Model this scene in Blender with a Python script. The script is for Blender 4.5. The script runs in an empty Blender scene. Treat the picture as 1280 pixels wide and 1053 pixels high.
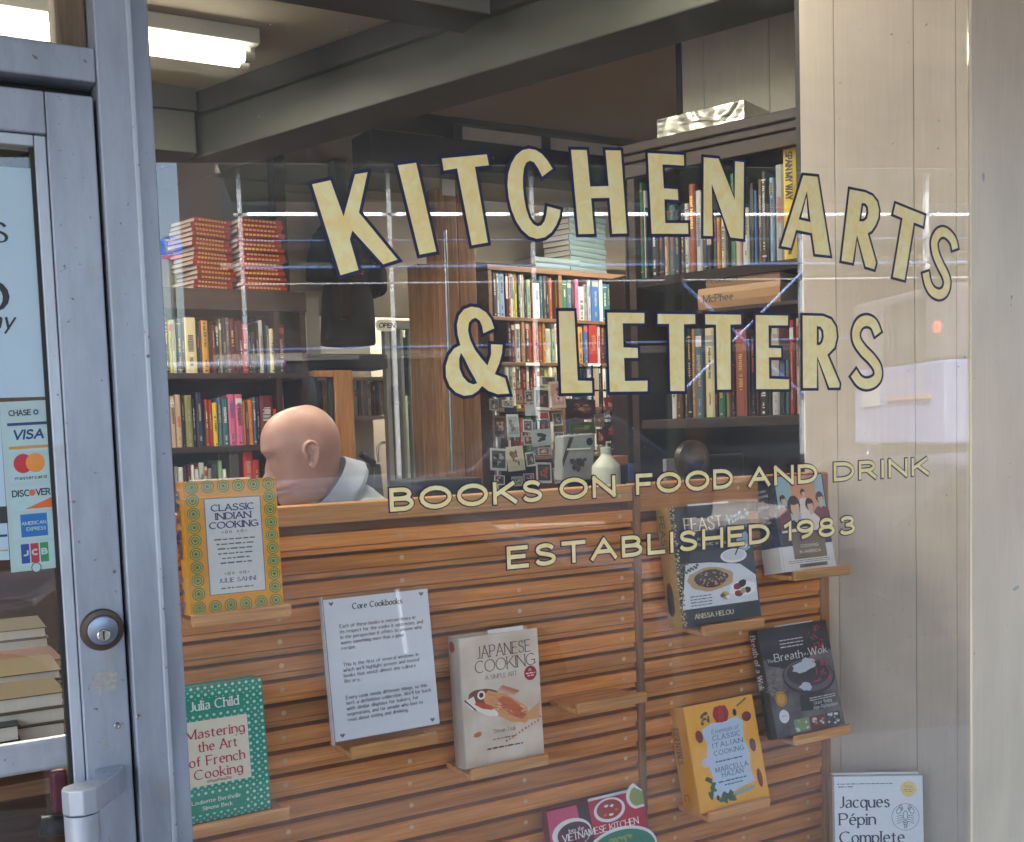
import bpy, bmesh, math, random
from mathutils import Vector, Matrix, geometry
R = math.radians
random.seed(7)
SC = bpy.context.scene
# ------------------------------------------------------------------ camera, sky, sun, exposure
EYE = Vector((0, 0, 1.6))
FPX, CX, CY = 1375.5, 633.85, 640.7
YAW, PITCH, ROLL = R(29.9775), R(-4.2435), R(-1.8745)
FW = Vector((math.sin(YAW)*math.cos(PITCH), math.cos(YAW)*math.cos(PITCH), math.sin(PITCH)))
RT = Vector((math.cos(YAW), -math.sin(YAW), 0))
UP = RT.cross(FW)
R2 = math.cos(ROLL)*RT + math.sin(ROLL)*UP
U2 = -math.sin(ROLL)*RT + math.cos(ROLL)*UP
cam = bpy.data.cameras.new('camera'); co = bpy.data.objects.new('camera', cam)
SC.collection.objects.link(co); SC.camera = co
m = Matrix((R2, U2, -FW)).transposed().to_4x4(); m.translation = EYE
co.matrix_world = m
cam.sensor_fit = 'HORIZONTAL'; cam.sensor_width = 36; cam.lens = FPX/1280*36
cam.shift_x = (640-CX)/1280; cam.shift_y = (CY-526.5)/1280
cam.clip_start = .05; cam.clip_end = 500
world = bpy.data.worlds.new("World"); SC.world = world; world.use_nodes = True
wn = world.node_tree.nodes; wl = world.node_tree.links
sky = wn.new('ShaderNodeTexSky'); sky.sky_type = 'NISHITA'; sky.sun_disc = False
SUN_EL, SUN_AZ = R(50), R(-50)      # the sun stands behind the shop: the shopfront is in shade, the far side of the street is lit
sky.sun_elevation = SUN_EL; sky.sun_rotation = SUN_AZ
sky.air_density = 1.2; sky.dust_density = 4.0
bg = wn['Background']; bg.inputs['Strength'].default_value = .15
wl.new(sky.outputs[0], bg.inputs['Color'])
sl = bpy.data.lights.new('sun', 'SUN'); so = bpy.data.objects.new('sun', sl); SC.collection.objects.link(so)
sl.energy = 2.4; sl.angle = R(.53); sl.color = (1, .95, .88)
sd = Vector((math.sin(SUN_AZ)*math.cos(SUN_EL), math.cos(SUN_AZ)*math.cos(SUN_EL), math.sin(SUN_EL)))
so.rotation_euler = sd.to_track_quat('Z', 'Y').to_euler()
SC.view_settings.view_transform = 'Standard'; SC.view_settings.look = 'None'
SC.view_settings.gamma = 1; SC.view_settings.use_curve_mapping = False
SC.view_settings.exposure = 3.0
SC.render.engine = 'CYCLES'
SC.cycles.max_bounces = 8; SC.cycles.transparent_max_bounces = 12
SC.cycles.diffuse_bounces = 4; SC.cycles.glossy_bounces = 4
SC.cycles.sample_clamp_indirect = 6

# ------------------------------------------------------------------ measuring
def ray(px, py): return FW + (px-CX)/FPX*R2 - (py-CY)/FPX*U2
def at(px, py, Y):                       # the point of the vertical plane Y seen at a pixel of the photograph
    d = ray(px, py); return EYE + d*(Y/d.y)
def atX(px, py, X):
    d = ray(px, py); return EYE + d*(X/d.x)
GL = 1.68                                # window glass stands at y = GL
BY = 1.95                                # front face of the slatted board
SA = R(20.5)                             # the street runs at an angle to the window
SU = Vector((math.cos(SA), math.sin(SA), 0)); SV = Vector((math.sin(SA), -math.cos(SA), 0))
def ST(a, b, z=0): return SU*a + SV*b + Vector((0, 0, z))
def refl(px, py, b):                     # real point at street distance b whose mirror image in the glass is at the pixel
    d = ray(px, py); x, z = d.x/d.y, d.z/d.y
    t = (b + SV.y*-1*2*GL)/(SV.x*x - SV.y)
    return Vector((t*x, 2*GL-t, EYE.z+t*z))
# ------------------------------------------------------------------ node materials
MATS = {}
def nmat(name):
    mt = bpy.data.materials.new(name); mt.use_nodes = True
    return mt, mt.node_tree.nodes, mt.node_tree.links, mt.node_tree.nodes['Principled BSDF']
def mat(name, col, rough=.5, metal=0, var=.12, scale=30, bump=.0, spec=.5, stretch=None, emis=0):
    if name in MATS: return MATS[name]
    mt, n, l, p = nmat(name)
    p.inputs['Roughness'].default_value = rough; p.inputs['Metallic'].default_value = metal
    p.inputs['Specular IOR Level'].default_value = spec
    tc = n.new('ShaderNodeTexCoord'); mp = n.new('ShaderNodeMapping'); l.new(tc.outputs['Object'], mp.inputs[0])
    if stretch: mp.inputs['Scale'].default_value = stretch
    nz = n.new('ShaderNodeTexNoise'); nz.inputs['Scale'].default_value = scale; nz.inputs['Detail'].default_value = 6
    l.new(mp.outputs[0], nz.inputs['Vector'])
    mx = n.new('ShaderNodeMix'); mx.data_type = 'RGBA'
    mx.inputs['A'].default_value = (*[c*(1-var) for c in col], 1)
    mx.inputs['B'].default_value = (*[min(1, c*(1+var)) for c in col], 1)
    l.new(nz.outputs[0], mx.inputs['Factor']); l.new(mx.outputs['Result'], p.inputs['Base Color'])
    if bump:
        b = n.new('ShaderNodeBump'); b.inputs['Strength'].default_value = bump; b.inputs['Distance'].default_value = .003
        l.new(nz.outputs[0], b.inputs['Height']); l.new(b.outputs[0], p.inputs['Normal'])
    if emis:
        p.inputs['Emission Color'].default_value = (*col, 1); p.inputs['Emission Strength'].default_value = emis
    MATS[name] = mt
    return mt
def wood(name, c1, c2, rough=.42, axis=0, scale=1.0, rnd=True, spec=.45):
    if name in MATS: return MATS[name]
    mt, n, l, p = nmat(name)
    tc = n.new('ShaderNodeTexCoord'); oi = n.new('ShaderNodeObjectInfo')
    ad = n.new('ShaderNodeVectorMath'); ad.operation = 'ADD'
    mu = n.new('ShaderNodeMath'); mu.operation = 'MULTIPLY'; mu.inputs[1].default_value = 37.0
    l.new(oi.outputs['Random'], mu.inputs[0]); l.new(tc.outputs['Object'], ad.inputs[0]); l.new(mu.outputs[0], ad.inputs[1])
    mp = n.new('ShaderNodeMapping'); s = [34*scale]*3; s[axis] = 2.2*scale; mp.inputs['Scale'].default_value = s
    l.new(ad.outputs[0], mp.inputs[0])
    nz = n.new('ShaderNodeTexNoise'); nz.inputs['Scale'].default_value = 1.6; nz.inputs['Detail'].default_value = 8
    nz.inputs['Roughness'].default_value = .62; nz.inputs['Distortion'].default_value = .6
    l.new(mp.outputs[0], nz.inputs['Vector'])
    mp2 = n.new('ShaderNodeMapping'); s2 = [170*scale]*3; s2[axis] = 5*scale; mp2.inputs['Scale'].default_value = s2
    l.new(ad.outputs[0], mp2.inputs[0])
    n2 = n.new('ShaderNodeTexNoise'); n2.inputs['Scale'].default_value = 2.0; n2.inputs['Detail'].default_value = 3
    l.new(mp2.outputs[0], n2.inputs['Vector'])
    rp = n.new('ShaderNodeValToRGB'); rp.color_ramp.elements[0].position = .3; rp.color_ramp.elements[1].position = .72
    rp.color_ramp.elements[0].color = (*c1, 1); rp.color_ramp.elements[1].color = (*c2, 1)
    l.new(nz.outputs[0], rp.inputs[0])
    hs = n.new('ShaderNodeHueSaturation')
    ma = n.new('ShaderNodeMapRange'); ma.inputs['To Min'].default_value = .74; ma.inputs['To Max'].default_value = 1.22
    l.new(oi.outputs['Random'], ma.inputs['Value']) if rnd else None
    if rnd: l.new(ma.outputs[0], hs.inputs['Value'])
    l.new(rp.outputs[0], hs.inputs['Color'])
    mx = n.new('ShaderNodeMix'); mx.data_type = 'RGBA'; mx.blend_type = 'MULTIPLY'; mx.inputs['Factor'].default_value = .55
    r3 = n.new('ShaderNodeMapRange'); r3.inputs['From Min'].default_value = .3; r3.inputs['From Max'].default_value = .7
    r3.inputs['To Min'].default_value = .55; r3.inputs['To Max'].default_value = 1.15
    l.new(n2.outputs[0], r3.inputs['Value']); l.new(hs.outputs[0], mx.inputs['A']); l.new(r3.outputs[0], mx.inputs['B'])
    l.new(mx.outputs['Result'], p.inputs['Base Color'])
    p.inputs['Roughness'].default_value = rough; p.inputs['Specular IOR Level'].default_value = spec
    b = n.new('ShaderNodeBump'); b.inputs['Strength'].default_value = .15; b.inputs['Distance'].default_value = .001
    l.new(n2.outputs[0], b.inputs['Height']); l.new(b.outputs[0], p.inputs['Normal'])
    MATS[name] = mt
    return mt
def glass(name, tint=(1, 1, 1), gain=1.0, rough=0.0, film=0):
    if name in MATS: return MATS[name]
    mt, n, l, p = nmat(name); n.remove(p)
    out = [q for q in n if q.type == 'OUTPUT_MATERIAL'][0]
    tr = n.new('ShaderNodeBsdfTransparent'); tr.inputs[0].default_value = (*tint, 1)
    gl = n.new('ShaderNodeBsdfGlossy'); gl.inputs['Roughness'].default_value = rough
    ge = n.new('ShaderNodeNewGeometry'); mr = n.new('ShaderNodeMapRange')
    mr.inputs['To Min'].default_value = 1.5; mr.inputs['To Max'].default_value = 1/1.5
    l.new(ge.outputs['Backfacing'], mr.inputs['Value'])
    fr = n.new('ShaderNodeFresnel'); l.new(mr.outputs[0], fr.inputs['IOR'])
    # Fresnel inverts its IOR on back faces, so both faces of the pane behave as air-to-glass
    mr.inputs['To Max'].default_value = 1.5
    mu = n.new('ShaderNodeMath'); mu.operation = 'MULTIPLY'; mu.inputs[1].default_value = gain; l.new(fr.outputs[0], mu.inputs[0])
    iv = n.new('ShaderNodeMath'); iv.operation = 'DIVIDE'; iv.inputs[0].default_value = 1.0
    mi = n.new('ShaderNodeMix'); mi.data_type = 'FLOAT'
    l.new(ge.outputs['Backfacing'], mi.inputs['Factor']); mi.inputs['A'].default_value = 1.5; mi.inputs['B'].default_value = 1/1.5
    l.new(mi.outputs['Result'], fr.inputs['IOR'])
    if film:                                     # veil of reflected light painted as a pale streaky film, with dust specks
        tc = n.new('ShaderNodeTexCoord'); mp = n.new('ShaderNodeMapping'); mp.inputs['Rotation'].default_value = (0, R(24), 0); mp.inputs['Scale'].default_value = (1.2, 1, 5); l.new(tc.outputs['Object'], mp.inputs[0])
        na = n.new('ShaderNodeTexNoise'); na.inputs['Scale'].default_value = 2.6; na.inputs['Detail'].default_value = 9; na.inputs['Roughness'].default_value = .6; na.inputs['Distortion'].default_value = .8; l.new(mp.outputs[0], na.inputs[0])
        ra = n.new('ShaderNodeMapRange'); ra.inputs['From Min'].default_value = .38; ra.inputs['From Max'].default_value = .72; ra.inputs['To Min'].default_value = film*.55; ra.inputs['To Max'].default_value = film*1.7; l.new(na.outputs[0], ra.inputs[0])
        nb = n.new('ShaderNodeTexNoise'); nb.inputs['Scale'].default_value = 120; nb.inputs['Detail'].default_value = 1; l.new(tc.outputs['Object'], nb.inputs[0])
        rb_ = n.new('ShaderNodeMapRange'); rb_.inputs['From Min'].default_value = .79; rb_.inputs['From Max'].default_value = .83; rb_.inputs['To Max'].default_value = .35; l.new(nb.outputs[0], rb_.inputs[0])
        sm_ = n.new('ShaderNodeMath'); sm_.operation = 'ADD'; l.new(ra.outputs[0], sm_.inputs[0]); l.new(rb_.outputs[0], sm_.inputs[1])
        df = n.new('ShaderNodeBsdfDiffuse'); df.inputs[0].default_value = (.8, .8, .8, 1); mf = n.new('ShaderNodeMixShader')
        l.new(sm_.outputs[0], mf.inputs[0]); l.new(tr.outputs[0], mf.inputs[1]); l.new(df.outputs[0], mf.inputs[2]); tr = mf
    ms = n.new('ShaderNodeMixShader'); l.new(mu.outputs[0], ms.inputs[0]); l.new(tr.outputs[0], ms.inputs[1]); l.new(gl.outputs[0], ms.inputs[2])
    l.new(ms.outputs[0], out.inputs['Surface'])
    MATS[name] = mt
    return mt
# ------------------------------------------------------------------ mesh building
def link(o):
    SC.collection.objects.link(o); return o
def tag(o, label=None, cat=None, group=None, kind=None):
    if label: o['label'] = label
    if cat: o['category'] = cat
    if group: o['group'] = group
    if kind: o['kind'] = kind
    return o
def thing(name, label, cat, loc=(0, 0, 0), rz=0, group=None, rot=None, flip=False):
    o = link(bpy.data.objects.new(name, None)); o.location = loc
    o.rotation_euler = rot if rot else (0, 0, rz); o.empty_display_size = .05
    if flip: o.scale = (1, -1, 1)
    return tag(o, label, cat, group)
class MB:
    def __init__(s): s.v = []; s.f = []; s.mi = []
    def face(s, pts, mi=0):
        k = len(s.v); s.v += [tuple(p) for p in pts]; s.f.append(tuple(range(k, k+len(pts)))); s.mi.append(mi)
    def box(s, x0, x1, y0, y1, z0, z1, mi=0, M=None):
        c = [Vector((x, y, z)) for z in (z0, z1) for y in (y0, y1) for x in (x0, x1)]
        if M is not None: c = [M @ q for q in c]
        k = len(s.v); s.v += [tuple(q) for q in c]
        for f in ((0, 2, 3, 1), (4, 5, 7, 6), (0, 1, 5, 4), (2, 6, 7, 3), (0, 4, 6, 2), (1, 3, 7, 5)):
            s.f.append(tuple(k+i for i in f)); s.mi.append(mi)
    def prism(s, pts, d, mi=0, cap=True):                   # polygon pts (3D, planar), extruded by vector d
        n = len(pts); k = len(s.v); d = Vector(d)
        s.v += [tuple(p) for p in pts] + [tuple(Vector(p)+d) for p in pts]
        for i in range(n):
            j = (i+1) % n; s.f.append((k+i, k+j, k+n+j, k+n+i)); s.mi.append(mi)
        if cap:
            for t in geometry.tessellate_polygon([[Vector(p) for p in pts]]):
                s.f.append((k+t[0], k+t[1], k+t[2])); s.mi.append(mi)
                s.f.append((k+n+t[2], k+n+t[1], k+n+t[0])); s.mi.append(mi)
    def tube(s, pts, r, seg=8, mi=0, cap=True, rs=None):
        pts = [Vector(p) for p in pts]; k = len(s.v); n = len(pts); pu = None
        for i, p in enumerate(pts):
            d = (pts[min(i+1, n-1)]-pts[max(i-1, 0)]).normalized()
            if pu is None: pu = d.orthogonal().normalized()
            pu = (pu - d*pu.dot(d)).normalized(); w = d.cross(pu); rr = rs[i] if rs else r
            for j in range(seg):
                a = 2*math.pi*j/seg; s.v.append(tuple(p + pu*math.cos(a)*rr + w*math.sin(a)*rr))
        for i in range(n-1):
            for j in range(seg):
                a, b = k+i*seg+j, k+i*seg+(j+1) % seg
                s.f.append((a, b, b+seg, a+seg)); s.mi.append(mi)
        if cap:
            s.f.append(tuple(k+j for j in range(seg))[::-1]); s.mi.append(mi)
            s.f.append(tuple(k+(n-1)*seg+j for j in range(seg))); s.mi.append(mi)
    def lathe(s, prof, c=(0, 0, 0), seg=20, mi=0, axis='z'):
        k = len(s.v); n = len(prof); c = Vector(c)
        for r, z in prof:
            for j in range(seg):
                a = 2*math.pi*j/seg; x, y = r*math.cos(a), r*math.sin(a)
                q = (x, y, z) if axis == 'z' else ((x, -z, y) if axis == 'y' else (z, x, y))
                s.v.append(tuple(c+Vector(q)))
        for i in range(n-1):
            for j in range(seg):
                a, b = k+i*seg+j, k+i*seg+(j+1) % seg
                s.f.append((a, b, b+seg, a+seg)); s.mi.append(mi)
        s.f.append(tuple(k+j for j in range(seg))[::-1]); s.mi.append(mi)
        s.f.append(tuple(k+(n-1)*seg+j for j in range(seg))); s.mi.append(mi)
    def disc(s, c, u, v, n=20, mi=0):
        s.face([Vector(c)+Vector(u)*math.cos(2*math.pi*i/n)+Vector(v)*math.sin(2*math.pi*i/n) for i in range(n)], mi)
    def mesh(s, name, mats):
        me = bpy.data.meshes.new(name); me.from_pydata(s.v, [], s.f)
        for q in (mats if isinstance(mats, (list, tuple)) else [mats]): me.materials.append(q)
        me.polygons.foreach_set('material_index', s.mi); me.update(); return me
    def build(s, name, mats, parent=None, bevel=0, smooth=False, seg=2, loc=None):
        me = s.mesh(name, mats)
        if bevel or smooth:
            bm = bmesh.new(); bm.from_mesh(me); bmesh.ops.recalc_face_normals(bm, faces=bm.faces)
            if bevel:
                es = [e for e in bm.edges if len(e.link_faces) == 2 and e.calc_face_angle(0) > .5]
                bmesh.ops.bevel(bm, geom=es, offset=bevel, segments=seg, affect='EDGES', profile=.5, clamp_overlap=True)
            if smooth:
                for f in bm.faces: f.smooth = True
                for e in bm.edges:
                    if len(e.link_faces) == 2 and e.calc_face_angle(0) > .7: e.smooth = False
            bm.to_mesh(me); bm.free()
        o = link(bpy.data.objects.new(name, me))
        if parent is not None: o.parent = parent
        if loc is not None: o.location = loc
        return o
def place(name, me, parent, loc=(0, 0, 0), rot=(0, 0, 0), scale=None):
    o = link(bpy.data.objects.new(name, me)); o.parent = parent; o.location = loc; o.rotation_euler = rot
    if scale: o.scale = scale
    return o
def smooth_pts(P, n=6, closed=False):                        # Catmull-Rom through 2D points
    out = []; L = len(P); rng = range(L if closed else L-1)
    g = (lambda i: P[i % L]) if closed else (lambda i: P[min(max(i, 0), L-1)])
    for i in rng:
        p0, p1, p2, p3 = g(i-1), g(i), g(i+1), g(i+2)
        for k in range(n):
            t = k/n
            out.append(tuple(.5*((2*p1[j]) + (-p0[j]+p2[j])*t + (2*p0[j]-5*p1[j]+4*p2[j]-p3[j])*t*t + (-p0[j]+3*p1[j]-3*p2[j]+p3[j])*t**3) for j in range(len(P[0]))))
    if not closed: out.append(tuple(P[-1]))
    return out
# ------------------------------------------------------------------ stroke alphabet (capital height 1)
GLY = {
'A': (.80, 'l 0 0 .4 1|l .4 1 .8 0|l .16 .36 .64 .36'),
'B': (.64, 'l 0 0 0 1|l 0 1 .3 1 a .33 .77 .23 .23 90 -90 l 0 .54|l .3 .54 a .36 .27 .27 .27 90 -90 l 0 0'),
'C': (.78, 'a .45 .5 .45 .5 48 312'),
'D': (.76, 'l 0 0 0 1|l 0 1 .28 1 a .3 .5 .46 .5 90 -90 l 0 0'),
'E': (.58, 'l 0 0 0 1|l 0 1 .56 1|l 0 .53 .48 .53|l 0 0 .58 0'),
'F': (.55, 'l 0 0 0 1|l 0 1 .55 1|l 0 .5 .47 .5'),
'G': (.82, 'a .45 .5 .45 .5 48 325|l .82 .12 .82 .45 .5 .45'),
'H': (.72, 'l 0 0 0 1|l .72 0 .72 1|l 0 .52 .72 .52'),
'I': (.04, 'l .02 0 .02 1'),
'J': (.36, 'l .34 1 .34 .25 a .14 .22 .2 .22 0 -120'),
'K': (.70, 'l 0 0 0 1|l .62 1 .02 .4|l .22 .58 .7 0'),
'L': (.54, 'l 0 0 0 1|l 0 0 .54 0'),
'M': (.90, 'l 0 0 0 1|l 0 1 .45 .1|l .45 .1 .9 1|l .9 0 .9 1'),
'N': (.74, 'l 0 0 0 1|l 0 1 .74 0|l .74 0 .74 1'),
'O': (.92, 'a .46 .5 .46 .5 0 360'),
'P': (.60, 'l 0 0 0 1|l 0 1 .3 1 a .32 .74 .28 .26 90 -90 l 0 .48'),
'Q': (.92, 'a .46 .5 .46 .5 0 360|l .55 .25 .9 -.08'),
'R': (.66, 'l 0 0 0 1|l 0 1 .3 1 a .32 .74 .28 .26 90 -90 l 0 .48|l .3 .48 .66 0'),
'S': (.62, 's .57 .82 .46 .95 .3 1 .12 .93 .06 .76 .14 .6 .32 .52 .5 .43 .6 .27 .53 .08 .32 0 .12 .05 .02 .2'),
'T': (.70, 'l .35 0 .35 1|l 0 1 .7 1'),
'U': (.72, 'l 0 1 0 .36 a .36 .36 .36 .36 180 360 l .72 1'),
'V': (.76, 'l 0 1 .38 0|l .38 0 .76 1'),
'W': (1.1, 'l 0 1 .28 0|l .28 0 .55 .95|l .55 .95 .82 0|l .82 0 1.1 1'),
'X': (.72, 'l 0 1 .72 0|l 0 0 .72 1'),
'Y': (.72, 'l 0 1 .36 .45|l .72 1 .36 .45|l .36 0 .36 .45'),
'Z': (.64, 'l .02 1 .62 1 .02 0 .64 0'),
'a': (.44, 's .04 .54 .2 .66 .36 .62 .42 .48 .42 .02|s .42 .38 .2 .34 .04 .22 .06 .04 .2 0 .36 .08 .42 .16'),
'b': (.48, 'l 0 0 0 1|a .24 .33 .24 .33 150 -150'),
'c': (.44, 'a .25 .33 .25 .33 45 315'),
'd': (.48, 'l .48 0 .48 1|a .24 .33 .24 .33 30 330'),
'e': (.48, 'l .02 .38 .47 .38 a .25 .34 .23 .33 10 312'),
'f': (.30, 'l .12 0 .12 .8 a .28 .82 .16 .18 180 60|l -.02 .62 .28 .62'),
'g': (.48, 'a .24 .33 .24 .33 30 330|l .48 .64 .48 -.05 a .26 -.06 .22 .22 0 -150'),
'h': (.46, 'l 0 0 0 1|a .23 .42 .23 .24 170 0 l .46 0'),
'i': (.04, 'l .02 0 .02 .64|d .02 .88'),
'j': (.10, 'l .08 .64 .08 -.08 a -.06 -.08 .14 .16 0 -100|d .08 .88'),
'k': (.46, 'l 0 0 0 1|l .4 .64 .02 .25|l .14 .36 .46 0'),
'l': (.04, 'l .02 0 .02 1'),
'm': (.76, 'l 0 0 0 .64|a .19 .42 .19 .24 170 0 l .38 0|a .57 .42 .19 .24 170 0 l .76 0'),
'n': (.46, 'l 0 0 0 .64|a .23 .42 .23 .24 170 0 l .46 0'),
'o': (.50, 'a .25 .33 .25 .33 0 360'),
'p': (.48, 'l 0 -.26 0 .64|a .24 .33 .24 .33 150 -150'),
'q': (.48, 'l .48 -.26 .48 .64|a .24 .33 .24 .33 30 330'),
'r': (.30, 'l 0 0 0 .64|a .2 .44 .2 .22 170 60'),
's': (.38, 's .34 .54 .2 .66 .05 .58 .06 .42 .2 .35 .34 .26 .34 .08 .18 0 .02 .1'),
't': (.30, 'l .12 .84 .12 .16 a .26 .14 .14 .14 180 300|l -.02 .62 .28 .62'),
'u': (.46, 'l 0 .64 0 .24 a .23 .24 .23 .24 180 360|l .46 0 .46 .64'),
'v': (.46, 'l 0 .64 .23 0|l .23 0 .46 .64'),
'w': (.70, 'l 0 .64 .18 0|l .18 0 .35 .6|l .35 .6 .52 0|l .52 0 .7 .64'),
'x': (.44, 'l 0 .64 .44 0|l 0 0 .44 .64'),
'y': (.46, 'l 0 .64 .24 0|l .46 .64 .12 -.26'),
'z': (.40, 'l .01 .64 .39 .64 .01 0 .4 0'),
'0': (.58, 'a .29 .5 .29 .5 0 360'), '1': (.22, 'l .02 .82 .2 1 .2 0'),
'2': (.56, 's .03 .75 .1 .93 .28 1 .48 .93 .53 .74 .42 .5 .02 .02|l 0 0 .56 0'),
'3': (.56, 's .04 .84 .16 .97 .34 .99 .5 .88 .48 .66 .34 .55 .22 .54|s .26 .54 .46 .48 .56 .3 .5 .1 .28 0 .1 .05 .02 .18'),
'4': (.6, 'l .44 0 .44 1 0 .3 .6 .3'),
'5': (.54, 'l .5 1 .08 1 .06 .58 a .26 .3 .28 .31 120 -150'),
'8': (.56, 'a .28 .76 .22 .24 0 360|a .28 .27 .28 .27 0 360'),
'9': (.58, 'a .29 .7 .29 .3 0 360|s .58 .7 .54 .36 .4 .12 .14 0'),
'.': (.04, 'd .02 .02'), ',': (.04, 'l .04 .06 -.02 -.14'), "'": (.04, 'l .03 1 .01 .8'), '-': (.3, 'l 0 .4 .3 .4'),
'(': (.14, 'a .2 .5 .2 .6 130 230'),
'+': (.5, 'l 0 .5 .5 .5|l .25 .25 .25 .75'),
}
GLY['\u00e9'] = (.48, GLY['e'][1]+'|l .18 .8 .34 1')
def glyph_strokes(ch):
    w, spec = GLY[ch]; res = []
    for st in spec.split('|'):
        tk = st.split(); i = 0; pts = []; kind = 'l'
        while i < len(tk):
            c = tk[i]; i += 1; nums = []
            while i < len(tk) and tk[i] not in 'lasd': nums.append(float(tk[i])); i += 1
            if c == 'l': pts += [(nums[k], nums[k+1]) for k in range(0, len(nums), 2)]
            elif c == 'a':
                cx, cy, rx, ry, a0, a1 = nums; n = max(4, int(abs(a1-a0)/22))
                pts += [(cx+rx*math.cos(R(a0+(a1-a0)*k/n)), cy+ry*math.sin(R(a0+(a1-a0)*k/n))) for k in range(n+1)]
                kind = 'c'
            elif c == 's': pts += smooth_pts([(nums[k], nums[k+1]) for k in range(0, len(nums), 2)], 3); kind = 'c'
            elif c == 'd': pts = [(nums[0]-.045, nums[1]), (nums[0]+.045, nums[1])]; kind = 'd'
        q = [pts[0]]
        for p_ in pts[1:]:
            if (p_[0]-q[-1][0])**2+(p_[1]-q[-1][1])**2 > 1e-5: q.append(p_)
        res.append((kind, q))
    return w, res
GC = {}
def stroke_poly(pts, thick, thin, ext, phi=R(18)):
    """left and right borders of a pen stroke whose width follows its direction"""
    n = len(pts); closed = n > 3 and (pts[0][0]-pts[-1][0])**2+(pts[0][1]-pts[-1][1])**2 < 1e-4
    P = [Vector(p) for p in pts]
    if not closed and ext:
        P[0] = P[0] + (P[0]-P[1]).normalized()*ext; P[-1] = P[-1] + (P[-1]-P[-2]).normalized()*ext
    L = []; Rr = []
    for i in range(n):
        a = P[i]-P[i-1] if i > 0 else (P[-1]-P[-2] if closed else P[1]-P[0])
        b = P[i+1]-P[i] if i < n-1 else (P[1]-P[0] if closed else P[-1]-P[-2])
        a.normalize(); b.normalize(); d = a+b
        d = d.normalized() if d.length > .2 else b
        th = math.atan2(d.y, d.x); w = thin+(thick-thin)*abs(math.sin(th-phi)) if thick != thin else thick
        nrm = Vector((-d.y, d.x)); k = min(1.6, 1/max(.3, nrm.dot(Vector((-b.y, b.x)))))
        L.append(P[i]+nrm*w*.5*k); Rr.append(P[i]-nrm*w*.5*k)
    return L, Rr
def text_width(s, wid, sp):
    return sum((GLY[c][0]*wid+sp) if c != ' ' else (.34*wid+sp*.5) for c in s)-sp
def write(mb, s, x, y, h, thick=.14, thin=None, serif=False, wid=1.0, sp=.2, align='l', fit=None, mi=0, T=None, z=0.0, grow=0, slant=0, flip=False):
    """s written with pen strokes in the plane (x right, z up); each stroke 0.02 mm above the last; T maps local points"""
    thin = thick if thin is None else thin
    if fit: sp_, W = sp, text_width(s, wid, sp); wid *= fit/(W*h); sp = sp_*fit/(W*h)
    W = text_width(s, wid, sp)*h
    x0 = x - (W if align == 'r' else W/2 if align == 'c' else 0); lay = 0
    for ch in s:
        if ch == ' ': x0 += (.34*wid+sp*.5)*h; continue
        gw, sts = glyph_strokes(ch)
        for kind, pts in sts:
            k = 1-thin
            Q = [(p[0]*wid, p[1]*k+thin/2) for p in pts]
            tk, tn = (max(thick, .11),)*2 if kind == 'd' else (thick, thin)
            L, Rr = stroke_poly(Q, tk+grow*2, tn+grow*2, (thin/2 if kind != 'c' else 0)+grow)
            quads = [(L[i], Rr[i], Rr[i+1], L[i+1]) for i in range(len(L)-1)]
            if serif and kind in 'lc':
                for p_, q_ in ((Q[0], Q[1]), (Q[-1], Q[-2])):
                    if abs(p_[1]-q_[1]) > .15 and abs(p_[0]-q_[0]) < abs(p_[1]-q_[1])*.7+.01 and kind == 'l':
                        up = p_[1] > q_[1]; wd = thick*.5+.06+grow; hh = thin*.5+grow*.6; yy = p_[1]-hh*.2 if up else p_[1]+hh*.2
                        quads.append((Vector((p_[0]-wd, yy+hh)), Vector((p_[0]-wd, yy-hh)), Vector((p_[0]+wd, yy-hh)), Vector((p_[0]+wd, yy+hh))))
            for qd in quads:
                pp = []
                for v in qd:
                    u = (x0+(v.x+slant*v.y)*h, y+v.y*h)
                    pp.append(T(u[0], u[1], z+lay*2e-5) if T else (u[0], -(z+lay*2e-5), u[1]))
                mb.face(pp, mi)
            lay = (lay+1) % 24
        x0 += (gw*wid+sp)*h
    return W
def poly_fill(mb, outer, holes, T, mi=0, z=0.0):
    loops = [[Vector((p[0], p[1], 0)) for p in lp] for lp in [outer]+list(holes)]
    flat = [p for lp in loops for p in lp]; k = len(mb.v)
    mb.v += [tuple(T(p.x, p.y, z)) for p in flat]
    for t in geometry.tessellate_polygon(loops): mb.f.append(tuple(k+i for i in t)); mb.mi.append(mi)
def offset_loop(P, d):                                       # grows a loop outwards by d (same sign for any winding)
    ar = sum(P[i][0]*P[(i+1) % len(P)][1]-P[(i+1) % len(P)][0]*P[i][1] for i in range(len(P)))
    s = 1 if ar > 0 else -1; out = []; n = len(P)
    for i in range(n):
        a = Vector(P[i])-Vector(P[i-1]); b = Vector(P[(i+1) % n])-Vector(P[i]); a.normalize(); b.normalize()
        na, nb = Vector((a.y, -a.x))*s, Vector((b.y, -b.x))*s; m_ = na+nb
        m_ = m_/max(m_.length_squared, .55)*2 if m_.length > .1 else nb
        out.append((P[i][0]+m_.x*d, P[i][1]+m_.y*d))
    return out
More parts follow.
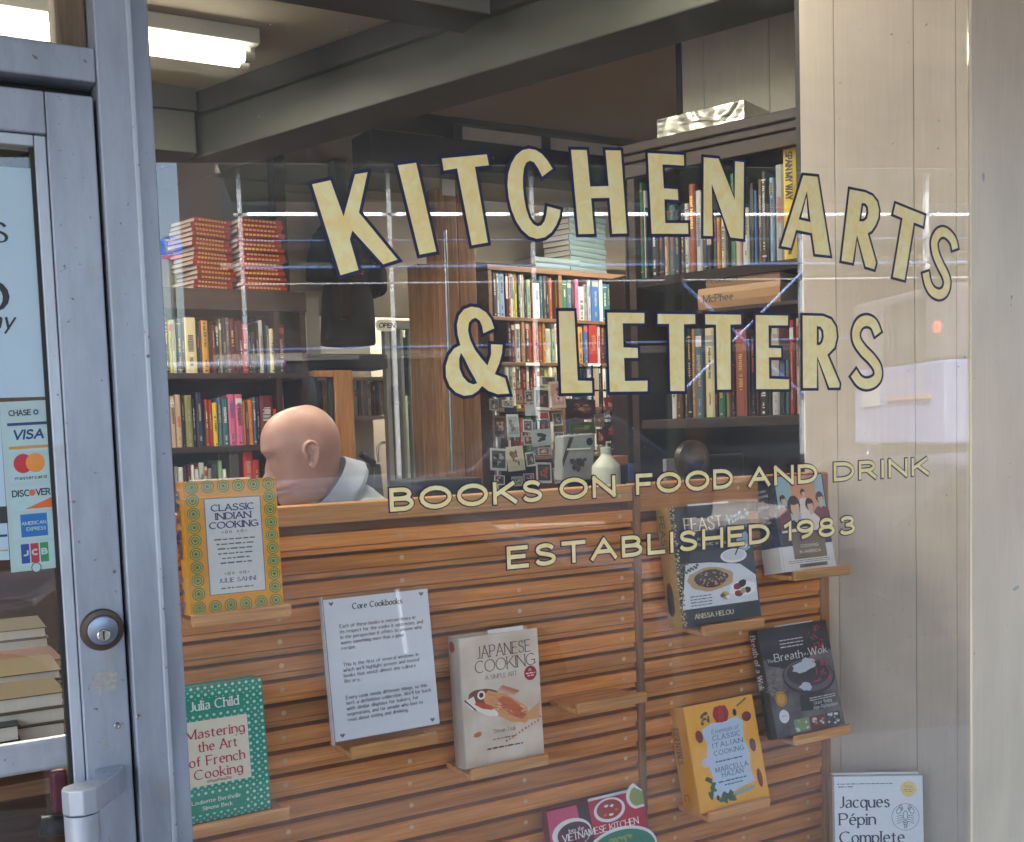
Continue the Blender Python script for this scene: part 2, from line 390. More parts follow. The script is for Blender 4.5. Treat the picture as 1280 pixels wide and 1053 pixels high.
# ================================================================== the setting
FLZ = 0.12
asphalt = mat('asphalt', (.055, .055, .058), .85, var=.3, scale=60, bump=.4)
concrete = mat('concrete', (.34, .33, .31), .85, var=.12, scale=14, bump=.3)
def ground(name, a0, a1, b0, b1, z, m_, th=.3):
    mb = MB(); c = [ST(a0, b0, z), ST(a1, b0, z), ST(a1, b1, z), ST(a0, b1, z)]
    mb.prism([v-Vector((0, 0, th)) for v in c], (0, 0, th)); return tag(mb.build(name, m_), kind='structure')
ground('road', -90, 120, 2.0, 14.2, -.13, asphalt)
ground('far_ground', -150, 150, 12, 150, -.3, asphalt, .2)
ground('sidewalk', -90, 120, -1.6, 2.0, 0, concrete)
ground('opposite_sidewalk', -90, 120, 14.2, 19, 0, concrete)
# shop interior shell
floorm = wood('floor_wood', (.09, .045, .02), (.2, .11, .055), .4, axis=1)
beige = mat('beige_wall_paint', (.43, .37, .30), .8, var=.06, scale=5)
ceilm = mat('ceiling_paint', (.33, .29, .22), .85, var=.08, scale=3)
X0, X1, Y1 = -2.6, 7.5, 7.4
CZ = 3.0
mb = MB(); mb.box(X0, X1, GL+.06, Y1, FLZ-.1, FLZ); tag(mb.build('shop_floor', floorm), kind='structure')
mb = MB(); mb.box(X0, X1, GL+.06, Y1, CZ, CZ+.1); tag(mb.build('ceiling', ceilm), kind='structure')
mb = MB(); mb.box(X0, X1, Y1, Y1+.1, FLZ, CZ); tag(mb.build('back_wall', beige), kind='structure')
mb = MB(); mb.box(X0-.1, X0, GL+.06, Y1, FLZ, CZ); tag(mb.build('left_wall', beige), kind='structure')
mb = MB(); mb.box(X1, X1+.1, 2.2, Y1, FLZ, CZ); tag(mb.build('right_wall', beige), kind='structure')
mb = MB(); mb.box(X0-.2, 9.5, GL+.39, 12, CZ+.11, CZ+.2); tag(mb.build('roof', concrete), kind='structure')
# the building above and beside the shop window
gxe0 = at(1212, 600, GL).x
def obox(mb, o, d, n, L0, L1, w0, w1, z0, z1, mi=0):
    c = [o+d*L0+n*w0, o+d*L1+n*w0, o+d*L1+n*w1, o+d*L0+n*w1]
    mb.prism([q+Vector((0, 0, z0)) for q in c], (0, 0, z1-z0), mi)
brickm = mat('upper_stone', (.30, .27, .24), .85, var=.15, scale=9, bump=.3)
mb = MB(); mb.box(-14, 2.20, GL-.02, GL+.4, CZ+.21, 9.0)
obox(mb, Vector((gxe0+.02, GL, 0)), SU, -SV, .04, 9, -.004, .4, CZ+.21, 9.0)
tag(mb.build('building_front', brickm), 'grey stone upper front of the bookshop building above the window', 'building')
G0_ = Vector((gxe0, GL, 0))
# canopy over the recessed entrance: dark underside
can = mat('canopy_metal', (.05, .048, .046), .7, var=.2, scale=8)
mb = MB()
c = [Vector((-3.2, GL-.03, 3.12)), Vector((gxe0, GL-.03, 3.12)), G0_+SU*3.5+SV*.02+Vector((0,0,3.12)), ST(5.6, 3.2, 3.12), ST(-4.2, 3.2, 3.12)]
mb.prism(c, (0, 0, .07)); tag(mb.build('entrance_canopy', can), 'dark flat canopy over the shop entrance', 'canopy')
# ---- beams
beamm = mat('dark_beam_paint', (.050, .052, .043), .62, var=.25, scale=6, bump=.15)
bdark = mat('darker_beam_paint', (.028, .027, .025), .7, var=.2, scale=8)
D_ = Vector((.358, -.934, 0)); N_ = Vector((.934, .358, 0))
b0 = Vector((.98*1.15, 4.24*1.15, 0))-D_*1.2
mb = MB()
def obox(mb, o, d, n, L0, L1, w0, w1, z0, z1, mi=0):
    c = [o+d*L0+n*w0, o+d*L1+n*w0, o+d*L1+n*w1, o+d*L0+n*w1]
    mb.prism([q+Vector((0, 0, z0)) for q in c], (0, 0, z1-z0), mi)
beam = thing('ceiling_beam', 'wide dark grey beam crossing the ceiling diagonally toward the window', 'beam', b0)
mb = MB(); obox(mb, Vector((0, 0, 0)), D_, N_, 0, 4.4, 0, .22, 2.75, CZ-.002); mb.build('beam_body', beamm, beam, bevel=.006)
mb = MB(); obox(mb, Vector((0, 0, 0)), D_, N_, 0, 4.4, -.03, -.002, 2.91, CZ-.003); mb.build('beam_strip', bdark, beam, bevel=.004)  # darker strip along the top of the beam's side
YR = 4.46
cb = thing('cross_beam', 'dark beam across the room under a rail of pale panels', 'beam', (0, YR, 0))
mb = MB(); mb.box(1.95, 5.4, 0, .2, 2.78, 2.915); mb.build('beam_body', bdark, cb, bevel=.004)
mb = MB(); mb.box(1.95, 5.4, -.03, .2, 2.975, 2.998); mb.build('rail', beamm, cb)
pan = mat('grey_panel', (.7, .69, .66), .6)
mb = MB(); mb.box(-.21, .21, -.01, .01, -.028, .028); pm = mb.mesh('panel', pan)
for k in range(7): place('panel', pm, cb, (2.62+k*.47, .02, 2.945))
mb = MB()
for k in range(8): mb.box(2.36+k*.47, 2.405+k*.47, .0, .1, 2.916, 2.974)
mb.build('bracket', bdark, cb)
cb2 = thing('cross_beam', 'dark beam crossing the left half of the ceiling behind the fluorescent lamp', 'beam', (0, YR+.05, 0))
mb = MB(); mb.box(X0, 1.22, 0, .22, 2.75, CZ-.002); mb.build('beam_body', beamm, cb2, bevel=.005)
mb = MB(); mb.box(X0, 1.22, -.03, -.002, 2.91, CZ-.003); mb.build('beam_strip', bdark, cb2)
cb3 = thing('cross_beam', 'short dark ceiling beam nearest the window glass', 'beam', (0, 2.98, 0))
mb = MB(); mb.box(.6, 1.72, 0, .18, 2.86, CZ-.002); mb.build('beam_body', bdark, cb3, bevel=.005)
# dropped lintel band at the far side
mb = MB(); mb.box(1.0, 7.4, 5.9, 6.2, 2.62, CZ-.01); tag(mb.build('lintel', mat('lintel_paint', (.30, .26, .21), .8, var=.05, scale=4)), 'dull beige dropped lintel over the far end of the shop', 'lintel')
# ---- fluorescent lamps
lampm = mat('lamp_enamel', (.55, .55, .5), .4, var=.05)
tubem, n_, l_, p_ = nmat('lit_tube'); p_.inputs['Emission Color'].default_value = (1, .95, .74, 1); p_.inputs['Emission Strength'].default_value = 3.5
capm = mat('tube_cap', (.5, .5, .48), .35, .6)
def lamp(x, y, label, power, L=1.22):
    t = thing('fluorescent_lamp', label, 'ceiling lamp', (x, y, CZ), group='fluorescent lamps on the shop ceiling')
    mb = MB(); mb.box(-L/2-.04, L/2+.04, -.085, .085, -.055, -.002)
    mb.build('lamp_housing', lampm, t, bevel=.006)
    mb = MB(); mb.prism([(-L/2-.03, -.05, -.056), (-L/2-.03, .05, -.056), (-L/2-.03, .012, -.068), (-L/2-.03, -.012, -.068)], (L+.06, 0, 0)); mb.build('reflector', lampm, t)
    for s in (-1, 1):
        mb = MB(); mb.tube([(-L/2, s*.032, -.088), (L/2, s*.032, -.088)], .017, 12); mb.build('tube', tubem, t, smooth=True)
        for e in (-1, 1):
            mb = MB(); mb.tube([(e*L/2-e*.004, s*.032, -.088), (e*(L/2+.03), s*.032, -.088)], .0185, 12)
            mb.box(e*(L/2+.024)-.007, e*(L/2+.024)+.007, s*.032-.012, s*.032+.012, -.095, -.06); mb.build('socket', capm, t, smooth=True)
    al = bpy.data.lights.new('lamp_light', 'AREA'); al.shape = 'RECTANGLE'; al.size = L; al.size_y = .12; al.energy = power*.38; al.color = (1, .93, .78)
    ao = link(bpy.data.objects.new('lamp_light', al)); ao.parent = t; ao.location = (0, 0, -.135)
    return t
lamp(.60, 3.83, 'lit twin tube fluorescent lamp on the ceiling beside the door jamb', 9)
lamp(-.35, 2.9, 'lit fluorescent lamp seen through the small window above the door', 3, .9)
lamp(.75, 2.62, 'added unseen fluorescent lamp near the window, above the picture', 4)  # unseen fixture added to light the front of the shop
lamp(3.3, 6.8, 'added unseen fluorescent lamp near the back wall of the shop', 16)  # added out of sight behind the lintel to brighten the back
lamp(3.9, 4.86, 'added fluorescent lamp hidden just behind the beam with the row of pale panels', 13)  # added and hidden by the cross beam to light the middle of the shop
lamp(1.72, 2.3, 'short added unseen fluorescent lamp close to the panelled wall, above the picture', 1.0, .5)  # extra fixture out of view, added to brighten the pale boards
# ---- left of picture: door frame, transom, door
alu = mat('anodised_aluminium', (.42, .43, .47), .38, .55, var=.1, scale=9, stretch=(1, 1, .25), bump=.06)
# worn aluminium: blotches, scratches and pits
def aluminium(name, base):
    mt, n, l, p = nmat(name); tc = n.new('ShaderNodeTexCoord')
    mp = n.new('ShaderNodeMapping'); mp.inputs['Scale'].default_value = (7, 7, 1.6); l.new(tc.outputs['Object'], mp.inputs[0])
    a = n.new('ShaderNodeTexNoise'); a.inputs['Scale'].default_value = 2.2; a.inputs['Detail'].default_value = 9; a.inputs['Roughness'].default_value = .65; l.new(mp.outputs[0], a.inputs[0])
    r = n.new('ShaderNodeValToRGB'); e = r.color_ramp.elements; e[0].position = .3; e[0].color = (*[c*.72 for c in base], 1); e[1].position = .7; e[1].color = (*[c*1.12 for c in base], 1)
    l.new(a.outputs[0], r.inputs[0])
    v = n.new('ShaderNodeTexNoise'); v.inputs['Scale'].default_value = 95; v.inputs['Detail'].default_value = 2; l.new(tc.outputs['Object'], v.inputs[0])
    r2 = n.new('ShaderNodeMapRange'); r2.inputs['From Min'].default_value = .70; r2.inputs['From Max'].default_value = .76; l.new(v.outputs[0], r2.inputs[0])
    b = n.new('ShaderNodeTexNoise'); b.inputs['Scale'].default_value = 11; b.inputs['Detail'].default_value = 5; l.new(tc.outputs['Object'], b.inputs[0])
    r3 = n.new('ShaderNodeMapRange'); r3.inputs['From Min'].default_value = .66; r3.inputs['From Max'].default_value = .74; r3.inputs['To Max'].default_value = .5; l.new(b.outputs[0], r3.inputs[0])
    m1 = n.new('ShaderNodeMix'); m1.data_type = 'RGBA'; m1.inputs['B'].default_value = (.16, .13, .11, 1); l.new(r2.outputs[0], m1.inputs['Factor']); l.new(r.outputs[0], m1.inputs['A'])
    m2 = n.new('ShaderNodeMix'); m2.data_type = 'RGBA'; m2.inputs['B'].default_value = (.36, .31, .24, 1); l.new(r3.outputs[0], m2.inputs['Factor']); l.new(m1.outputs['Result'], m2.inputs['A'])
    l.new(m2.outputs['Result'], p.inputs['Base Color']); p.inputs['Metallic'].default_value = .45
    rr = n.new('ShaderNodeMapRange'); rr.inputs['To Min'].default_value = .32; rr.inputs['To Max'].default_value = .55; l.new(a.outputs[0], rr.inputs[0]); l.new(rr.outputs[0], p.inputs['Roughness'])
    bu = n.new('ShaderNodeBump'); bu.inputs['Strength'].default_value = .12; bu.inputs['Distance'].default_value = .001; l.new(v.outputs[0], bu.inputs['Height']); l.new(bu.outputs[0], p.inputs['Normal'])
    return mt
alu = aluminium('worn_aluminium', (.36, .385, .46))
alu2 = aluminium('bright_aluminium', (.48, .51, .58))
rub = mat('black_rubber', (.012, .012, .013), .6)
JY = 1.60
def xa(px, Y, py=600): return at(px, py, Y).x
jx0, jx1, jx2 = xa(151, JY), xa(193, JY), xa(214.5, JY+.025)
fr = thing('door_frame', 'worn grey aluminium shopfront post and rail between door and window', 'door frame', (0, 0, 0))
mb = MB(); mb.box(jx0, jx1-.001, JY, GL+.05, 0, 3.1); mb.build('post', alu, fr, bevel=.0025)
mb = MB(); mb.box(jx1-.0035, jx1+.0035, JY-.004, JY+.02, 0, 3.1); mb.build('bead', alu2, fr, bevel=.0015)
mb = MB(); mb.box(jx1+.0036, jx2, JY+.012, GL-.012, 0, 3.1); mb.build('glazing_stop', alu, fr, bevel=.002)
tz0, tz1 = at(60, 96, JY+.004).z, at(60, 52, JY+.004).z
mb = MB(); mb.box(-1.1, jx0-.0005, JY+.004, GL+.04, tz0, tz1); mb.build('transom_bar', alu, fr, bevel=.0025)
woodj = wood('transom_wood', (.10, .065, .04), (.2, .14, .09), .6, axis=2)
mb = MB(); q = xa(64, GL, 20); mb.box(q, jx0-.001, GL-.03, GL+.03, tz1+.001, 3.1); mb.build('transom_stop', woodj, fr, bevel=.004)
mb = MB(); mb.box(-1.0, q-.001, GL-.012, GL+.03, tz1+.001, tz1+.022); mb.build('transom_sill', woodj, fr, bevel=.003)
mb = MB(); mb.box(-1.0, q-.002, GL+.031, GL+.037, tz1+.001, 3.1); mb.build('transom_pane', glass('clear_glass'), fr)
mb = MB(); mb.box(jx0-.03, jx0-.0006, JY+.05, GL+.04, .02, tz0-.001); mb.build('door_stop', rub, fr)
mb = MB(); mb.box(-1.1, jx0-.031, JY+.05, GL+.04, tz0-.03, tz0-.001); mb.build('door_stop', rub, fr)
scr = mat('screw_steel', (.35, .34, .33), .3, .9)
def screw(px, py, Y, par, r=.0035, name='screw'):
    P = at(px, py, Y); mb = MB(); mb.lathe([(r, 0), (r, .0012), (r*.7, .0022), (r*.3, .0016)], (0, 0, 0), 12, axis='y')
    mb.box(-r*.8, r*.8, -.0026, -.0021, -r*.12, r*.12)
    return mb.build(name, scr, par, loc=P+Vector((0, -.0003, 0)))
screw(173, 896, JY, fr)
# door
DY = JY+.014
dr = thing('shop_door', 'aluminium framed glass shop door with round lock and pull handle', 'door', (0, 0, 0))
dx2, dx1, dx0 = xa(144.5, DY), xa(85.5, DY), xa(68, DY)
dtz = at(50, 113, DY).z; dst = at(30, 165, DY).z; dgt = at(25, 180, DY).z
mb = MB(); mb.box(dx1, dx2, DY, DY+.044, .02, dtz); mb.build('stile', alu, dr, bevel=.002)
mb = MB(); mb.box(-.95, dx1-.0004, DY, DY+.044, dst, dtz); mb.build('top_rail', alu, dr, bevel=.002)
mb = MB(); mb.box(-.95, dx1-.0004, DY, DY+.044, .02, .3); mb.build('bottom_rail', alu, dr, bevel=.002)
mb = MB(); mb.box(dx0+.002, dx1-.001, DY+.006, DY+.04, .301, dst-.001); mb.build('glazing_stop', alu2, dr, bevel=.0015)
mb = MB(); mb.box(-.95, dx0+.0015, DY+.006, DY+.04, dgt, dst-.001); mb.build('glazing_stop', alu2, dr, bevel=.0015)
mb = MB(); mb.box(dx0-.003, dx0+.0018, DY+.012, DY+.03, .301, dgt-.001); mb.build('gasket', rub, dr)
mb = MB(); mb.box(-.93, dx0-.0035, DY+.018, DY+.024, .301, dgt-.001); mb.build('pane', glass('clear_glass'), dr)
# lock
LC = at(127, 787, DY)
lk = MB(); lk.lathe([(.0295, 0), (.0295, .004), (.028, .008), (.0215, .0095), (.021, .0085)], (0, 0, 0), 36, axis='y'); lko = lk.build('lock', mat('bronze_collar', (.10, .07, .055), .4, .7), dr, smooth=True, loc=LC)
lk = MB(); lk.lathe([(.0205, .0086), (.0205, .0115), (.0185, .0125), (.0001, .0122)], (0, 0, 0), 32, axis='y'); lk.build('cylinder_face', mat('steel_face', (.24, .28, .36), .35, .9, var=.15), lko, smooth=True)
lk = MB(); lk.lathe([(.0085, .0125), (.0085, .0150), (.0075, .0158), (.0001, .0155)], (0, 0, -.006), 24, axis='y'); lk.build('key_plug', mat('plug_steel', (.6, .58, .52), .2, .95), lko, smooth=True)
lk = MB(); lk.box(-.0010, .0010, -.0168, -.0159, -.0120, -.0005); lk.build('keyhole', rub, lko)
# worn spots where fittings once sat
sp = mat('old_glue_mark', (.36, .34, .30), .7, var=.45, scale=160, bump=.3)
for px, py, rr in ((131, 853, .019), (131, 929, .009)):
    P = at(px, py, DY); mb = MB(); rnd = random.Random(px*3+py)
    for i in range(70 if rr > .01 else 26):
        a_, q_ = rnd.random()*6.283, rnd.random()**.6*rr; c_ = P+Vector((math.cos(a_)*q_, -.0004-i*4e-6, math.sin(a_)*q_)); k_ = rr*rnd.uniform(.05, .22)
        mb.face([c_+Vector((math.cos(t_)*k_*rnd.uniform(.6, 1.3), 0, math.sin(t_)*k_*rnd.uniform(.6, 1.3))) for t_ in (0, .9, 1.8, 2.7, 3.6, 4.5, 5.4)])
    o = mb.build('glue_mark', sp, dr); o['kind'] = 'stuff'
screw(147-.5, 907, DY, dr, .0045)
# pull handle: bracket and vertical tube
H0 = at(153, 955, DY); hx = at(100, 985, DY-.07).x
hz = at(100, 985, DY-.07).z
bra = MB(); rr = .024
pts = [(hx-.0, -.07+rr), (hx-rr*.8, -.07+rr*.55), (hx-rr, -.07), (hx-rr*.7, -.07-rr*.7), (hx, -.07-rr), (hx+rr*.7, -.07-rr*.8), (H0.x, -.014), (H0.x, 0), (hx+.03, 0), (hx+rr*.8, -.07+rr)]
bra.prism([Vector((a, DY+b-.0005, hz-.032)) for a, b in pts], (0, 0, .034)); bo = bra.build('handle_bracket', alu2, dr, bevel=.002)
mb = MB(); mb.tube([(hx, DY-.07, hz-.034), (hx, DY-.07, hz-.42)], .0225, 20); mb.build('handle', alu2, dr, smooth=True)
# push bar inside the door
pbz = at(40, 945, DY+.09).z
mb = MB(); pts = [(-.9+.1*k, pbz-.028*((-.9+.1*k-.10)/.6)**2*0+ .0) for k in range(11)]
mb.box(-.93, dx0+.01, DY+.075, DY+.09, pbz-.022, pbz+.026); mb.build('push_bar', alu2, dr, bevel=.006)
# something dark hung on the inner handle
mb = MB(); pp = at(74, 990, DY+.1); mb.box(pp.x-.012, pp.x+.012, pp.y-.01, pp.y+.012, pp.z-.03, pp.z+.035); tag(mb.build('padlock_body', mat('dark_red_plastic', (.10, .012, .03), .35), bevel=.006, seg=3), 'dark red casing hanging behind the door handle', 'padlock')
mb = MB(); pp = at(70, 1032, DY+.1); mb.tube([(pp.x-.022, pp.y, pp.z+.004), (pp.x+.022, pp.y, pp.z-.004)], .015, 16); tag(mb.build('black_knob', mat('black_knob_plastic', (.02, .02, .022), .3), smooth=True), 'round black knob behind the door handle, below the dark red casing', 'knob')
# ---- big window pane
win = thing('window_pane', 'large shop window glass with gold and navy lettering', 'window', (0, GL, 0))
gxe = xa(1212, GL)
mb = MB(); mb.box(jx2-.01, gxe, 0, .006, .45, 3.1); mb.build('pane', glass('window_glass', gain=1.25, film=.024), win)
# wall below the window
sillm = mat('bulkhead_paint', (.12, .12, .13), .5)
mb = MB(); mb.box(jx2+.001, gxe+.0, GL-.03, GL+.05, 0, .449); tag(mb.build('window_bulkhead', sillm), 'low dark wall under the shop window', 'wall')
mb = MB(); mb.box(jx2+.001, 2.3, GL+.051, 2.4, .35, .44); tag(mb.build('display_floor', floorm), 'wooden floor of the window display', 'platform')
# ---- panelled wall: tongue and groove boards, painted
G0 = Vector((gxe+.002, GL, 0))
def paint(name, base):
    mt, n, l, p = nmat(name); tc = n.new('ShaderNodeTexCoord'); oi = n.new('ShaderNodeObjectInfo')
    ad = n.new('ShaderNodeVectorMath'); mu = n.new('ShaderNodeMath'); mu.operation = 'MULTIPLY'; mu.inputs[1].default_value = 11
    l.new(oi.outputs['Random'], mu.inputs[0]); l.new(tc.outputs['Object'], ad.inputs[0]); l.new(mu.outputs[0], ad.inputs[1])
    mp = n.new('ShaderNodeMapping'); mp.inputs['Scale'].default_value = (60, 60, 3); l.new(ad.outputs[0], mp.inputs[0])
    a = n.new('ShaderNodeTexNoise'); a.inputs['Scale'].default_value = 2; a.inputs['Detail'].default_value = 8; l.new(mp.outputs[0], a.inputs[0])
    c = n.new('ShaderNodeTexNoise'); c.inputs['Scale'].default_value = 2.2; c.inputs['Detail'].default_value = 6; l.new(tc.outputs['Object'], c.inputs[0])
    r = n.new('ShaderNodeValToRGB'); e = r.color_ramp.elements; e[0].position = .32; e[0].color = (*[q*.86 for q in base], 1); e[1].position = .68; e[1].color = (*[q*1.08 for q in base], 1)
    l.new(c.outputs[0], r.inputs[0]); mx = n.new('ShaderNodeMix'); mx.data_type = 'RGBA'; mx.blend_type = 'MULTIPLY'; mx.inputs['Factor'].default_value = .35
    r2 = n.new('ShaderNodeMapRange'); r2.inputs['To Min'].default_value = .7; r2.inputs['To Max'].default_value = 1.2; l.new(a.outputs[0], r2.inputs[0]); l.new(r.outputs[0], mx.inputs['A']); l.new(r2.outputs[0], mx.inputs['B'])
    d = n.new('ShaderNodeTexNoise'); d.inputs['Scale'].default_value = 70; d.inputs['Detail'].default_value = 1; l.new(ad.outputs[0], d.inputs[0])
    r4 = n.new('ShaderNodeMapRange'); r4.inputs['From Min'].default_value = .80; r4.inputs['From Max'].default_value = .83; l.new(d.outputs[0], r4.inputs[0])
    m2 = n.new('ShaderNodeMix'); m2.data_type = 'RGBA'; m2.inputs['B'].default_value = (.12, .08, .06, 1); l.new(r4.outputs[0], m2.inputs['Factor']); l.new(mx.outputs['Result'], m2.inputs['A'])
    l.new(m2.outputs['Result'], p.inputs['Base Color']); p.inputs['Roughness'].default_value = .5; p.inputs['Specular IOR Level'].default_value = .35
    b = n.new('ShaderNodeBump'); b.inputs['Strength'].default_value = .35; b.inputs['Distance'].default_value = .0015; l.new(a.outputs[0], b.inputs['Height']); l.new(b.outputs[0], p.inputs['Normal'])
    return mt
wallp = paint('cream_board_paint', (.58, .51, .44))
wallg = mat('groove_paint', (.52, .47, .42), .7)
def wall_s(px):          # distance along the panelled wall, measured from the glass away from the street
    d = ray(px, 500); x = d.x/d.y
    return (G0.x-x*G0.y)/(.358+x*.934)      # G0 - s*D_ on the ray
pw = thing('panelled_wall', 'cream painted wall of upright boards at the right of the window', 'wall', G0)
edges = [wall_s(p) for p in (1004.5, 1046.5, 1144, 1196)] + [.001]
mb = MB(); obox(mb, Vector((0, 0, 0)), -D_, N_, .10, edges[0]-.004, .014, .12, 0, 3.11); mb.build('wall_backing', wallg, pw)
for a, b in zip(edges[:-1], edges[1:]):
    mb = MB(); obox(mb, Vector((0, 0, 0)), -D_, N_, b+.0005, a-.0005, 0, .0135, 0.0, 3.11); mb.build('board', wallp, pw, bevel=.0012)
mb = MB(); obox(mb, Vector((0, 0, 0)), -D_, N_, edges[0], edges[0]+.012, .001, .12, 0, 3.11); mb.build('edge_trim', mat('black_edge', (.02, .02, .02), .5), pw)
# smooth plastered pier that carries the shopfront on along the street
pier = thing('corner_pier', 'smooth cream plastered pier right of the window glass', 'wall', G0)
mb = MB(); obox(mb, Vector((0, 0, 0)), SU, -SV, .0025, 3.0, -.004, .09, 0, 3.11); mb.build('plaster_face', paint('cream_plaster', (.86, .71, .52)), pier, bevel=.004)
blist = mat('paint_blister', (.50, .45, .39), .45)
for px, py, w, h in ((1227, 222, .009, .011), (1268, 735, .03, .005), (1262, 372, .004, .006)):
    s_, z_, P = 0, 0, None
    r_ = ray(px, py); t_ = (G0.x*SU.y-G0.y*SU.x)/(r_.x*SU.y-r_.y*SU.x); P = EYE+r_*t_-G0
    mb = MB(); mb.lathe([(1, 0), (.8, .12), (.4, .2), (.01, .22)], (0, 0, 0), 14, axis='y')
    o = mb.build('paint_blister', blist, pier, smooth=True, loc=P+SV*.0041); o.scale = (w, .012, h); o.rotation_euler = (0, 0, SA)
# wall that closes the shop off beyond the panelled wall
mb = MB(); e = G0-D_*edges[0]; obox(mb, G0+N_*.13, -D_, N_, .11, edges[0]-.02, 0, .1, 0, 3.11); tag(mb.build('side_wall', beige), kind='structure')
mb = MB(); mb.box(2.27, 2.62, 2.14, 2.24, 0, 3.11); mb.box(2.621, 7.6, 2.24, 2.34, 0, 3.11); tag(mb.build('front_wall', beige), kind='structure')
# ================================================================== gilded lettering on the glass
def goldmat():
    mt, n, l, p = nmat('gold_leaf'); tc = n.new('ShaderNodeTexCoord')
    a = n.new('ShaderNodeTexNoise'); a.inputs['Scale'].default_value = 28; a.inputs['Detail'].default_value = 7; a.inputs['Roughness'].default_value = .6; a.inputs['Distortion'].default_value = 1.2; l.new(tc.outputs['Object'], a.inputs[0])
    r = n.new('ShaderNodeValToRGB'); e = r.color_ramp.elements; e[0].position = .32; e[0].color = (.98, .72, .27, 1); e[1].position = .66; e[1].color = (1, .90, .50, 1)
    l.new(a.outputs[0], r.inputs[0]); l.new(r.outputs[0], p.inputs['Base Color'])
    p.inputs['Metallic'].default_value = .2; p.inputs['Roughness'].default_value = .42
    b = n.new('ShaderNodeBump'); b.inputs['Strength'].default_value = .3; b.inputs['Distance'].default_value = .001; l.new(a.outputs[0], b.inputs['Height']); l.new(b.outputs[0], p.inputs['Normal'])
    return mt
gold = goldmat(); navy = mat('navy_paint', (.008, .011, .06), .35, var=.2)
GZ = -.0006
def TG(u, v, z=0): return Vector((u, GZ-z, v))     # window_pane local: x, y, z (the pane thing sits at y = GL)
def crop(P, ox, oy, s): return [(ox+x/s, oy+y/s) for x, y in P]
def g2(P):
    out = []
    for x, y in P:
        q = at(x, y, GL); out.append((q.x, q.z))
    return out
def letter(outer, holes=(), d=.0057, smooth=None):
    o = g2(outer); hs = [g2(h) for h in holes]
    mb = MB(); poly_fill(mb, offset_loop(o, d), [offset_loop(h, -d) for h in hs], TG, 1, 0)
    poly_fill(mb, o, hs, TG, 0, .0004)
    return mb.build('letter', [gold, navy], win)
def strokeletter(cl, w, d=.0057, ox=0, oy=0, s=1):
    P = g2(crop(smooth_pts(cl, 5), ox, oy, s)); L, Rr = stroke_poly(P, w, w, 0); L2, R2_ = stroke_poly(P, w+2*d, w+2*d, d)
    mb = MB(); o1 = [tuple(p) for p in L]+[tuple(p) for p in Rr[::-1]]; o2 = [tuple(p) for p in L2]+[tuple(p) for p in R2_[::-1]]
    for Lp, Rp, mi, z in ((L2, R2_, 1, 0), (L, Rr, 0, .0004)):
        for i in range(len(Lp)-1): mb.face([TG(*Lp[i], z), TG(*Rp[i], z), TG(*Rp[i+1], z), TG(*Lp[i+1], z)], mi)
    return mb.build('letter', [gold, navy], win)
A_ = (380, 180, 5.12); B_ = (610, 170, 5.12); C_ = (780, 170, 5.565); D2 = (850, 170, 5.848); E_ = (1000, 200, 5.541); F_ = (540, 370, 4.414); H_ = (820, 370, 4.267)
letter(crop([(50,260),(168,234),(252,466),(325,196),(405,183),(350,440),(598,742),(505,772),(308,555),(292,612),(348,808),(232,842)], *A_))
letter(crop([(598,138),(716,122),(845,690),(738,710)], *A_))
letter(crop([(880,95),(1168,68),(1182,138),(1092,148),(1175,632),(1072,650),(978,158),(893,172)], *A_))
letter(crop([(412,212),(380,160),(345,118),(305,92),(262,83),(218,92),(178,125),(147,178),(127,245),(123,315),(130,395),(148,472),(177,545),(215,603),(262,645),(312,660),(362,650),(405,618),(435,572),(455,522),(462,475),(378,452),(372,505),(360,545),(340,573),(315,580),(287,565),(262,527),(242,468),(229,400),(222,330),(222,262),(228,208),(243,172),(268,160),(292,170),(318,208),(345,262)], *B_))
letter(crop([(530,90),(630,92),(652,325),(770,322),(750,93),(848,95),(888,625),(793,628),(775,398),(658,400),(678,628),(577,630)], *B_))
letter(crop([(163,120),(414,135),(416,208),(265,200),(275,366),(371,372),(376,448),(279,442),(285,608),(443,608),(446,683),(190,682)], *C_))
letter(crop([(552,150),(655,160),(768,445),(770,178),(832,185),(828,718),(738,708),(608,335),(615,698),(550,696)], *C_))
letter(crop([(898,290),(1003,300),(1095,876),(985,864),(962,712),(846,688),(808,820),(738,806)], *D2), [crop([(925,405),(865,612),(952,632)], *D2)])
letter(crop([(342,205),(450,226),(500,250),(532,292),(545,350),(541,400),(522,450),(494,492),(466,510),(524,712),(512,758),(452,740),(392,520),(362,714),(285,700)], *E_), [crop([(425,300),(450,302),(468,325),(471,370),(461,408),(440,427),(407,427)], *E_)])
letter(crop([(660,305),(860,385),(850,460),(786,434),(722,833),(641,812),(708,405),(643,377)], *E_))
strokeletter([(1072,618),(1058,560),(1022,515),(985,500),(950,520),(928,575),(938,650),(968,725),(1003,795),(1017,855),(1000,912),(962,933),(917,912),(885,860),(868,782)], .021, ox=E_[0], oy=E_[1], s=E_[2])
amp = [(342,180),(325,130),(297,92),(258,67),(215,60),(175,75),(147,110),(136,160),(140,215),(155,272),(120,292),(92,330),(74,388),(76,448),(96,498),(130,533),(175,552),(220,546),(252,525),(275,498),(310,525),(360,543),(425,540),(415,505),(402,455),(345,432),(370,372),(385,315),(388,270),(324,268),(325,322),(305,385),(270,345),(235,298),(208,240),(197,190),(202,150),(218,130),(240,122),(262,138),(275,168),(282,207)]
letter(crop(amp, *F_), [crop([(158,315),(148,350),(150,400),(168,445),(197,478),(226,489),(248,483),(232,450),(204,402),(180,350)], *F_)])
letter(crop([(697,85),(783,85),(803,468),(881,470),(883,535),(712,537)], *F_))
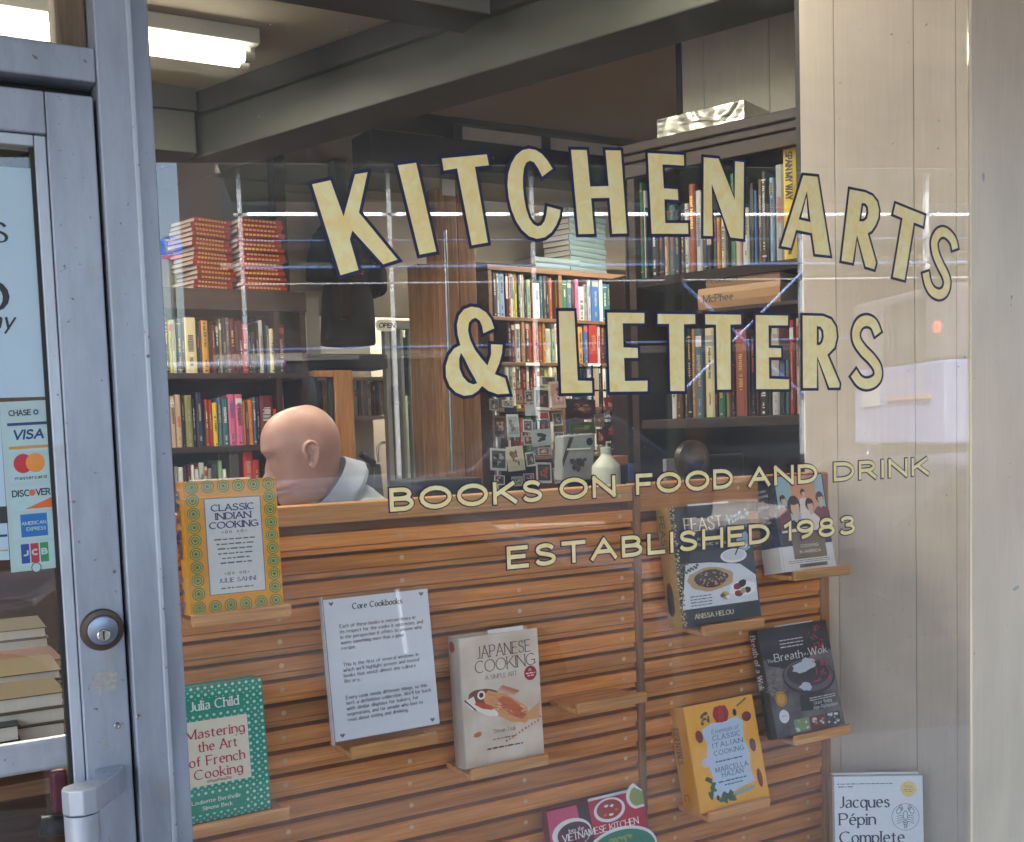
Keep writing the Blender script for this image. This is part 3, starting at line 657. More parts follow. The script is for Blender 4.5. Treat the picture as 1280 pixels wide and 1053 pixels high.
letter(crop([(965,93),(1170,95),(1170,152),(1050,152),(1055,285),(1133,288),(1135,343),(1058,343),(1063,470),(1188,468),(1187,527),(980,530)], *F_))
letter(crop([(7,97),(207,99),(208,150),(147,152),(152,508),(75,508),(68,150),(7,150)], *H_))
letter(crop([(260,99),(452,101),(452,152),(395,154),(398,500),(325,501),(318,154),(262,153)], *H_))
letter(crop([(530,103),(702,106),(702,158),(598,158),(600,278),(665,280),(666,328),(600,328),(602,442),(708,446),(708,498),(533,498)], *H_))
letter(crop([(780,105),(890,108),(932,126),(957,165),(963,220),(950,275),(912,315),(978,470),(975,490),(922,490),(858,320),(856,492),(782,492)], *H_), [crop([(856,162),(876,165),(890,185),(893,220),(886,248),(872,263),(856,263)], *H_)])
strokeletter([(1182,203),(1160,152),(1125,133),(1088,146),(1066,190),(1070,240),(1102,290),(1146,335),(1178,382),(1182,428),(1160,458),(1120,470),(1083,455),(1052,412)], .0225, ox=H_[0], oy=H_[1], s=H_[2])
def gline(words, p0, p1, h0, h1, thick):
    """words set on a straight line of the glass from pixel p0 to p1 (bottom edge); each word between two x pixels"""
    for s, xa_, xb_ in words:
        n = len(s)
        def bp(x): t = (x-p0[0])/(p1[0]-p0[0]); return (x, p0[1]+t*(p1[1]-p0[1])), h0+t*(h1-h0)
        (q0, hh), (q1, hh2) = bp(xa_), bp(xb_)
        a, b = at(*q0, GL), at(*q1, GL); h = (at(q0[0], q0[1]-hh, GL).z-a.z+at(q1[0], q1[1]-hh2, GL).z-b.z)/2
        Ln = (b-a).length; ux = Vector((b.x-a.x, b.z-a.z)).normalized(); uy = Vector((-ux.y, ux.x))
        fit = Ln - thick*h; w = sum(GLY[c][0] for c in s); gap = .30
        k = fit/((w+gap*(n-1))*h); x = thick*h/2
        for c in s:
            mb = MB()
            T = lambda u, v, z: TG(a.x+ux.x*u+uy.x*v, a.z+ux.y*u+uy.y*v, z)
            write(mb, c, x, 0, h, thick, wid=k, T=T, z=0, grow=.055, mi=1)
            write(mb, c, x, 0, h, thick, wid=k, T=T, z=.0011, mi=0)
            mb.build('letter', [gold, navy], win)
            x += (GLY[c][0]+gap)*k*h
gline([('BOOKS', 487, 678), ('ON', 699, 769), ('FOOD', 794.5, 915.8), ('AND', 935, 1021), ('DRINK', 1041.5, 1160.5)], (487, 640), (1160, 594), 29.5, 22.5, .19)
gline([('ESTABLISHED', 633.5, 961.5), ('1983', 979, 1068)], (634, 712), (1065, 668), 28.5, 23.5, .19)

# ================================================================== slatted board
oak1, oak2 = (.50, .165, .034), (.84, .35, .095)
slw = wood('slat_wood', oak1, oak2, .52, axis=0, spec=.22)
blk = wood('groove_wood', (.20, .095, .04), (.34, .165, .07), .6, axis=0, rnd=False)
rlw = wood('rail_wood', (.42, .18, .055), (.66, .34, .13), .34, axis=0)
P1 = at(652, 978.4, BY); P2 = at(652, 1004.7, BY); PITCH = P1.z-P2.z
Ztop_d = at(773.7, 620.5, BY).z; k0 = round((Ztop_d-P1.z)/PITCH)
print('pitch', PITCH, 'rows', (Ztop_d-P1.z)/PITCH)
divx = at(803, 800, BY-.01).x; rex0, rex1 = at(1026.5, 800, BY).x, at(1037.8, 740, BY-.004).x
lx = at(175, 800, BY).x
SH = PITCH*.58
bd = thing('slatted_display_board', 'orange brown wooden slatted display board standing behind the window glass', 'display board', (0, BY, 0))
topZ = at(700, 612, BY-.004).z
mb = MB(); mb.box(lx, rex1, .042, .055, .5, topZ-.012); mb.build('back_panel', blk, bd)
# one slat: proud face with rounded edges, a lower step behind it
def slat_mesh(L):
    mb = MB(); h = SH/2; pr = [(-h, 0), (h, 0), (h, .014), (h, .034), (-h-.0122, .034), (-h-.0118, .0078), (-h-.0024, .0078), (-h-.0024, .016), (-h, .016)]
    mb.prism([(0, y, z) for z, y in pr], (L, 0, 0)); me = mb.mesh('slat', slw)
    bm = bmesh.new(); bm.from_mesh(me); bmesh.ops.recalc_face_normals(bm, faces=bm.faces)
    es = [e for e in bm.edges if abs(e.verts[0].co.y) < 1e-5 and abs(e.verts[1].co.y) < 1e-5 and len(e.link_faces) == 2]
    bmesh.ops.bevel(bm, geom=es, offset=.0022, segments=2, affect='EDGES'); bm.to_mesh(me); bm.free(); return me
L1m = slat_mesh(divx-.0095-lx); L2m = slat_mesh(rex0-divx-.0095)
dm = MB(); dm.lathe([(.0048, 0), (.0048, .0006), (.0032, .0008), (.003, .0003), (.0008, .0004)], (0, 0, 0), 14, axis='y'); dmat = mat('pale_dowel', (.62, .42, .22), .5); dme = dm.mesh('dowel', dmat)
for pl in dme.polygons: pl.use_smooth = False
colsL = [at(x, 800, BY).x for x in (349.5, 506, 650, 779)]; colsL.insert(0, colsL[0]-(colsL[1]-colsL[0]))
colsR = [at(x, 850, BY).x for x in (839, 926.5, 1008)]
rnd = random.Random(3)
for side in (0, 1):
    zr = Ztop_d if side == 0 else at(838.5, 927.5, BY).z
    k = 1
    if side: zr = zr + round((Ztop_d-.55*PITCH-zr)/PITCH)*PITCH
    while True:
        z = zr-k*PITCH
        if z < .56: break
        s = place('slat', (L1m, L2m)[side], bd, (lx if side == 0 else divx+.0095, rnd.uniform(0, .0012), z))
        for c in (colsL, colsR)[side]: place('dowel', dme, bd, (c+rnd.uniform(-.0015, .0015), -.0001, z+rnd.uniform(-.001, .001)))
        k += 1
mb = MB(); zt0 = Ztop_d-SH/2; mb.box(lx, divx-.0091, -.0005, .055, zt0, topZ); mb.build('top_rail', rlw, bd, bevel=.003)
mb = MB(); mb.box(divx+.0091, rex1-.0002, -.0005, .055, zt0-.55*PITCH, topZ); mb.build('top_rail', slw, bd, bevel=.003)
for c in colsL+colsR: place('dowel', dme, bd, (c, -.0006, Ztop_d))
stw = wood('stile_wood', (.22, .095, .035), (.42, .20, .08), .4, axis=2)
mb = MB(); mb.box(divx-.009, divx+.009, -.003, .05, .5, topZ-.0008); mb.build('divider', stw, bd, bevel=.0025)
mb = MB(); mb.box(rex0+.0004, rex1, -.006, .05, .5, topZ+.001); mb.build('stile', stw, bd, bevel=.009, seg=4)

# ================================================================== ledges
ledw = wood('ledge_wood', (.50, .21, .055), (.80, .40, .13), .36, axis=0)
LY = 1.838
def ledge(x0, y0b, x1, y1b, label, hpx=None):
    """lip's lower front edge from pixel (x0, y0b) to (x1, y1b)"""
    a, b = at(x0, y0b, LY), at(x1, y1b, LY); z = (a.z+b.z)/2; h = .0235
    t = thing('book_ledge', label, 'ledge', (a.x, LY, z), group='wooden book ledges hooked on the slatted board')
    W = b.x-a.x
    mb = MB(); mb.box(0, W, 0, .0125, 0, h); mb.build('lip', ledw, t, bevel=.0045, seg=3)
    mb = MB(); mb.box(.0005, W-.0005, .0127, BY-LY-.001, 0.0005, .011); mb.build('shelf', ledw, t, bevel=.002)
    return Vector((a.x, LY, z+.0115)), W
ledge(240.8, 792, 366, 767.5, 'wooden ledge under the yellow medallion bordered cookbook')
ledge(440, 951, 548.7, 930, 'wooden ledge under the clear holder with the printed sheet')
ledge(590, 979, 687, 955.5, 'wooden ledge under the cookbook with the orange fish')
ledge(723, 895, 810, 878, 'empty wooden ledge on the board between fish book and divider')
ledge(205, 1056, 364, 1028, 'wooden ledge under the green dotted cookbook')
ledge(880, 798.5, 957, 783, 'wooden ledge under the dark cookbook with the food table')
ledge(994, 727.5, 1064.6, 718, 'wooden ledge under the dark and white book with seated guests')
ledge(887.7, 1028.8, 964, 1010.5, 'wooden ledge under the orange yellow cookbook with vegetables')
ledge(994.8, 932.8, 1064, 918.6, 'wooden ledge under the grey cookbook with the wok')

# ================================================================== displayed books
pagem = mat('page_edges', (.62, .58, .50), .8, var=.12, scale=400, stretch=(1, .05, .05))
white = mat('white_paper', (.86, .86, .86), .6, var=.02)
def hexc(h): return tuple(((int(h[i:i+2], 16)/255+.055)/1.055)**2.4 if int(h[i:i+2], 16) > 10 else int(h[i:i+2], 16)/255/12.92 for i in (0, 2, 4))
def cm(h, rough=.28, var=.09, spec=.5, metal=0): return mat('print_'+h, hexc(h), rough, metal, var=var, scale=110, spec=spec)
def dbook(BL, BR, TR, Y0, thick, label, cover, spine=None, over=.004, card=None, back=None, fixh=None):
    """a book standing on a ledge, leaning back; front cover corners given by pixels"""
    a, b = at(*BL, Y0), at(*BR, Y0); X = b.x; t = atX(*TR, X)
    z0 = (a.z+b.z)/2; dy, dz = max(.012, t.y-Y0), t.z-z0
    h = math.hypot(dy, dz); lean = math.atan2(dy, dz); W = b.x-a.x
    if fixh: h = fixh; z0 = t.z-h*math.cos(lean)
    th = thing('cookbook', label, 'book', (a.x, Y0, z0), rot=(-lean, 0, 0))
    print(label[:30], 'W %.3f H %.3f lean %.1f' % (W, h, math.degrees(lean)))
    ct = .0026
    mb = MB(); mb.box(0, W, 0, ct, 0, h); mb.box(0, W, thick-ct, thick, 0, h, 1); mb.build('cover', [cover, back or spine or cover], th, bevel=.0007, seg=1)
    mb = MB()     # rounded spine
    n = 7; out = [(-.002-.0035*math.sin(math.pi*i/n), thick*i/n) for i in range(n+1)]; inn = [(.0012, thick), (.0012, 0)]
    mb.prism([(x, y, 0) for x, y in out+inn], (0, 0, h)); mb.build('spine', spine or cover, th, smooth=False)
    mb = MB(); mb.box(.0015, W-over, ct+.0002, thick-ct-.0002, .003, h-over); mb.build('pages', pagem, th)
    if card:
        mb = MB(); mb.box(W*card[0], W*card[1], thick*.45, thick*.45+.0006, h*.8, h+card[2]); mb.build('card_slip', white, th)
    return th, W, h, thick
def F(u, v, z=0): return Vector((u, -.0003-z, v))
def rect(mb, x0, x1, y0, y1, mi=0, z=0): mb.face([F(x0, y0, z), F(x1, y0, z), F(x1, y1, z), F(x0, y1, z)], mi)
def blob(mb, cx, cy, rx, ry, mi=0, z=0, n=18, jit=0, seed=1, rot=0):
    r_ = random.Random(seed); pts = []
    for i in range(n):
        a = 2*math.pi*i/n; k = 1+jit*r_.uniform(-1, 1); x, y = math.cos(a)*rx*k, math.sin(a)*ry*k
        pts.append(F(cx+x*math.cos(rot)-y*math.sin(rot), cy+x*math.sin(rot)+y*math.cos(rot), z))
    mb.face(pts, mi)
def ring(mb, cx, cy, r0, r1, mi=0, z=0, n=20):
    for i in range(n):
        a, b = 2*math.pi*i/n, 2*math.pi*(i+1)/n
        mb.face([F(cx+r*math.cos(t), cy+r*math.sin(t), z) for r, t in ((r0, a), (r1, a), (r1, b), (r0, b))], mi)
def bars(mb, cx, y, w, h, mi=0, seed=1, z=0, left=None):
    """a line of print too small to read: short strokes of word length"""
    r_ = random.Random(seed); x = (cx-w/2) if left is None else left; e = x+w
    while x < e-.002:
        k = min(r_.uniform(.004, .014), e-x); rect(mb, x, x+k, y, y+h*r_.uniform(.8, 1.1), mi, z); x += k+.0022
def W_(mb, *a, **k): k.setdefault('T', F); return write(mb, *a, **k)
# --- 1 yellow book with medallions
t, W, h, th = dbook((240, 769.5), (355, 757.5), (348, 597), 1.862, .046, 'yellow cookbook with green medallion border at the left end of the board', cm('f0a51e', .16), card=(.1, .75, .003))
blue = cm('223a78'); grn = cm('3c7a4a'); ylw = cm('e9c23c')
mb = MB(); mr = W*.068
ps = [(W*(.085+.166*i), h*(.955-.0)) for i in range(6)] + [(W*(.085+.166*i), h*.05) for i in range(6)] + [(W*.085, h*(.855-.1*i+.0)) for i in range(8)] + [(W*.915, h*(.855-.1*i)) for i in range(8)]
for cx, cy in ps:
    blob(mb, cx, cy, mr, mr, 1, 0, 16); ring(mb, cx, cy, mr*.86, mr, 0, 1e-4, 16); ring(mb, cx, cy, mr*.48, mr*.66, 0, 1e-4, 14); blob(mb, cx, cy, mr*.3, mr*.3, 0, 1e-4, 8)
mb.build('medallion_border', [grn, cm('c9b23a')], t)
mb = MB(); rect(mb, W*.2, W*.815, h*.135, h*.865, 1); rect(mb, W*.21, W*.805, h*.14, h*.86, 0, 1e-4); mb.build('title_panel', [cm('dfe2e4', .16), cm('4a6aa0')], t)
mb = MB(); c = W*.505
for s, y, fw in (('CLASSIC', .765, .46), ('INDIAN', .700, .38), ('COOKING', .633, .52)): W_(mb, s, c, h*y, h*.052, .20, .11, True, align='c', fit=W*fw, sp=.16, z=3e-4)
W_(mb, 'JULIE SAHNI', c, h*.222, h*.034, .16, .09, True, align='c', fit=W*.40, z=3e-4); mb.build('title_lettering', blue, t)
mb = MB()
for i, w in enumerate((.44, .40, .38, .38, .30, .34)): bars(mb, c, h*(.545-.036*i), W*w, h*.011, 0, i, 3e-4)
bars(mb, c, h*.175, W*.36, h*.01, 0, 9, 3e-4)
for yy in (.605, .29):
    for s in (-1, 1):
        for q, (dx, r) in enumerate(((.04, .014), (.085, .018), (.125, .010))): ring(mb, c+s*W*dx, h*yy, W*r*.55, W*r, 0, 3e-4, 10)
mb.build('blurb_lines', cm('5c6c78'), t)
mb = MB()
TS = lambda u, v, z: Vector((-.0058-z, .046-.008-v, h*.93-u))
write(mb, 'CLASSIC INDIAN', 0, 0, .026, .15, .09, True, T=TS, fit=h*.5, z=2e-4); write(mb, 'JULIE', h*.62, 0, .022, .15, .09, True, T=TS, z=2e-4); mb.build('spine_lettering', blue, t)
# --- 2 printed sheet in a clear holder
Y0 = 1.856; a, b = at(418, 930, Y0), at(552, 908, Y0); tt = atX(536, 733, b.x); dy, dz = tt.y-Y0, tt.z-b.z
W, h, lean = b.x-a.x, math.hypot(dy, dz), math.atan2(dy, dz)
t = thing('sign_holder', 'clear acrylic holder with a white printed sheet about core cookbooks', 'sign holder', (a.x, Y0, (a.z+b.z)/2), rot=(-lean, 0, 0)); print('sheet', W, h)
acr = glass('acrylic', (.97, .98, 1.0))
mb = MB(); mb.box(0, W, -.0030, -.0006, 0, h); mb.build('front_panel', acr, t)
mb = MB(); mb.box(0, W, .0085, .011, 0, h*.985); mb.box(0, W, -.0005, .0084, -.0001, .003); mb.build('back_panel', acr, t)
mb = MB(); mb.box(.003, W-.003, .0012, .0016, .004, h-.006); mb.build('sheet', white, t)
mb = MB(); mb.box(-.0016, -.0001, -.003, .011, 0, h); mb.build('side_panel', mat('acrylic_edge', (.62, .66, .76), .2, var=.05), t)
F0 = F
def F(u, v, z=0): return Vector((u, .0010-z, v))
mb = MB(); ink = mat('ink', (.035, .035, .04), .6); gx = W*.165
write(mb, 'Core Cookbooks', W*.5, h*.893, h*.042, .19, .08, True, align='c', fit=W*.46, T=F)
lines = ['Each of these books is extraordinary in', 'its respect for the cooks it addresses, and', 'in the perspective it offers to anyone who', 'wants something more than a good', 'recipe.', None, None,
         'This is the first of several windows in', "which we'll highlight proven and tested", 'books that enrich almost any culinary', 'library.', None, None,
         "Every cook needs different things, so this", "isn't a definitive collection. We'll be back", 'with similar displays for bakers, for', 'vegetarians, and for people who love to', 'read about eating and drinking.']
for i, s in enumerate(lines):
    if s: write(mb, s, W*.14, h*(.775-.0375*i), h*.025, .18, .09, False, fit=W*.0193*len(s)*.93, T=F, sp=.22)
mb.build('lettering', ink, t)
mb = MB()
for cx, cy in ((.08, .945), (.92, .945), (.08, .05), (.92, .05)):
    x, y, r = W*cx, h*cy, W*.02
    mb.face([F(x, y-r, 2e-4), F(x+r*1.1, y+r*.25, 2e-4), F(x+r*.9, y+r*.8, 2e-4), F(x+r*.4, y+r*.85, 2e-4), F(x, y+r*.4, 2e-4), F(x-r*.4, y+r*.85, 2e-4), F(x-r*.9, y+r*.8, 2e-4), F(x-r*1.1, y+r*.25, 2e-4)])
mb.build('corner_heart', mat('grey_ink', (.16, .16, .18), .6), t)
F = F0
# --- 3 fish book
def paper_mat(name, c1, c2, scale=9):
    mt, n, l, p = nmat(name); tc = n.new('ShaderNodeTexCoord'); a = n.new('ShaderNodeTexNoise'); a.inputs['Scale'].default_value = scale; a.inputs['Detail'].default_value = 7; l.new(tc.outputs['Object'], a.inputs[0])
    r = n.new('ShaderNodeValToRGB'); e = r.color_ramp.elements; e[0].position = .35; e[0].color = (*c1, 1); e[1].position = .65; e[1].color = (*c2, 1); l.new(a.outputs[0], r.inputs[0]); l.new(r.outputs[0], p.inputs['Base Color']); p.inputs['Roughness'].default_value = .3
    return mt
fc = paper_mat('fish_cover', hexc('cdb8a2'), hexc('e2d6c8'), 14)
t, W, h, th = dbook((583, 962), (680.5, 942.5), (671.5, 785), 1.862, .042, 'beige cookbook with an orange fish and a red round seal on its cover', fc, cm('b9b2a8'), card=(.42, .88, .006))
mb = MB(); tx = cm('5a4238')
W_(mb, 'JAPANESE', W*.55, h*.825, h*.095, .085, .05, True, align='c', fit=W*.68, sp=.16); W_(mb, 'COOKING', W*.56, h*.715, h*.095, .085, .05, True, align='c', fit=W*.76, sp=.12)
W_(mb, 'A SIMPLE ART', W*.5, h*.655, h*.034, .1, .06, True, align='c', fit=W*.40)
W_(mb, 'Shizuo Tsuji', W*.5, h*.235, h*.032, .1, .06, True, align='c', fit=W*.28)
bars(mb, W*.5, h*.185, W*.3, h*.008, seed=4); bars(mb, W*.5, h*.115, W*.46, h*.012, seed=5); mb.build('title_lettering', tx, t)
mb = MB(); cs = [cm('7a4a38'), cm('c9683a'), cm('d99a62'), cm('f0e6da'), cm('3a2c28'), cm('c24a28'), cm('b08a90')]
blob(mb, W*.30, h*.50, W*.24, h*.085, 0, 0, 22, .06, 2, -.25); blob(mb, W*.55, h*.42, W*.33, h*.088, 2, 5e-5, 24, .08, 3, -.55); blob(mb, W*.62, h*.41, W*.22, h*.05, 1, 1e-4, 20, .15, 4, -.6)
blob(mb, W*.27, h*.43, W*.18, h*.035, 3, 1.2e-4, 18, .12, 5, -.5); blob(mb, W*.26, h*.46, W*.12, h*.022, 5, 1.6e-4, 12, .2, 6, -.4)
mb.face([F(W*.78, h*.34, 8e-5), F(W*.98, h*.42, 8e-5), F(W*.96, h*.33, 8e-5), F(W*1.0, h*.29, 8e-5), F(W*.82, h*.29, 8e-5)], 2)
rr = random.Random(8)
for i in range(70):
    u = rr.random(); cx = W*(.3+.5*u+rr.uniform(-.06, .06)); cy = h*(.50-.17*u+rr.uniform(-.05, .06)); a_ = -.6+rr.uniform(-.5, .5); L_ = W*rr.uniform(.02, .07)
    dx, dy_ = math.cos(a_)*L_, math.sin(a_)*L_; w_ = W*.006
    mb.face([F(cx, cy, 2e-4+i*1e-6), F(cx+dx, cy+dy_, 2e-4+i*1e-6), F(cx+dx-w_*.3, cy+dy_+w_, 2e-4+i*1e-6), F(cx-w_*.4, cy+w_, 2e-4+i*1e-6)], rr.choice((0, 1, 3, 4, 5, 5, 1)))
for i in range(12): # fin rays
    u = i/11; mb.face([F(W*(.42+.2*u), h*(.55-.05*u), 1.4e-4), F(W*(.52+.2*u), h*(.60-.06*u), 1.4e-4), F(W*(.515+.2*u), h*(.585-.06*u), 1.4e-4)], 1)
blob(mb, W*.235, h*.545, W*.05, h*.034, 3, 3e-4, 14); blob(mb, W*.235, h*.545, W*.028, h*.02, 4, 3.4e-4, 12)
mb.face([F(W*.02, h*.515, 2.2e-4), F(W*.14, h*.545, 2.2e-4), F(W*.16, h*.50, 2.2e-4), F(W*.12, h*.435, 2.2e-4)], 3)
mb.face([F(W*.03, h*.53, 2.4e-4), F(W*.17, h*.435, 2.4e-4), F(W*.16, h*.43, 2.4e-4), F(W*.02, h*.52, 2.4e-4)], 4)
blob(mb, W*.16, h*.25, W*.05, h*.02, 1, 1e-4, 12, .35, 12)
for i in range(11): blob(mb, W*(.52+.042*i), h*(.16+.0115*i), W*.013, h*.011, 6 if i % 2 else 1, 1e-4, 6, .3, i)
mb.build('fish_picture', cs, t)
mb = MB(); blob(mb, W*.875, h*.655, W*.082, W*.082, 0, 2e-4, 24)
W_(mb, '25', W*.87, h*.672, h*.018, .14, align='c', mi=1, z=4e-4); bars(mb, W*.875, h*.65, W*.12, h*.009, 1, 3, 4e-4); bars(mb, W*.875, h*.632, W*.08, h*.009, 1, 4, 4e-4); mb.build('round_seal', [cm('b01e2c'), cm('f2e2dc')], t)
mb = MB(); TS = lambda u, v, z: Vector((-.0058-z, .036-v, h*.5-u)); mb.disc((-.0058, .02, h*.93), (0, .011, 0), (0, 0, .011), 16); mb.build('spine_seal', cm('b8302c'), t)
# --- 5 green dotted book
def dots_mat():
    mt, n, l, p = nmat('green_dotted_cover'); tc = n.new('ShaderNodeTexCoord'); mp = n.new('ShaderNodeMapping'); mp.inputs['Scale'].default_value = (118, 0, 118); mp.inputs['Rotation'].default_value = (0, R(45), 0); l.new(tc.outputs['Object'], mp.inputs[0])
    fr_ = n.new('ShaderNodeVectorMath'); fr_.operation = 'FRACTION'; l.new(mp.outputs[0], fr_.inputs[0])
    sb = n.new('ShaderNodeVectorMath'); sb.operation = 'SUBTRACT'; sb.inputs[1].default_value = (.5, 0, .5); l.new(fr_.outputs[0], sb.inputs[0])
    sx = n.new('ShaderNodeSeparateXYZ'); l.new(sb.outputs[0], sx.inputs[0])
    cb_ = n.new('ShaderNodeCombineXYZ'); l.new(sx.outputs[0], cb_.inputs[0]); l.new(sx.outputs[2], cb_.inputs[2])
    ln = n.new('ShaderNodeVectorMath'); ln.operation = 'LENGTH'; l.new(cb_.outputs[0], ln.inputs[0])
    ck = n.new('ShaderNodeTexChecker'); ck.inputs['Scale'].default_value = 1.0; l.new(mp.outputs[0], ck.inputs[0]); ck.inputs[1].default_value = (1, 1, 1, 1); ck.inputs[2].default_value = (0, 0, 0, 1)
    th_ = n.new('ShaderNodeMapRange'); th_.inputs['To Min'].default_value = .15; th_.inputs['To Max'].default_value = .30; l.new(ck.outputs[1], th_.inputs[0])
    lt = n.new('ShaderNodeMath'); lt.operation = 'LESS_THAN'; l.new(ln.outputs['Value'], lt.inputs[0]); l.new(th_.outputs[0], lt.inputs[1])
    mx = n.new('ShaderNodeMix'); mx.data_type = 'RGBA'; mx.inputs['A'].default_value = (*hexc('11967e'), 1); mx.inputs['B'].default_value = (*hexc('bfe6da'), 1); l.new(lt.outputs[0], mx.inputs['Factor'])
    l.new(mx.outputs['Result'], p.inputs['Base Color']); p.inputs['Roughness'].default_value = .22; return mt
gd = dots_mat(); teal = cm('11967e', .22)
t, W, h, th = dbook((202, 1038), (339.5, 1011), (327, 847), 1.862, .05, 'green cookbook with white dots and red lettering on a cream panel, half behind the post', gd, teal)
mb = MB(); rect(mb, -.0002+W*.02, W*.835, h*.265, h*.745, 0, 0); mb.build('title_panel', cm('efe6cf'), t)
red = cm('c0203a')
mb = MB()
for s, x1, x2, y, k in (('Mastering', .27, .80, .615, .073), ('the Art', .375, .72, .515, .073), ('of French', .285, .785, .41, .073), ('Cooking', .32, .755, .315, .073)): W_(mb, s, W*x1, h*y, h*k, .15, .07, True, fit=W*(x2-x1), sp=.2, z=2e-4)
mb.build('title_lettering', red, t)
mb = MB(); rect(mb, W*.29, W*.80, h*.80, h*.905, 1, 0); rect(mb, W*.22, W*.76, h*.055, h*.185, 1, 0)
W_(mb, 'Julia Child', W*.325, h*.822, h*.073, .15, .08, True, fit=W*.44, sp=.2, z=2e-4)
W_(mb, 'Louisette Bertholle', W*.28, h*.135, h*.03, .15, .09, True, fit=W*.44, z=2e-4); W_(mb, 'Simone Beck', W*.37, h*.085, h*.03, .15, .09, True, fit=W*.27, z=2e-4); mb.build('author_lettering', [white, teal], t)
mb = MB()
for i in range(9): ring(mb, W*(.44+.025*i), h*(.29+.004*math.sin(i*2)), W*.006, W*.0125, 0, 2e-4, 8)
mb.build('ornament', cm('8a6a44'), t)
# --- 6 dark book with laid table
goldc = mat('gold_cloth_spine', hexc('a9823e'), .5, .2, var=.2, scale=80)
t, W, h, th = dbook((853.5, 784.5), (952, 770), (935, 627), 1.866, .046, 'dark cookbook with gold spine and a laid white table on its cover', cm('2e3238', .2), goldc, card=(.30, .82, .005))
mb = MB(); W_(mb, 'FEAST', W*.16, h*.785, h*.115, .13, .05, True, fit=W*.47, sp=.18); W_(mb, 'ANISSA HELOU', W*.16, h*.052, h*.042, .17, .10, True, fit=W*.48, sp=.2)
W_(mb, 'FOOD OF THE', W*.3, h*.70, h*.025, .13, fit=W*.33); W_(mb, 'ISLAMIC WORLD', W*.3, h*.655, h*.025, .13, fit=W*.40); mb.build('title_lettering', cm('e0d2b0'), t)
mb = MB(); cs = [cm('d4dae2'), cm('6e5034'), cm('3a261c'), cm('b89a6a'), cm('f0f0ec'), cm('8a2030'), cm('556048'), cm('9fb4c6'), cm('2a2c30')]
mb.face([F(W*.02, h*.14), F(W*.98, h*.14), F(W*.985, h*.36), F(W*.80, h*.47), F(W*.42, h*.51), F(W*.12, h*.52)], 0)
blob(mb, W*.41, h*.37, W*.29, h*.10, 3, 1e-4, 24, .05, 1); blob(mb, W*.41, h*.375, W*.21, h*.073, 2, 2e-4, 20, .08, 2)
rr = random.Random(5)
for i in range(90):
    a_ = rr.random()*6.28; q = rr.random()**.5; blob(mb, W*(.41+.2*q*math.cos(a_)), h*(.375+.07*q*math.sin(a_)), W*.013, h*.007, rr.choice((1, 2, 3, 8)), 3e-4+i*1e-6, 6, .3, i)
blob(mb, W*.73, h*.545, W*.17, h*.06, 4, 1e-4, 22); blob(mb, W*.73, h*.55, W*.145, h*.046, 0, 2e-4, 20); mb.face([F(W*.74, h*.55, 3e-4), F(W*.78, h*.60, 3e-4), F(W*.80, h*.60, 3e-4), F(W*.76, h*.55, 3e-4)], 8)
blob(mb, W*.80, h*.26, W*.18, h*.065, 4, 1e-4, 22, .08, 7)
for i, (x, y, r, m_) in enumerate(((.73, .28, .05, 5), (.80, .30, .055, 8), (.74, .22, .05, 5), (.86, .24, .045, 8), (.80, .24, .04, 3), (.56, .215, .055, 3), (.53, .22, .03, 1), (.60, .20, .03, 4))): blob(mb, W*x, h*y, W*r, h*r*.6, m_, 2e-4+i*5e-6, 10, .18, i)
blob(mb, W*.88, h*.66, W*.10, h*.085, 7, 1e-4, 16, .1, 9)
mb.face([F(W*.78, h*.63, 1.5e-4), F(W*.9, h*.60, 1.5e-4), F(W*.93, h*.63, 1.5e-4), F(W*.82, h*.67, 1.5e-4)], 4)
for i in range(40):
    u = rr.random(); blob(mb, W*(.68+.3*u), h*(.86+.05*u+rr.uniform(-.04, .03)), W*.016, h*.009, 7 if i % 3 else 0, 1e-4+i*1e-6, 5, .4, i, rr.uniform(0, 3))
for i in range(14): blob(mb, W*(.06+.04*i % .22), h*(.44+.012*i % .08), W*.02, h*.012, 6, 2e-4, 6, .3, i)
for i in range(4): bars(mb, 0, h*(.235-.025*i), W*.27, h*.008, 2, i, 2e-4, left=W*.13)
mb.build('table_picture', cs, t)
mb = MB()
for i in range(220):
    v = rr.random(); blob(mb, W*rr.uniform(.0, .055), h*v, W*.012, h*.007, i % 2, 1e-4+i*1e-6, 5, .4, i)
mb.build('lace_border', [cm('c9b68a'), cm('4a4438')], t)
mb = MB()
for y, r in ((.25, .028), (.165, .016)): mb.disc((-.0059, .024, h*y), (0, .012, 0), (0, 0, r*1.2), 14)
mb.build('spine_picture', cm('3a2a20'), t)
mb = MB(); write(mb, 'FEAST', 0, .0, .02, .13, T=lambda u, v, z: Vector((-.0059-z, .034-v, h*.93-u)), z=2e-4); mb.build('spine_lettering', cm('5a4420'), t)
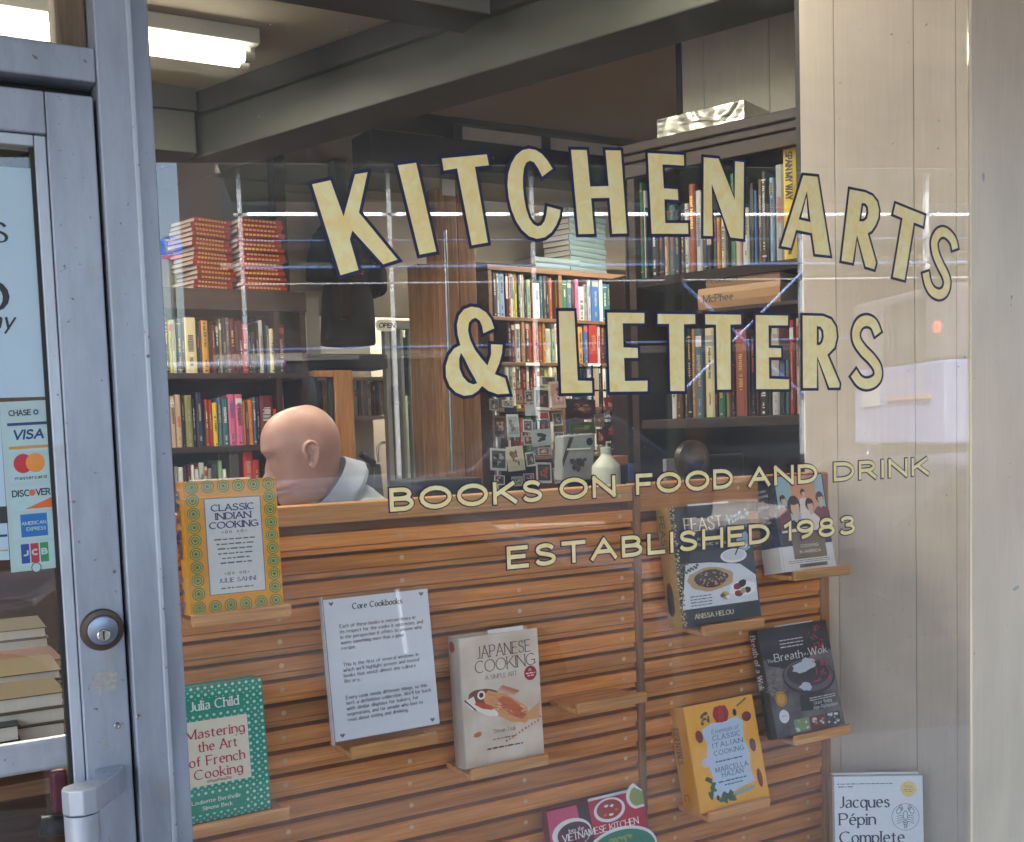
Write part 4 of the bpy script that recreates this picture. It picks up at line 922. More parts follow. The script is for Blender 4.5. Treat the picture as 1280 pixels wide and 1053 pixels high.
# --- 7 dark and white book with seated guests
t, W, h, th = dbook((981, 716), (1045, 708), (1027, 591), 1.87, .060, 'thick dark and white book with seated guests on its cover, top right', cm('1c2230', .2), cm('141c30', .22))
mb = MB(); rect(mb, 0.0002, W-.0002, .0002, h*.26, 0); mb.box(-.0066, -.0002, -.0002, .0602, 0, h*.26, 0); mb.build('white_band', cm('d8d8d6', .25), t)
mb = MB(); cs = [cm('e0a070'), cm('3a2018'), cm('16161c'), cm('e2b89a'), cm('f0e0d0'), cm('9cc0cc'), cm('7a3a3a'), cm('6a5038')]
rect(mb, W*.06, W*.98, h*.40, h*.985, 5); rect(mb, W*.34, W*.82, h*.6, h*.985, 0, 5e-5)
rect(mb, W*.06, W*.98, h*.40, h*.52, 7, 8e-5)
def guest(x, y, k, hair, face, dress, z):      # shoulders, hair, neck, face
    P_ = [(x-.15*k, .41), (x-.145*k, y-.13*k), (x-.07*k, y-.085*k), (x+.07*k, y-.085*k), (x+.15*k, y-.13*k), (x+.16*k, .41)]
    mb.face([F(W*a_, h*b_, z) for a_, b_ in P_[::-1]], dress); blob(mb, W*x, h*(y+.012*k), W*.078*k, h*.062*k, hair, z+2e-5, 16, .05, int(x*90))
    blob(mb, W*(x+.008), h*(y-.062*k), W*.03*k, h*.04*k, face, z+4e-5, 8); blob(mb, W*(x+.012), h*(y-.008*k), W*.052*k, h*.05*k, face, z+6e-5, 14); blob(mb, W*(x+.0), h*(y+.034*k), W*.058*k, h*.022*k, hair, z+8e-5, 12, .1, int(x*70))
guest(.16, .74, .75, 1, 3, 6, 1.0e-4); guest(.56, .80, .62, 1, 3, 4, 1.1e-4); guest(.88, .73, 1.0, 1, 3, 6, 1.3e-4); guest(.66, .665, 1.05, 1, 3, 4, 1.6e-4); guest(.36, .66, 1.6, 1, 3, 2, 1.9e-4)
mb.face([F(W*.06, h*.40, 2.9e-4), F(W*.98, h*.40, 2.9e-4), F(W*.98, h*.43, 2.9e-4), F(W*.5, h*.445, 2.9e-4), F(W*.06, h*.42, 2.9e-4)], 4)
mb.build('guests_picture', cs, t)
mb = MB(); rect(mb, W*.22, W*.86, h*.12, h*.39, 0, 3.2e-4); rect(mb, W*.30, W*.84, h*.028, h*.065, 0, 3e-4); mb.build('title_panel', cm('7a6444'), t)
mb = MB(); W_(mb, 'COOKING', W*.54, h*.235, h*.032, .15, align='c', fit=W*.34, z=5e-4); W_(mb, 'IN AMERICA', W*.54, h*.175, h*.032, .15, align='c', fit=W*.40, z=5e-4); mb.build('title_lettering', cm('e0d4bc'), t)
mb = MB(); W_(mb, 'JOAN NATHAN', W*.57, h*.036, h*.022, .15, align='c', fit=W*.42, z=5e-4)
for i in range(2): bars(mb, W*.5, h*(.10-.018*i), W*.8, h*.006, 0, i, 2e-4)
mb.build('author_lettering', cm('3a3026'), t)
mb = MB()
for i, (s, y) in enumerate((('JEWISH', .84), ('COOKING', .79), ('IN', .73), ('AMERICA', .68), ('JOAN', .56), ('NATHAN', .51))): write(mb, s, .029, h*y, h*.028, .14, align='c', T=lambda u, v, z: Vector((-.0061-z, .06-u, v)), z=3e-4)
mb.build('spine_lettering', cm('c8ccd4'), t)
# --- 8 orange yellow book with vegetables
org = cm('f2ab2e', .22)
t, W, h, th = dbook((876, 1016), (962.5, 998.5), (940, 867.5), 1.862, .056, 'orange yellow cookbook with vegetables round a pale blue panel', org, cm('c98820', .3))
mb = MB(); r_ = random.Random(2); P_ = []
for x, y in ((.2, .76), (.35, .80), (.5, .79), (.72, .82), (.8, .76), (.77, .6), (.82, .45), (.79, .3), (.83, .18), (.6, .16), (.4, .11), (.22, .12), (.25, .3), (.2, .45), (.24, .6)): P_.append((x*W, y*h))
poly_fill(mb, P_, [], lambda u, v, z: F(u, v, z)); mb.build('title_panel', cm('bccfe4', .22), t)
mb = MB(); c = W*.52; ik = cm('3c465c')
W_(mb, 'Essentials of', c, h*.70, h*.042, .1, .06, True, align='c', fit=W*.38, z=2e-4, slant=.2)
for s, y, w in (('CLASSIC', .635, .40), ('ITALIAN', .565, .43), ('COOKING', .495, .43), ('MARCELLA', .34, .46), ('HAZAN', .285, .30)): W_(mb, s, c+W*.01, h*y, h*.046, .15, .08, True, align='c', fit=W*w, z=2e-4, sp=.3)
bars(mb, c, h*.43, W*.40, h*.013, 0, 1, 2e-4); bars(mb, c, h*.24, W*.42, h*.012, 0, 2, 2e-4); bars(mb, c, h*.205, W*.26, h*.012, 0, 3, 2e-4); mb.build('title_lettering', ik, t)
mb = MB(); cs = [cm('b8242a'), cm('7a2230'), cm('3c5a3c'), cm('1c2434'), cm('c8c4d0'), cm('6a4a4a'), cm('98281f'), cm('8fb09a')]
def veg(x, y, rx, ry, mi, rot=0, z=3e-4, jit=.0, seed=0): blob(mb, W*x, h*y, W*rx, W*ry, mi, z, 16, jit, seed, rot)
veg(.50, .87, .115, .095, 0); veg(.44, .87, .045, .09, 6, 0, 3.2e-4); veg(.56, .87, .045, .09, 6, 0, 3.2e-4); veg(.50, .865, .04, .09, 0, 0, 3.4e-4)
veg(.86, .80, .07, .055, 1); veg(.15, .70, .05, .07, 1, .2); veg(.70, .86, .028, .04, 3); veg(.18, .45, .055, .055, 4); veg(.88, .52, .045, .075, 5, .1); veg(.90, .20, .038, .105, 6, .06); veg(.89, .20, .018, .095, 1, .06, 3.4e-4)
for i in range(12): veg(.27+.05*math.cos(i), .86+.045*math.sin(i*1.7), .014, .024, 2, i, 3e-4+i*2e-6)
for i in range(5): veg(.76+.03*i, .92+.012*i, .022, .01, 2, .5, 3e-4+i*2e-6)
for i in range(7): veg(.20+.03*math.cos(i*2), .22+.08*math.sin(i), .022, .05, 2, i*.7, 3e-4+i*2e-6)
for i in range(9): veg(.40+.08*math.cos(i), .095+.03*math.sin(i*1.9), .045, .022, 2, i, 3e-4+i*2e-6, .2, i)
veg(.65, .12, .17, .026, 7, .12); veg(.27, .11, .02, .03, 3)
mb.build('vegetable_picture', cs, t)
mb = MB(); TS = lambda u, v, z: Vector((-.0059-z, .042-v, h*.80-u)); write(mb, 'ESSENTIALS', 0, 0, .02, .15, .09, True, T=TS, fit=h*.33, z=2e-4); write(mb, 'C', h*.62, 0, .02, .15, T=TS, z=2e-4); mb.build('spine_lettering', cm('7a4a18'), t)
# --- 9 wok book
wc = paper_mat('wok_cover', hexc('443e40'), hexc('75706e'), 16)
t, W, h, th = dbook((971.5, 921), (1056.5, 908), (1032, 774.5), 1.862, .030, 'grey brown cookbook with a black wok and red brush strokes', wc, cm('2c2626'), card=(.30, .86, .003))
mb = MB(); cs = [cm('242226'), cm('5c5458'), cm('b9c2cc'), cm('3a3438'), cm('8a7a66')]
rect(mb, W*.0, W*.999, h*.72, h*.998, 0, 0); blob(mb, W*.36, h*.75, W*.34, h*.14, 0, 2e-5, 20, .15, 3)
blob(mb, W*.60, h*.50, W*.38, h*.165, 0, 1e-4, 30, 0, 1, -.12); blob(mb, W*.60, h*.51, W*.36, h*.15, 1, 1.2e-4, 30, 0, 1, -.12); blob(mb, W*.60, h*.53, W*.31, h*.12, 3, 1.4e-4, 26, 0, 1, -.1)
for i, (x, y, rx, ry) in enumerate(((.55, .60, .16, .045), (.50, .575, .11, .03), (.62, .635, .09, .04), (.52, .42, .085, .035), (.57, .40, .05, .03))): blob(mb, W*x, h*y, W*rx, h*ry, 2, 1.8e-4+i*1e-5, 14, .22, i)
mb.face([F(W*.42, h*.35, 1e-4), F(W*.78, h*.33, 1e-4), F(W*.72, h*.18, 1e-4), F(W*.40, h*.2, 1e-4)], 0)
rr = random.Random(4)
for i in range(46): blob(mb, W*rr.uniform(.01, .2), h*rr.uniform(.38, .62), W*rr.uniform(.02, .06), h*.004, 4, 2e-4+i*1e-6, 6, .3, i, rr.uniform(-.7, .7))
mb.build('wok_picture', cs, t)
mb = MB(); W_(mb, 'Breath', W*.16, h*.685, h*.072, .15, .06, True, fit=W*.40, z=3e-4); W_(mb, 'Wok', W*.66, h*.69, h*.072, .15, .06, True, fit=W*.27, z=3e-4); W_(mb, 'The', W*.05, h*.685, h*.03, .15, .07, True, fit=W*.09, z=3e-4); W_(mb, 'of a', W*.585, h*.70, h*.026, .15, .07, True, fit=W*.06, z=3e-4)
W_(mb, 'Grace Young', W*.60, h*.235, h*.032, .13, .06, True, fit=W*.26, z=3e-4); W_(mb, 'Alan Richardson', W*.58, h*.19, h*.032, .13, .06, True, fit=W*.36, z=3e-4)
for i in range(3): bars(mb, 0, h*(.865-.032*i), W*.34, h*.009, 0, i, 3e-4, left=W*.27)
for i in range(2): bars(mb, 0, h*(.295-.02*i), W*.38, h*.007, 0, i+5, 3e-4, left=W*.55)
mb.build('title_lettering', cm('d8d4d2'), t)
mb = MB()
for i in range(34):
    y = rr.uniform(.74, .97); x = .80+rr.uniform(-.09, .11)
    if i > 17: y = rr.uniform(.44, .66); x = .79+rr.uniform(-.10, .12)
    blob(mb, W*x, h*y, W*rr.uniform(.015, .05), h*.006, 0, 3e-4+i*1e-6, 6, .4, i, rr.choice((0, .5, 1.5, -.6, 1.2)))
mb.build('brush_strokes', cm('c02838'), t)
mb = MB(); blob(mb, W*.15, h*.345, W*.078, W*.078, 0, 3e-4, 20); ring(mb, W*.15, h*.345, W*.06, W*.068, 2, 3.5e-4); blob(mb, W*.15, h*.185, W*.07, W*.07, 1, 3e-4, 20); bars(mb, W*.15, h*.185, W*.06, h*.008, 3, 1, 4e-4); mb.build('award_seal', [cm('cf9a34'), cm('dfe0e4'), cm('7a5a1c'), cm('8a8c94')], t)
mb = MB(); cs = [cm('7f9a6a'), cm('7a3038'), cm('3c4048'), cm('d6d0c4')]
for k, x0 in enumerate((.27, .50, .73)):
    rect(mb, W*x0, W*(x0+.215), h*.018, h*.135, k, 2e-4)
    for i in range(14): blob(mb, W*(x0+.03+.155*rr.random()), h*(.03+.09*rr.random()), W*.022, h*.012, rr.choice((3, k, 3, 0)), 2.4e-4+i*3e-6, 7, .3, i)
mb.build('small_pictures', cs, t)
mb = MB(); TS = lambda u, v, z: Vector((-.0059-z, .024-v, h*.95-u)); write(mb, 'Breath of a Wok', 0, 0, .018, .15, .07, True, T=TS, fit=h*.5, z=2e-4); mb.build('spine_lettering', cm('c8c0bc'), t)
# --- 10 red book at the lower edge
t, W, h, th = dbook((703, 1100), (823, 1070), (811.5, 991), 1.855, .022, 'red cookbook with bowls and white serif title at the lower edge of the picture', cm('b8263e', .2), cm('6a1a28'), card=(.45, .99, .0045), fixh=.26)
Hh = h; mb = MB(); cs = [cm('e6e2e0'), cm('a03020'), cm('5a1c30'), cm('2c7a66'), cm('8a9a50'), cm('c8486a'), cm('3a1a24'), cm('d46a50')]
rect(mb, 0, W*.37, h*.62, h*.999, 5, 0); mb.face([F(W*.30, h*.999, 5e-5), F(W*.42, h*.999, 5e-5), F(W*.44, h*.6, 5e-5), F(W*.34, h*.6, 5e-5)], 6)
blob(mb, W*.22, h*.79, W*.20, h*.115, 0, 1e-4, 28); blob(mb, W*.24, h*.78, W*.17, h*.095, 2, 2e-4, 26); blob(mb, W*.20, h*.82, W*.07, h*.035, 6, 2.4e-4, 12, .2, 2)
blob(mb, W*.63, h*.90, W*.165, h*.097, 0, 1e-4, 28); blob(mb, W*.63, h*.905, W*.135, h*.078, 1, 2e-4, 26)
for i, (x, y) in enumerate(((.60, .935), (.58, .865), (.64, .86), (.70, .89), (.66, .93))): blob(mb, W*x, h*y, W*.022, h*.011, 7 if i % 2 else 0, 2.6e-4, 10, .2, i)
P_ = [F(W*(.95+.13*math.cos(R(a_))), h*(.96+.11*math.sin(R(a_))), 1e-4) for a_ in range(105, 260, 12)]; mb.face([F(W*.999, h*.998, 1e-4)]+P_+[F(W*.999, h*.86, 1e-4)], 0)
P_ = [F(W*(.955+.10*math.cos(R(a_))), h*(.955+.085*math.sin(R(a_))), 2e-4) for a_ in range(112, 255, 12)]; mb.face([F(W*.998, h*.985, 2e-4)]+P_+[F(W*.998, h*.88, 2e-4)], 4)
blob(mb, W*.70, h*.56, W*.38, h*.185, 0, 1e-4, 32); blob(mb, W*.70, h*.55, W*.36, h*.17, 3, 2e-4, 30)
for i in range(8): blob(mb, W*(.6+.03*i), h*(.66-.01*(i % 3)), W*.03, h*.012, 4, 2.5e-4+i*1e-6, 6, .3, i, i)
mb.build('bowls_picture', cs, t)
mb = MB(); W_(mb, 'VIETNAMESE KITCHEN', W*.12, h*.735, h*.056, .15, .06, True, fit=W*.79, sp=.14, z=5e-4); W_(mb, 'Into the', W*.19, h*.795, h*.032, .15, .07, True, fit=W*.15, z=5e-4); mb.build('title_lettering', cm('f2ece8'), t)
# --- 11 white book at the lower right corner, turned towards the street
Pr = at(1155, 971, 1.725); d = ray(1043, 973)
yl = (Pr.z-EYE.z)/(d.z/d.y); Pl = Vector((d.x/d.y*yl, yl, Pr.z))
print('pepin', Pl, Pr, (Pr-Pl).length)
h = .275; W = (Pr-Pl).length; rz = math.atan2(Pr.y-Pl.y, Pr.x-Pl.x)
th = .034; wj = cm('dfe3e8', .3)
t = thing('cookbook', 'white cookbook with black serif title and lobster drawing, lower right corner', 'book', Pl-Vector((0, 0, h-.0)), rot=(R(-2), 0, rz))
mb = MB(); mb.box(0, W, 0, .0028, 0, h); mb.box(0, W, th-.0028, th, 0, h); mb.build('cover', wj, t, bevel=.0007, seg=1)
mb = MB(); mb.box(-.004, .0015, 0, th, 0, h); mb.build('spine', cm('a89a84', .5), t)
mb = MB(); mb.box(.002, W-.004, .003, th-.003, .003, h-.004); mb.build('pages', pagem, t)
mb = MB()
for s, y, fw in (('Jacques', .727, .56), ('P\u00e9pin', .575, .40), ('Complete', .415, .72)): W_(mb, s, W*.06, h*y, h*.105, .15, .055, True, fit=W*fw, sp=.17)
bars(mb, 0, h*.933, W*.62, h*.007, 0, 1, 0, left=W*.04); bars(mb, 0, h*.908, W*.17, h*.007, 0, 2, 0, left=W*.05); mb.build('title_lettering', cm('2e3240'), t)
mb = MB(); cx, cy, r = W*.80, h*.64, W*.155
ring(mb, cx, cy, r*.965, r, 0, 1e-4, 40)
def ell(x, y, rx, ry, w=.05, n=14, rot=0):
    P2 = [(cx+r*(x+rx*math.cos(2*math.pi*i/n)*math.cos(rot)-ry*math.sin(2*math.pi*i/n)*math.sin(rot)), cy+r*(y+rx*math.cos(2*math.pi*i/n)*math.sin(rot)+ry*math.sin(2*math.pi*i/n)*math.cos(rot))) for i in range(n+1)]
    L, Rr = stroke_poly(P2, r*w, r*w, 0)
    for i in range(n): mb.face([F(*L[i], 1e-4), F(*Rr[i], 1e-4), F(*Rr[i+1], 1e-4), F(*L[i+1], 1e-4)])
ell(0, .12, .16, .34)
for k in range(4): ell(0, -.35-.13*k, .16-.02*k, .07)
for s in (-1, 1):
    ell(s*.45, .48, .16, .26, rot=s*.5); ell(s*.30, .70, .10, .2, rot=-s*.3)
    for k in range(4):
        a1 = (cx+s*r*.15, cy+r*(.05-.12*k)); a2 = (cx+s*r*.62, cy+r*(.02-.18*k)); L, Rr = stroke_poly([a1, ((a1[0]+a2[0])/2, a2[1]+r*.12), a2], r*.04, r*.04, 0)
        for i in range(2): mb.face([F(*L[i], 1e-4), F(*Rr[i], 1e-4), F(*Rr[i+1], 1e-4), F(*L[i+1], 1e-4)])
mb.build('lobster_drawing', cm('6a7688'), t)
mb = MB(); blob(mb, W*.84, h*.885, W*.09, W*.09, 0, 1e-4, 24); W_(mb, '50th', W*.84, h*.893, h*.022, .1, .06, True, align='c', mi=1, z=3e-4, fit=W*.09); bars(mb, W*.84, h*.875, W*.11, h*.006, 1, 3, 3e-4); bars(mb, W*.84, h*.86, W*.08, h*.006, 1, 4, 3e-4); mb.build('round_seal', [cm('ecd08a'), cm('a0803c')], t)
# a low stand that carries it
mb = MB(); q = t.location; mb.box(-.02, W+.0, -.012, .07, .44-q.z, -.0015); o = mb.build('book_riser', mat('riser_paint', (.25, .23, .2), .6)); o.location = q; o.rotation_euler = (0, 0, rz); tag(o, 'plain block that carries the white cookbook in the corner', 'riser')
# ================================================================== shelves and the books on them
CN = {'navy': '1c2440', 'black': '17161a', 'dark grey': '3a3a40', 'grey': '8a8a88', 'pale grey': 'b4b6b4', 'white': 'd8d8d2', 'cream': 'c9bd96', 'beige': 'b59c84', 'tan': '96764e',
      'mustard': 'c08c28', 'yellow': 'd9b81e', 'lime': 'b4b82c', 'olive': '7c7a4a', 'green': '2f6a44', 'pale green': '8aa67c', 'teal': '2c5f66', 'steel blue': '4c6478', 'blue': '2c5f9e', 'pale blue': '7fa0c4',
      'maroon': '5c1c26', 'red': 'a02824', 'bright red': 'c42a20', 'orange': 'c86a24', 'brown': '5a3826', 'dark brown': '32201a', 'pink': 'c45a84', 'mauve': '6c5664', 'purple': '54346a', 'rust': '8e4426', 'silver': '9aa0a4'}
def bc(n): return mat('binding_'+n.replace(' ', '_'), hexc(CN[n]), .42, var=.12, scale=25)
printl = mat('spine_print_light', (.34, .31, .25), .5); printd = mat('spine_print_dark', (.05, .04, .04), .5)
goldp = mat('gold_foil_print', (.75, .48, .16), .3, .6, var=.2)
NUMW = ['', 'first', 'second', 'third', 'fourth', 'fifth', 'sixth', 'seventh', 'eighth', 'ninth', 'tenth', 'eleventh', 'twelfth', 'thirteenth', 'fourteenth', 'fifteenth', 'sixteenth', 'seventeenth', 'eighteenth', 'nineteenth', 'twentieth', 'twenty-first', 'twenty-second', 'twenty-third', 'twenty-fourth', 'twenty-fifth', 'twenty-sixth']
def on_plane(px, py, O, d):
    r = ray(px, py); t = (O.x*d.y-O.y*d.x)/(r.x*d.y-r.y*d.x); P = EYE+r*t
    return (Vector((P.x, P.y, 0))-Vector((O.x, O.y, 0))).dot(d), P.z, P
brs = random.Random(21)
def book_mesh(w, h, dep, col, pr=True, rnd=brs):
    mb = MB(); g = min(.0025, w*.14)
    mb.box(0, g, .004, dep, 0, h); mb.box(w-g, w, .004, dep, 0, h)
    mb.prism([(0, .004, 0), (w*.25, 0, 0), (w*.75, 0, 0), (w, .004, 0), (w-g, .007, 0), (g, .007, 0)], (0, 0, h))
    mb.box(g+.0002, w-g-.0002, .008, dep-.003, .002, h-.004, 1)
    if pr and w > .010:
        dark = sum(hexc(CN[col])) < .75; lt = rnd.choice((2, 4, 5, 2, 6)) if dark else rnd.choice((3, 3, 3, 7, 6))
        def f_(x0, x1, z0, z1, m_, y=-.0006): mb.face([(w*x0, y, z0), (w*x1, y, z0), (w*x1, y, z1), (w*x0, y, z1)], m_)
        def strip(za, zb, half):
            z = za; sz = rnd.uniform(.0035, .009)
            while z < zb:
                k = sz*rnd.uniform(.5, 1.1); hw = half*rnd.choice((1, 1, .85, .6))
                if rnd.random() > .12: f_(.5-hw, .5+half*rnd.choice((1, 1, .7)), z, z+k*.66, lt, -.0008)
                z += k
        st = rnd.random()
        if st < .12: f_(.0, 1, h*.42, h*.93, rnd.choice((2, 3, 5, 7))); lt = 3 if dark else 2
        elif st < .25: f_(.06, .94, h*.80, h*.92, rnd.choice((2, 6, 5)))
        elif st < .4: f_(.0, 1, h*.9, h*.915, lt); f_(.0, 1, h*.06, h*.075, lt)
        a = h*rnd.uniform(.30, .55); strip(a, min(h*.94, a+h*rnd.uniform(.2, .45)), rnd.uniform(.12, .30))
        if rnd.random() < .6: b = h*rnd.uniform(.10, .16); strip(b, b+h*rnd.uniform(.06, .16), rnd.uniform(.08, .18))
        if rnd.random() < .5: f_(.34, .66, h*.03, h*.03+w*.3, lt)
    return mb.mesh('book', [bc(col), pagem, printl, printd, goldp, mat('spine_print_white', (.6, .6, .58), .5), mat('spine_print_red', (.42, .06, .05), .5), mat('spine_print_blue', (.06, .10, .26), .5)])
def shelf_books(O, d, z, items, where, group, dep=.17):
    """items: (left px, right px, top py, colour[, lean degrees]) measured on the plane through O along d"""
    n = Vector((-d.y, d.x, 0)); ang = math.atan2(d.y, d.x); items = sorted(items)
    for i, it in enumerate(items):
        x0, x1, py, col = it[:4]; lean = it[4] if len(it) > 4 else 0
        s0, s1 = on_plane(x0, py, O, d)[0], on_plane(x1, py, O, d)[0]; h = max(.08, on_plane((x0+x1)/2, py, O, d)[1]-z)
        w = max(.006, s1-s0-.0012)
        back = brs.uniform(0, .012)
        o = link(bpy.data.objects.new('book', book_mesh(w, h-.0, dep, col)))
        o.location = O+d*(s0+(max(0, h*math.sin(R(lean))) if lean < 0 else 0))+n*back+Vector((0, 0, z-O.z+.0008+(w*math.sin(R(lean)) if lean > 0 else 0))); o.rotation_euler = (0, R(lean), ang)
        wd = s1-s0; sz = 'thick' if wd > .034 else 'slim' if wd < .016 else ''
        prev = items[i-1][3] if i else None
        lab = (sz+' ' if sz else '')+col+' book, '+NUMW[i+1]+' from left '+where
        if prev: lab += ', right of a '+prev+' one'
        if len(lab.split()) > 16: lab = (sz+' ' if sz else '')+col+' book, '+NUMW[i+1]+' from left '+where
        if len(lab.split()) > 16: lab = lab.replace(sz+' ', '', 1) if sz else lab
        tag(o, lab, 'book', group)
def L_(s, ox, sc, oy=0, base=None):
    """compact list 'x0 x1 ytop colour;...' in crop units"""
    out = []
    for q in s.split(';'):
        p = q.split(); nums = []; names = []
        for k in p:
            try: nums.append(float(k))
            except ValueError: names.append(k)
        t = (ox+nums[0]/sc, ox+nums[1]/sc, oy+nums[2]/sc, ' '.join(names))
        out.append(t+(nums[3],) if len(nums) > 3 else t)
    return out
dkw = wood('dark_bookcase_wood', (.018, .009, .006), (.05, .023, .014), .45, axis=0, rnd=False)
mdw = wood('brown_bookcase_wood', (.13, .062, .028), (.26, .135, .065), .45, axis=0, rnd=False)
VX = Vector((1, 0, 0))
# ---- left bookcase, facing the window
YL = 4.80; OL = Vector((0, YL, 0))
zs = [at(290, 362, YL-.02).z, at(290, 466.5, YL-.02).z, at(290, 557.5, YL-.02).z, at(290, 640, YL-.02).z]
xl0, xl1 = -.6, at(386, 500, YL).x
bcase = thing('bookcase', 'dark wooden bookcase at the left behind the seated man', 'bookcase', (0, YL, 0))
mb = MB(); mb.box(xl0, xl1, .24, .255, FLZ, zs[0]); mb.build('back_panel', dkw, bcase)
for x in (xl0, at(345, 500, YL).x, xl1-.03): mb = MB(); mb.box(x, x+.024, -.02, .24, FLZ, zs[0]-.03); mb.build('side_panel', dkw, bcase)
for k, z in enumerate(zs+[FLZ+.1, zs[3]-.38]): mb = MB(); mb.box(xl0, xl1-.0, -.024, .2395, z-(.09 if k == 0 else .026), z); mb.build('shelf', dkw, bcase, bevel=.002)
glb = 'books standing in the dark left bookcase'
shelf_books(OL, VX, zs[1], L_('-40 -12 80 red;-12 15 90 navy;18 46 85 navy;48 66 100 lime;67 92 95 pale grey;94 124 90 steel blue;126 142 110 black;144 212 82 cream;216 232 100 black;233 246 120 dark grey;248 288 100 mustard;290 305 130 black;306 330 125 maroon;332 350 110 black;352 368 90 olive;369 390 85 dark grey;391 416 85 mauve;418 446 90 maroon;447 470 110 maroon;472 490 100 maroon;491 524 120 red;526 545 170 black;547 570 170 dark grey;572 592 110 black', 200, 4.7875, 380), 'on the upper shelf of the left bookcase', glb)
shelf_books(OL, VX, zs[1], L_('620 632 100 black;594 618 98 pale grey;634 652 130 steel blue;653 690 150 cream;692 745 120 maroon', 200, 4.7875, 380), 'right end of the upper shelf, left bookcase', glb)
shelf_books(OL, VX, zs[2], L_('-30 -5 550 navy;-4 22 545 tan;24 56 560 dark grey;60 88 555 beige;90 124 545 beige;126 144 560 black;147 190 547 olive;192 210 570 black;212 254 530 navy;256 264 600 black;266 288 572 rust;290 314 575 red;316 343 592 yellow;345 368 560 steel blue;370 406 562 teal;408 450 542 pink;451 494 542 pink;496 508 580 tan;509 524 585 brown;526 553 575 orange;555 573 560 steel blue;575 592 570 navy', 200, 4.7875, 380), 'on the middle shelf of the left bookcase', glb)
shelf_books(OL, VX, zs[2], L_('596 676 550 maroon;678 700 630 bright red;702 722 500 black;724 742 500 dark brown', 200, 4.7875, 380), 'right end of the middle shelf, left bookcase', glb)
shelf_books(OL, VX, zs[3], L_('20 55 985 brown;60 85 990 maroon;88 108 975 grey;110 140 980 white;142 160 965 dark grey;162 186 962 maroon;188 208 965 white;210 232 970 maroon;234 264 952 pale grey;266 286 975 cream;288 310 985 grey;312 345 960 dark grey;350 375 940 pale green;378 400 990 white;415 470 900 brown;500 558 882 bright red;560 598 935 red', 200, 4.7875, 380), 'on the lowest visible shelf of the left bookcase', glb)
# two stacks of red books on top
redb = mat('brick_red_binding', hexc('8e3022'), .38, var=.1); goldp = mat('gold_foil_print', (.75, .48, .16), .3, .6, var=.2)
def stack_book(w, d, t, cov, pr=None, sides=False):
    mb = MB(); mb.box(0, w, .004, d, 0, .0022); mb.box(0, w, .004, d, t-.0022, t); mb.prism([(0, .004, 0), (.0, 0, t*.3), (0, 0, t*.7), (0, .004, t)], (w, 0, 0))
    mb.box(.004, w-.0015, .0045, d-.004, .0023, t-.0023, 1)
    if pr:
        for i in range(9): mb.face([(w*(.1+.085*i), -.0006, t*.3), (w*(.165+.085*i), -.0006, t*.3), (w*(.165+.085*i), -.0006, t*.72), (w*(.1+.085*i), -.0006, t*.72)], 2)
    return mb.mesh('book', [cov, pagem, pr or cov])
for k, (pa, pb, ptop, n) in enumerate(((246, 300, 271, 15), (303, 359, 272, 15))):
    a, b = at(pa, 362, YL-.02), at(pb, 362, YL-.02); tt = (at(pa, ptop, YL-.02).z-zs[0])/n
    me = stack_book(b.x-a.x-.004, .2, tt-.0006, redb, goldp)
    # page ends face left
    for i in range(n):
        o = link(bpy.data.objects.new('book', me)); o.location = (a.x+brs.uniform(-.011, .009), YL-.02+brs.uniform(-.008, .006), zs[0]+.0006+tt*i); o.rotation_euler = (0, 0, R(16 if k == 0 else 4)+brs.uniform(-.07, .06))
        pos = 'topmost' if i == n-1 else 'bottom' if i == 0 else NUMW[i+1]+' from the bottom'
        tag(o, 'brick red book, %s of the %s stack, gold lettering on spine' % (pos, ('left', 'right')[k]), 'book', 'identical brick red books in two stacks')
# ---- doorway with orange brown post, white shelf behind
YP = 4.72
opost = wood('orange_post_wood', (.30, .12, .035), (.50, .23, .08), .45, axis=2, rnd=False)
a, b = at(420, 520, YP), at(443, 520, YP); zt = at(430, 463, YP).z
dc = thing('wood_frame', 'orange brown wooden post and rail behind the seated man', 'frame', (0, YP, 0))
mb = MB(); mb.box(a.x, b.x, 0, .09, FLZ, zt-.0); mb.build('post', opost, dc, bevel=.003)
mb = MB(); mb.box(xl1+.002, a.x-.0006, .0, .09, zt-.03, zt-.001); mb.build('rail', opost, dc, bevel=.003)
# black cloth strips hanging behind the post
mb = MB(); p = at(414, 520, YP+.03); 
mb.tube([(p.x, p.y, at(414, 470, YP).z), (p.x+.004, p.y, at(414, 500, YP).z), (p.x-.003, p.y, at(414, 560, YP).z)], .02, 8, rs=[.016, .022, .012]); tag(mb.build('hanging_strap', mat('black_cloth', (.01, .01, .01), .8), smooth=True), 'black strap hanging beside the orange brown post', 'strap')
mb = MB(); p = at(393, 520, YP+.03); mb.tube([(p.x, p.y, at(393, 470, YP).z), (p.x+.004, p.y, at(393, 500, YP).z), (p.x+.01, p.y, at(393, 545, YP).z)], .03, 8, rs=[.02, .036, .016]); tag(mb.build('hanging_bag', mat('black_cloth', (.01, .01, .01), .8), smooth=True), 'slim black bag hanging above the bald man at the bookcase end', 'bag')
YW = 6.35; OW = Vector((0, YW, 0))
wsh = thing('wall_shelf', 'white wall shelving in the lit room beyond the wooden post', 'shelf', (0, YW, 0)); whp = mat('white_shelf_paint', (.62, .61, .57), .5, var=.04)
for y in (471, 520): z = at(460, y, YW-.02).z; mb = MB(); mb.box(at(380, 500, YW).x, at(484, 500, YW).x, -.02, .25, z-.022, z); mb.build('shelf', whp, wsh, bevel=.002)
mb = MB(); mb.box(at(380, 500, YW).x, at(486, 500, YW).x, .26, .28, .9, 2.5); mb.build('back_panel', whp, wsh)
glw = 'books on the white wall shelf'
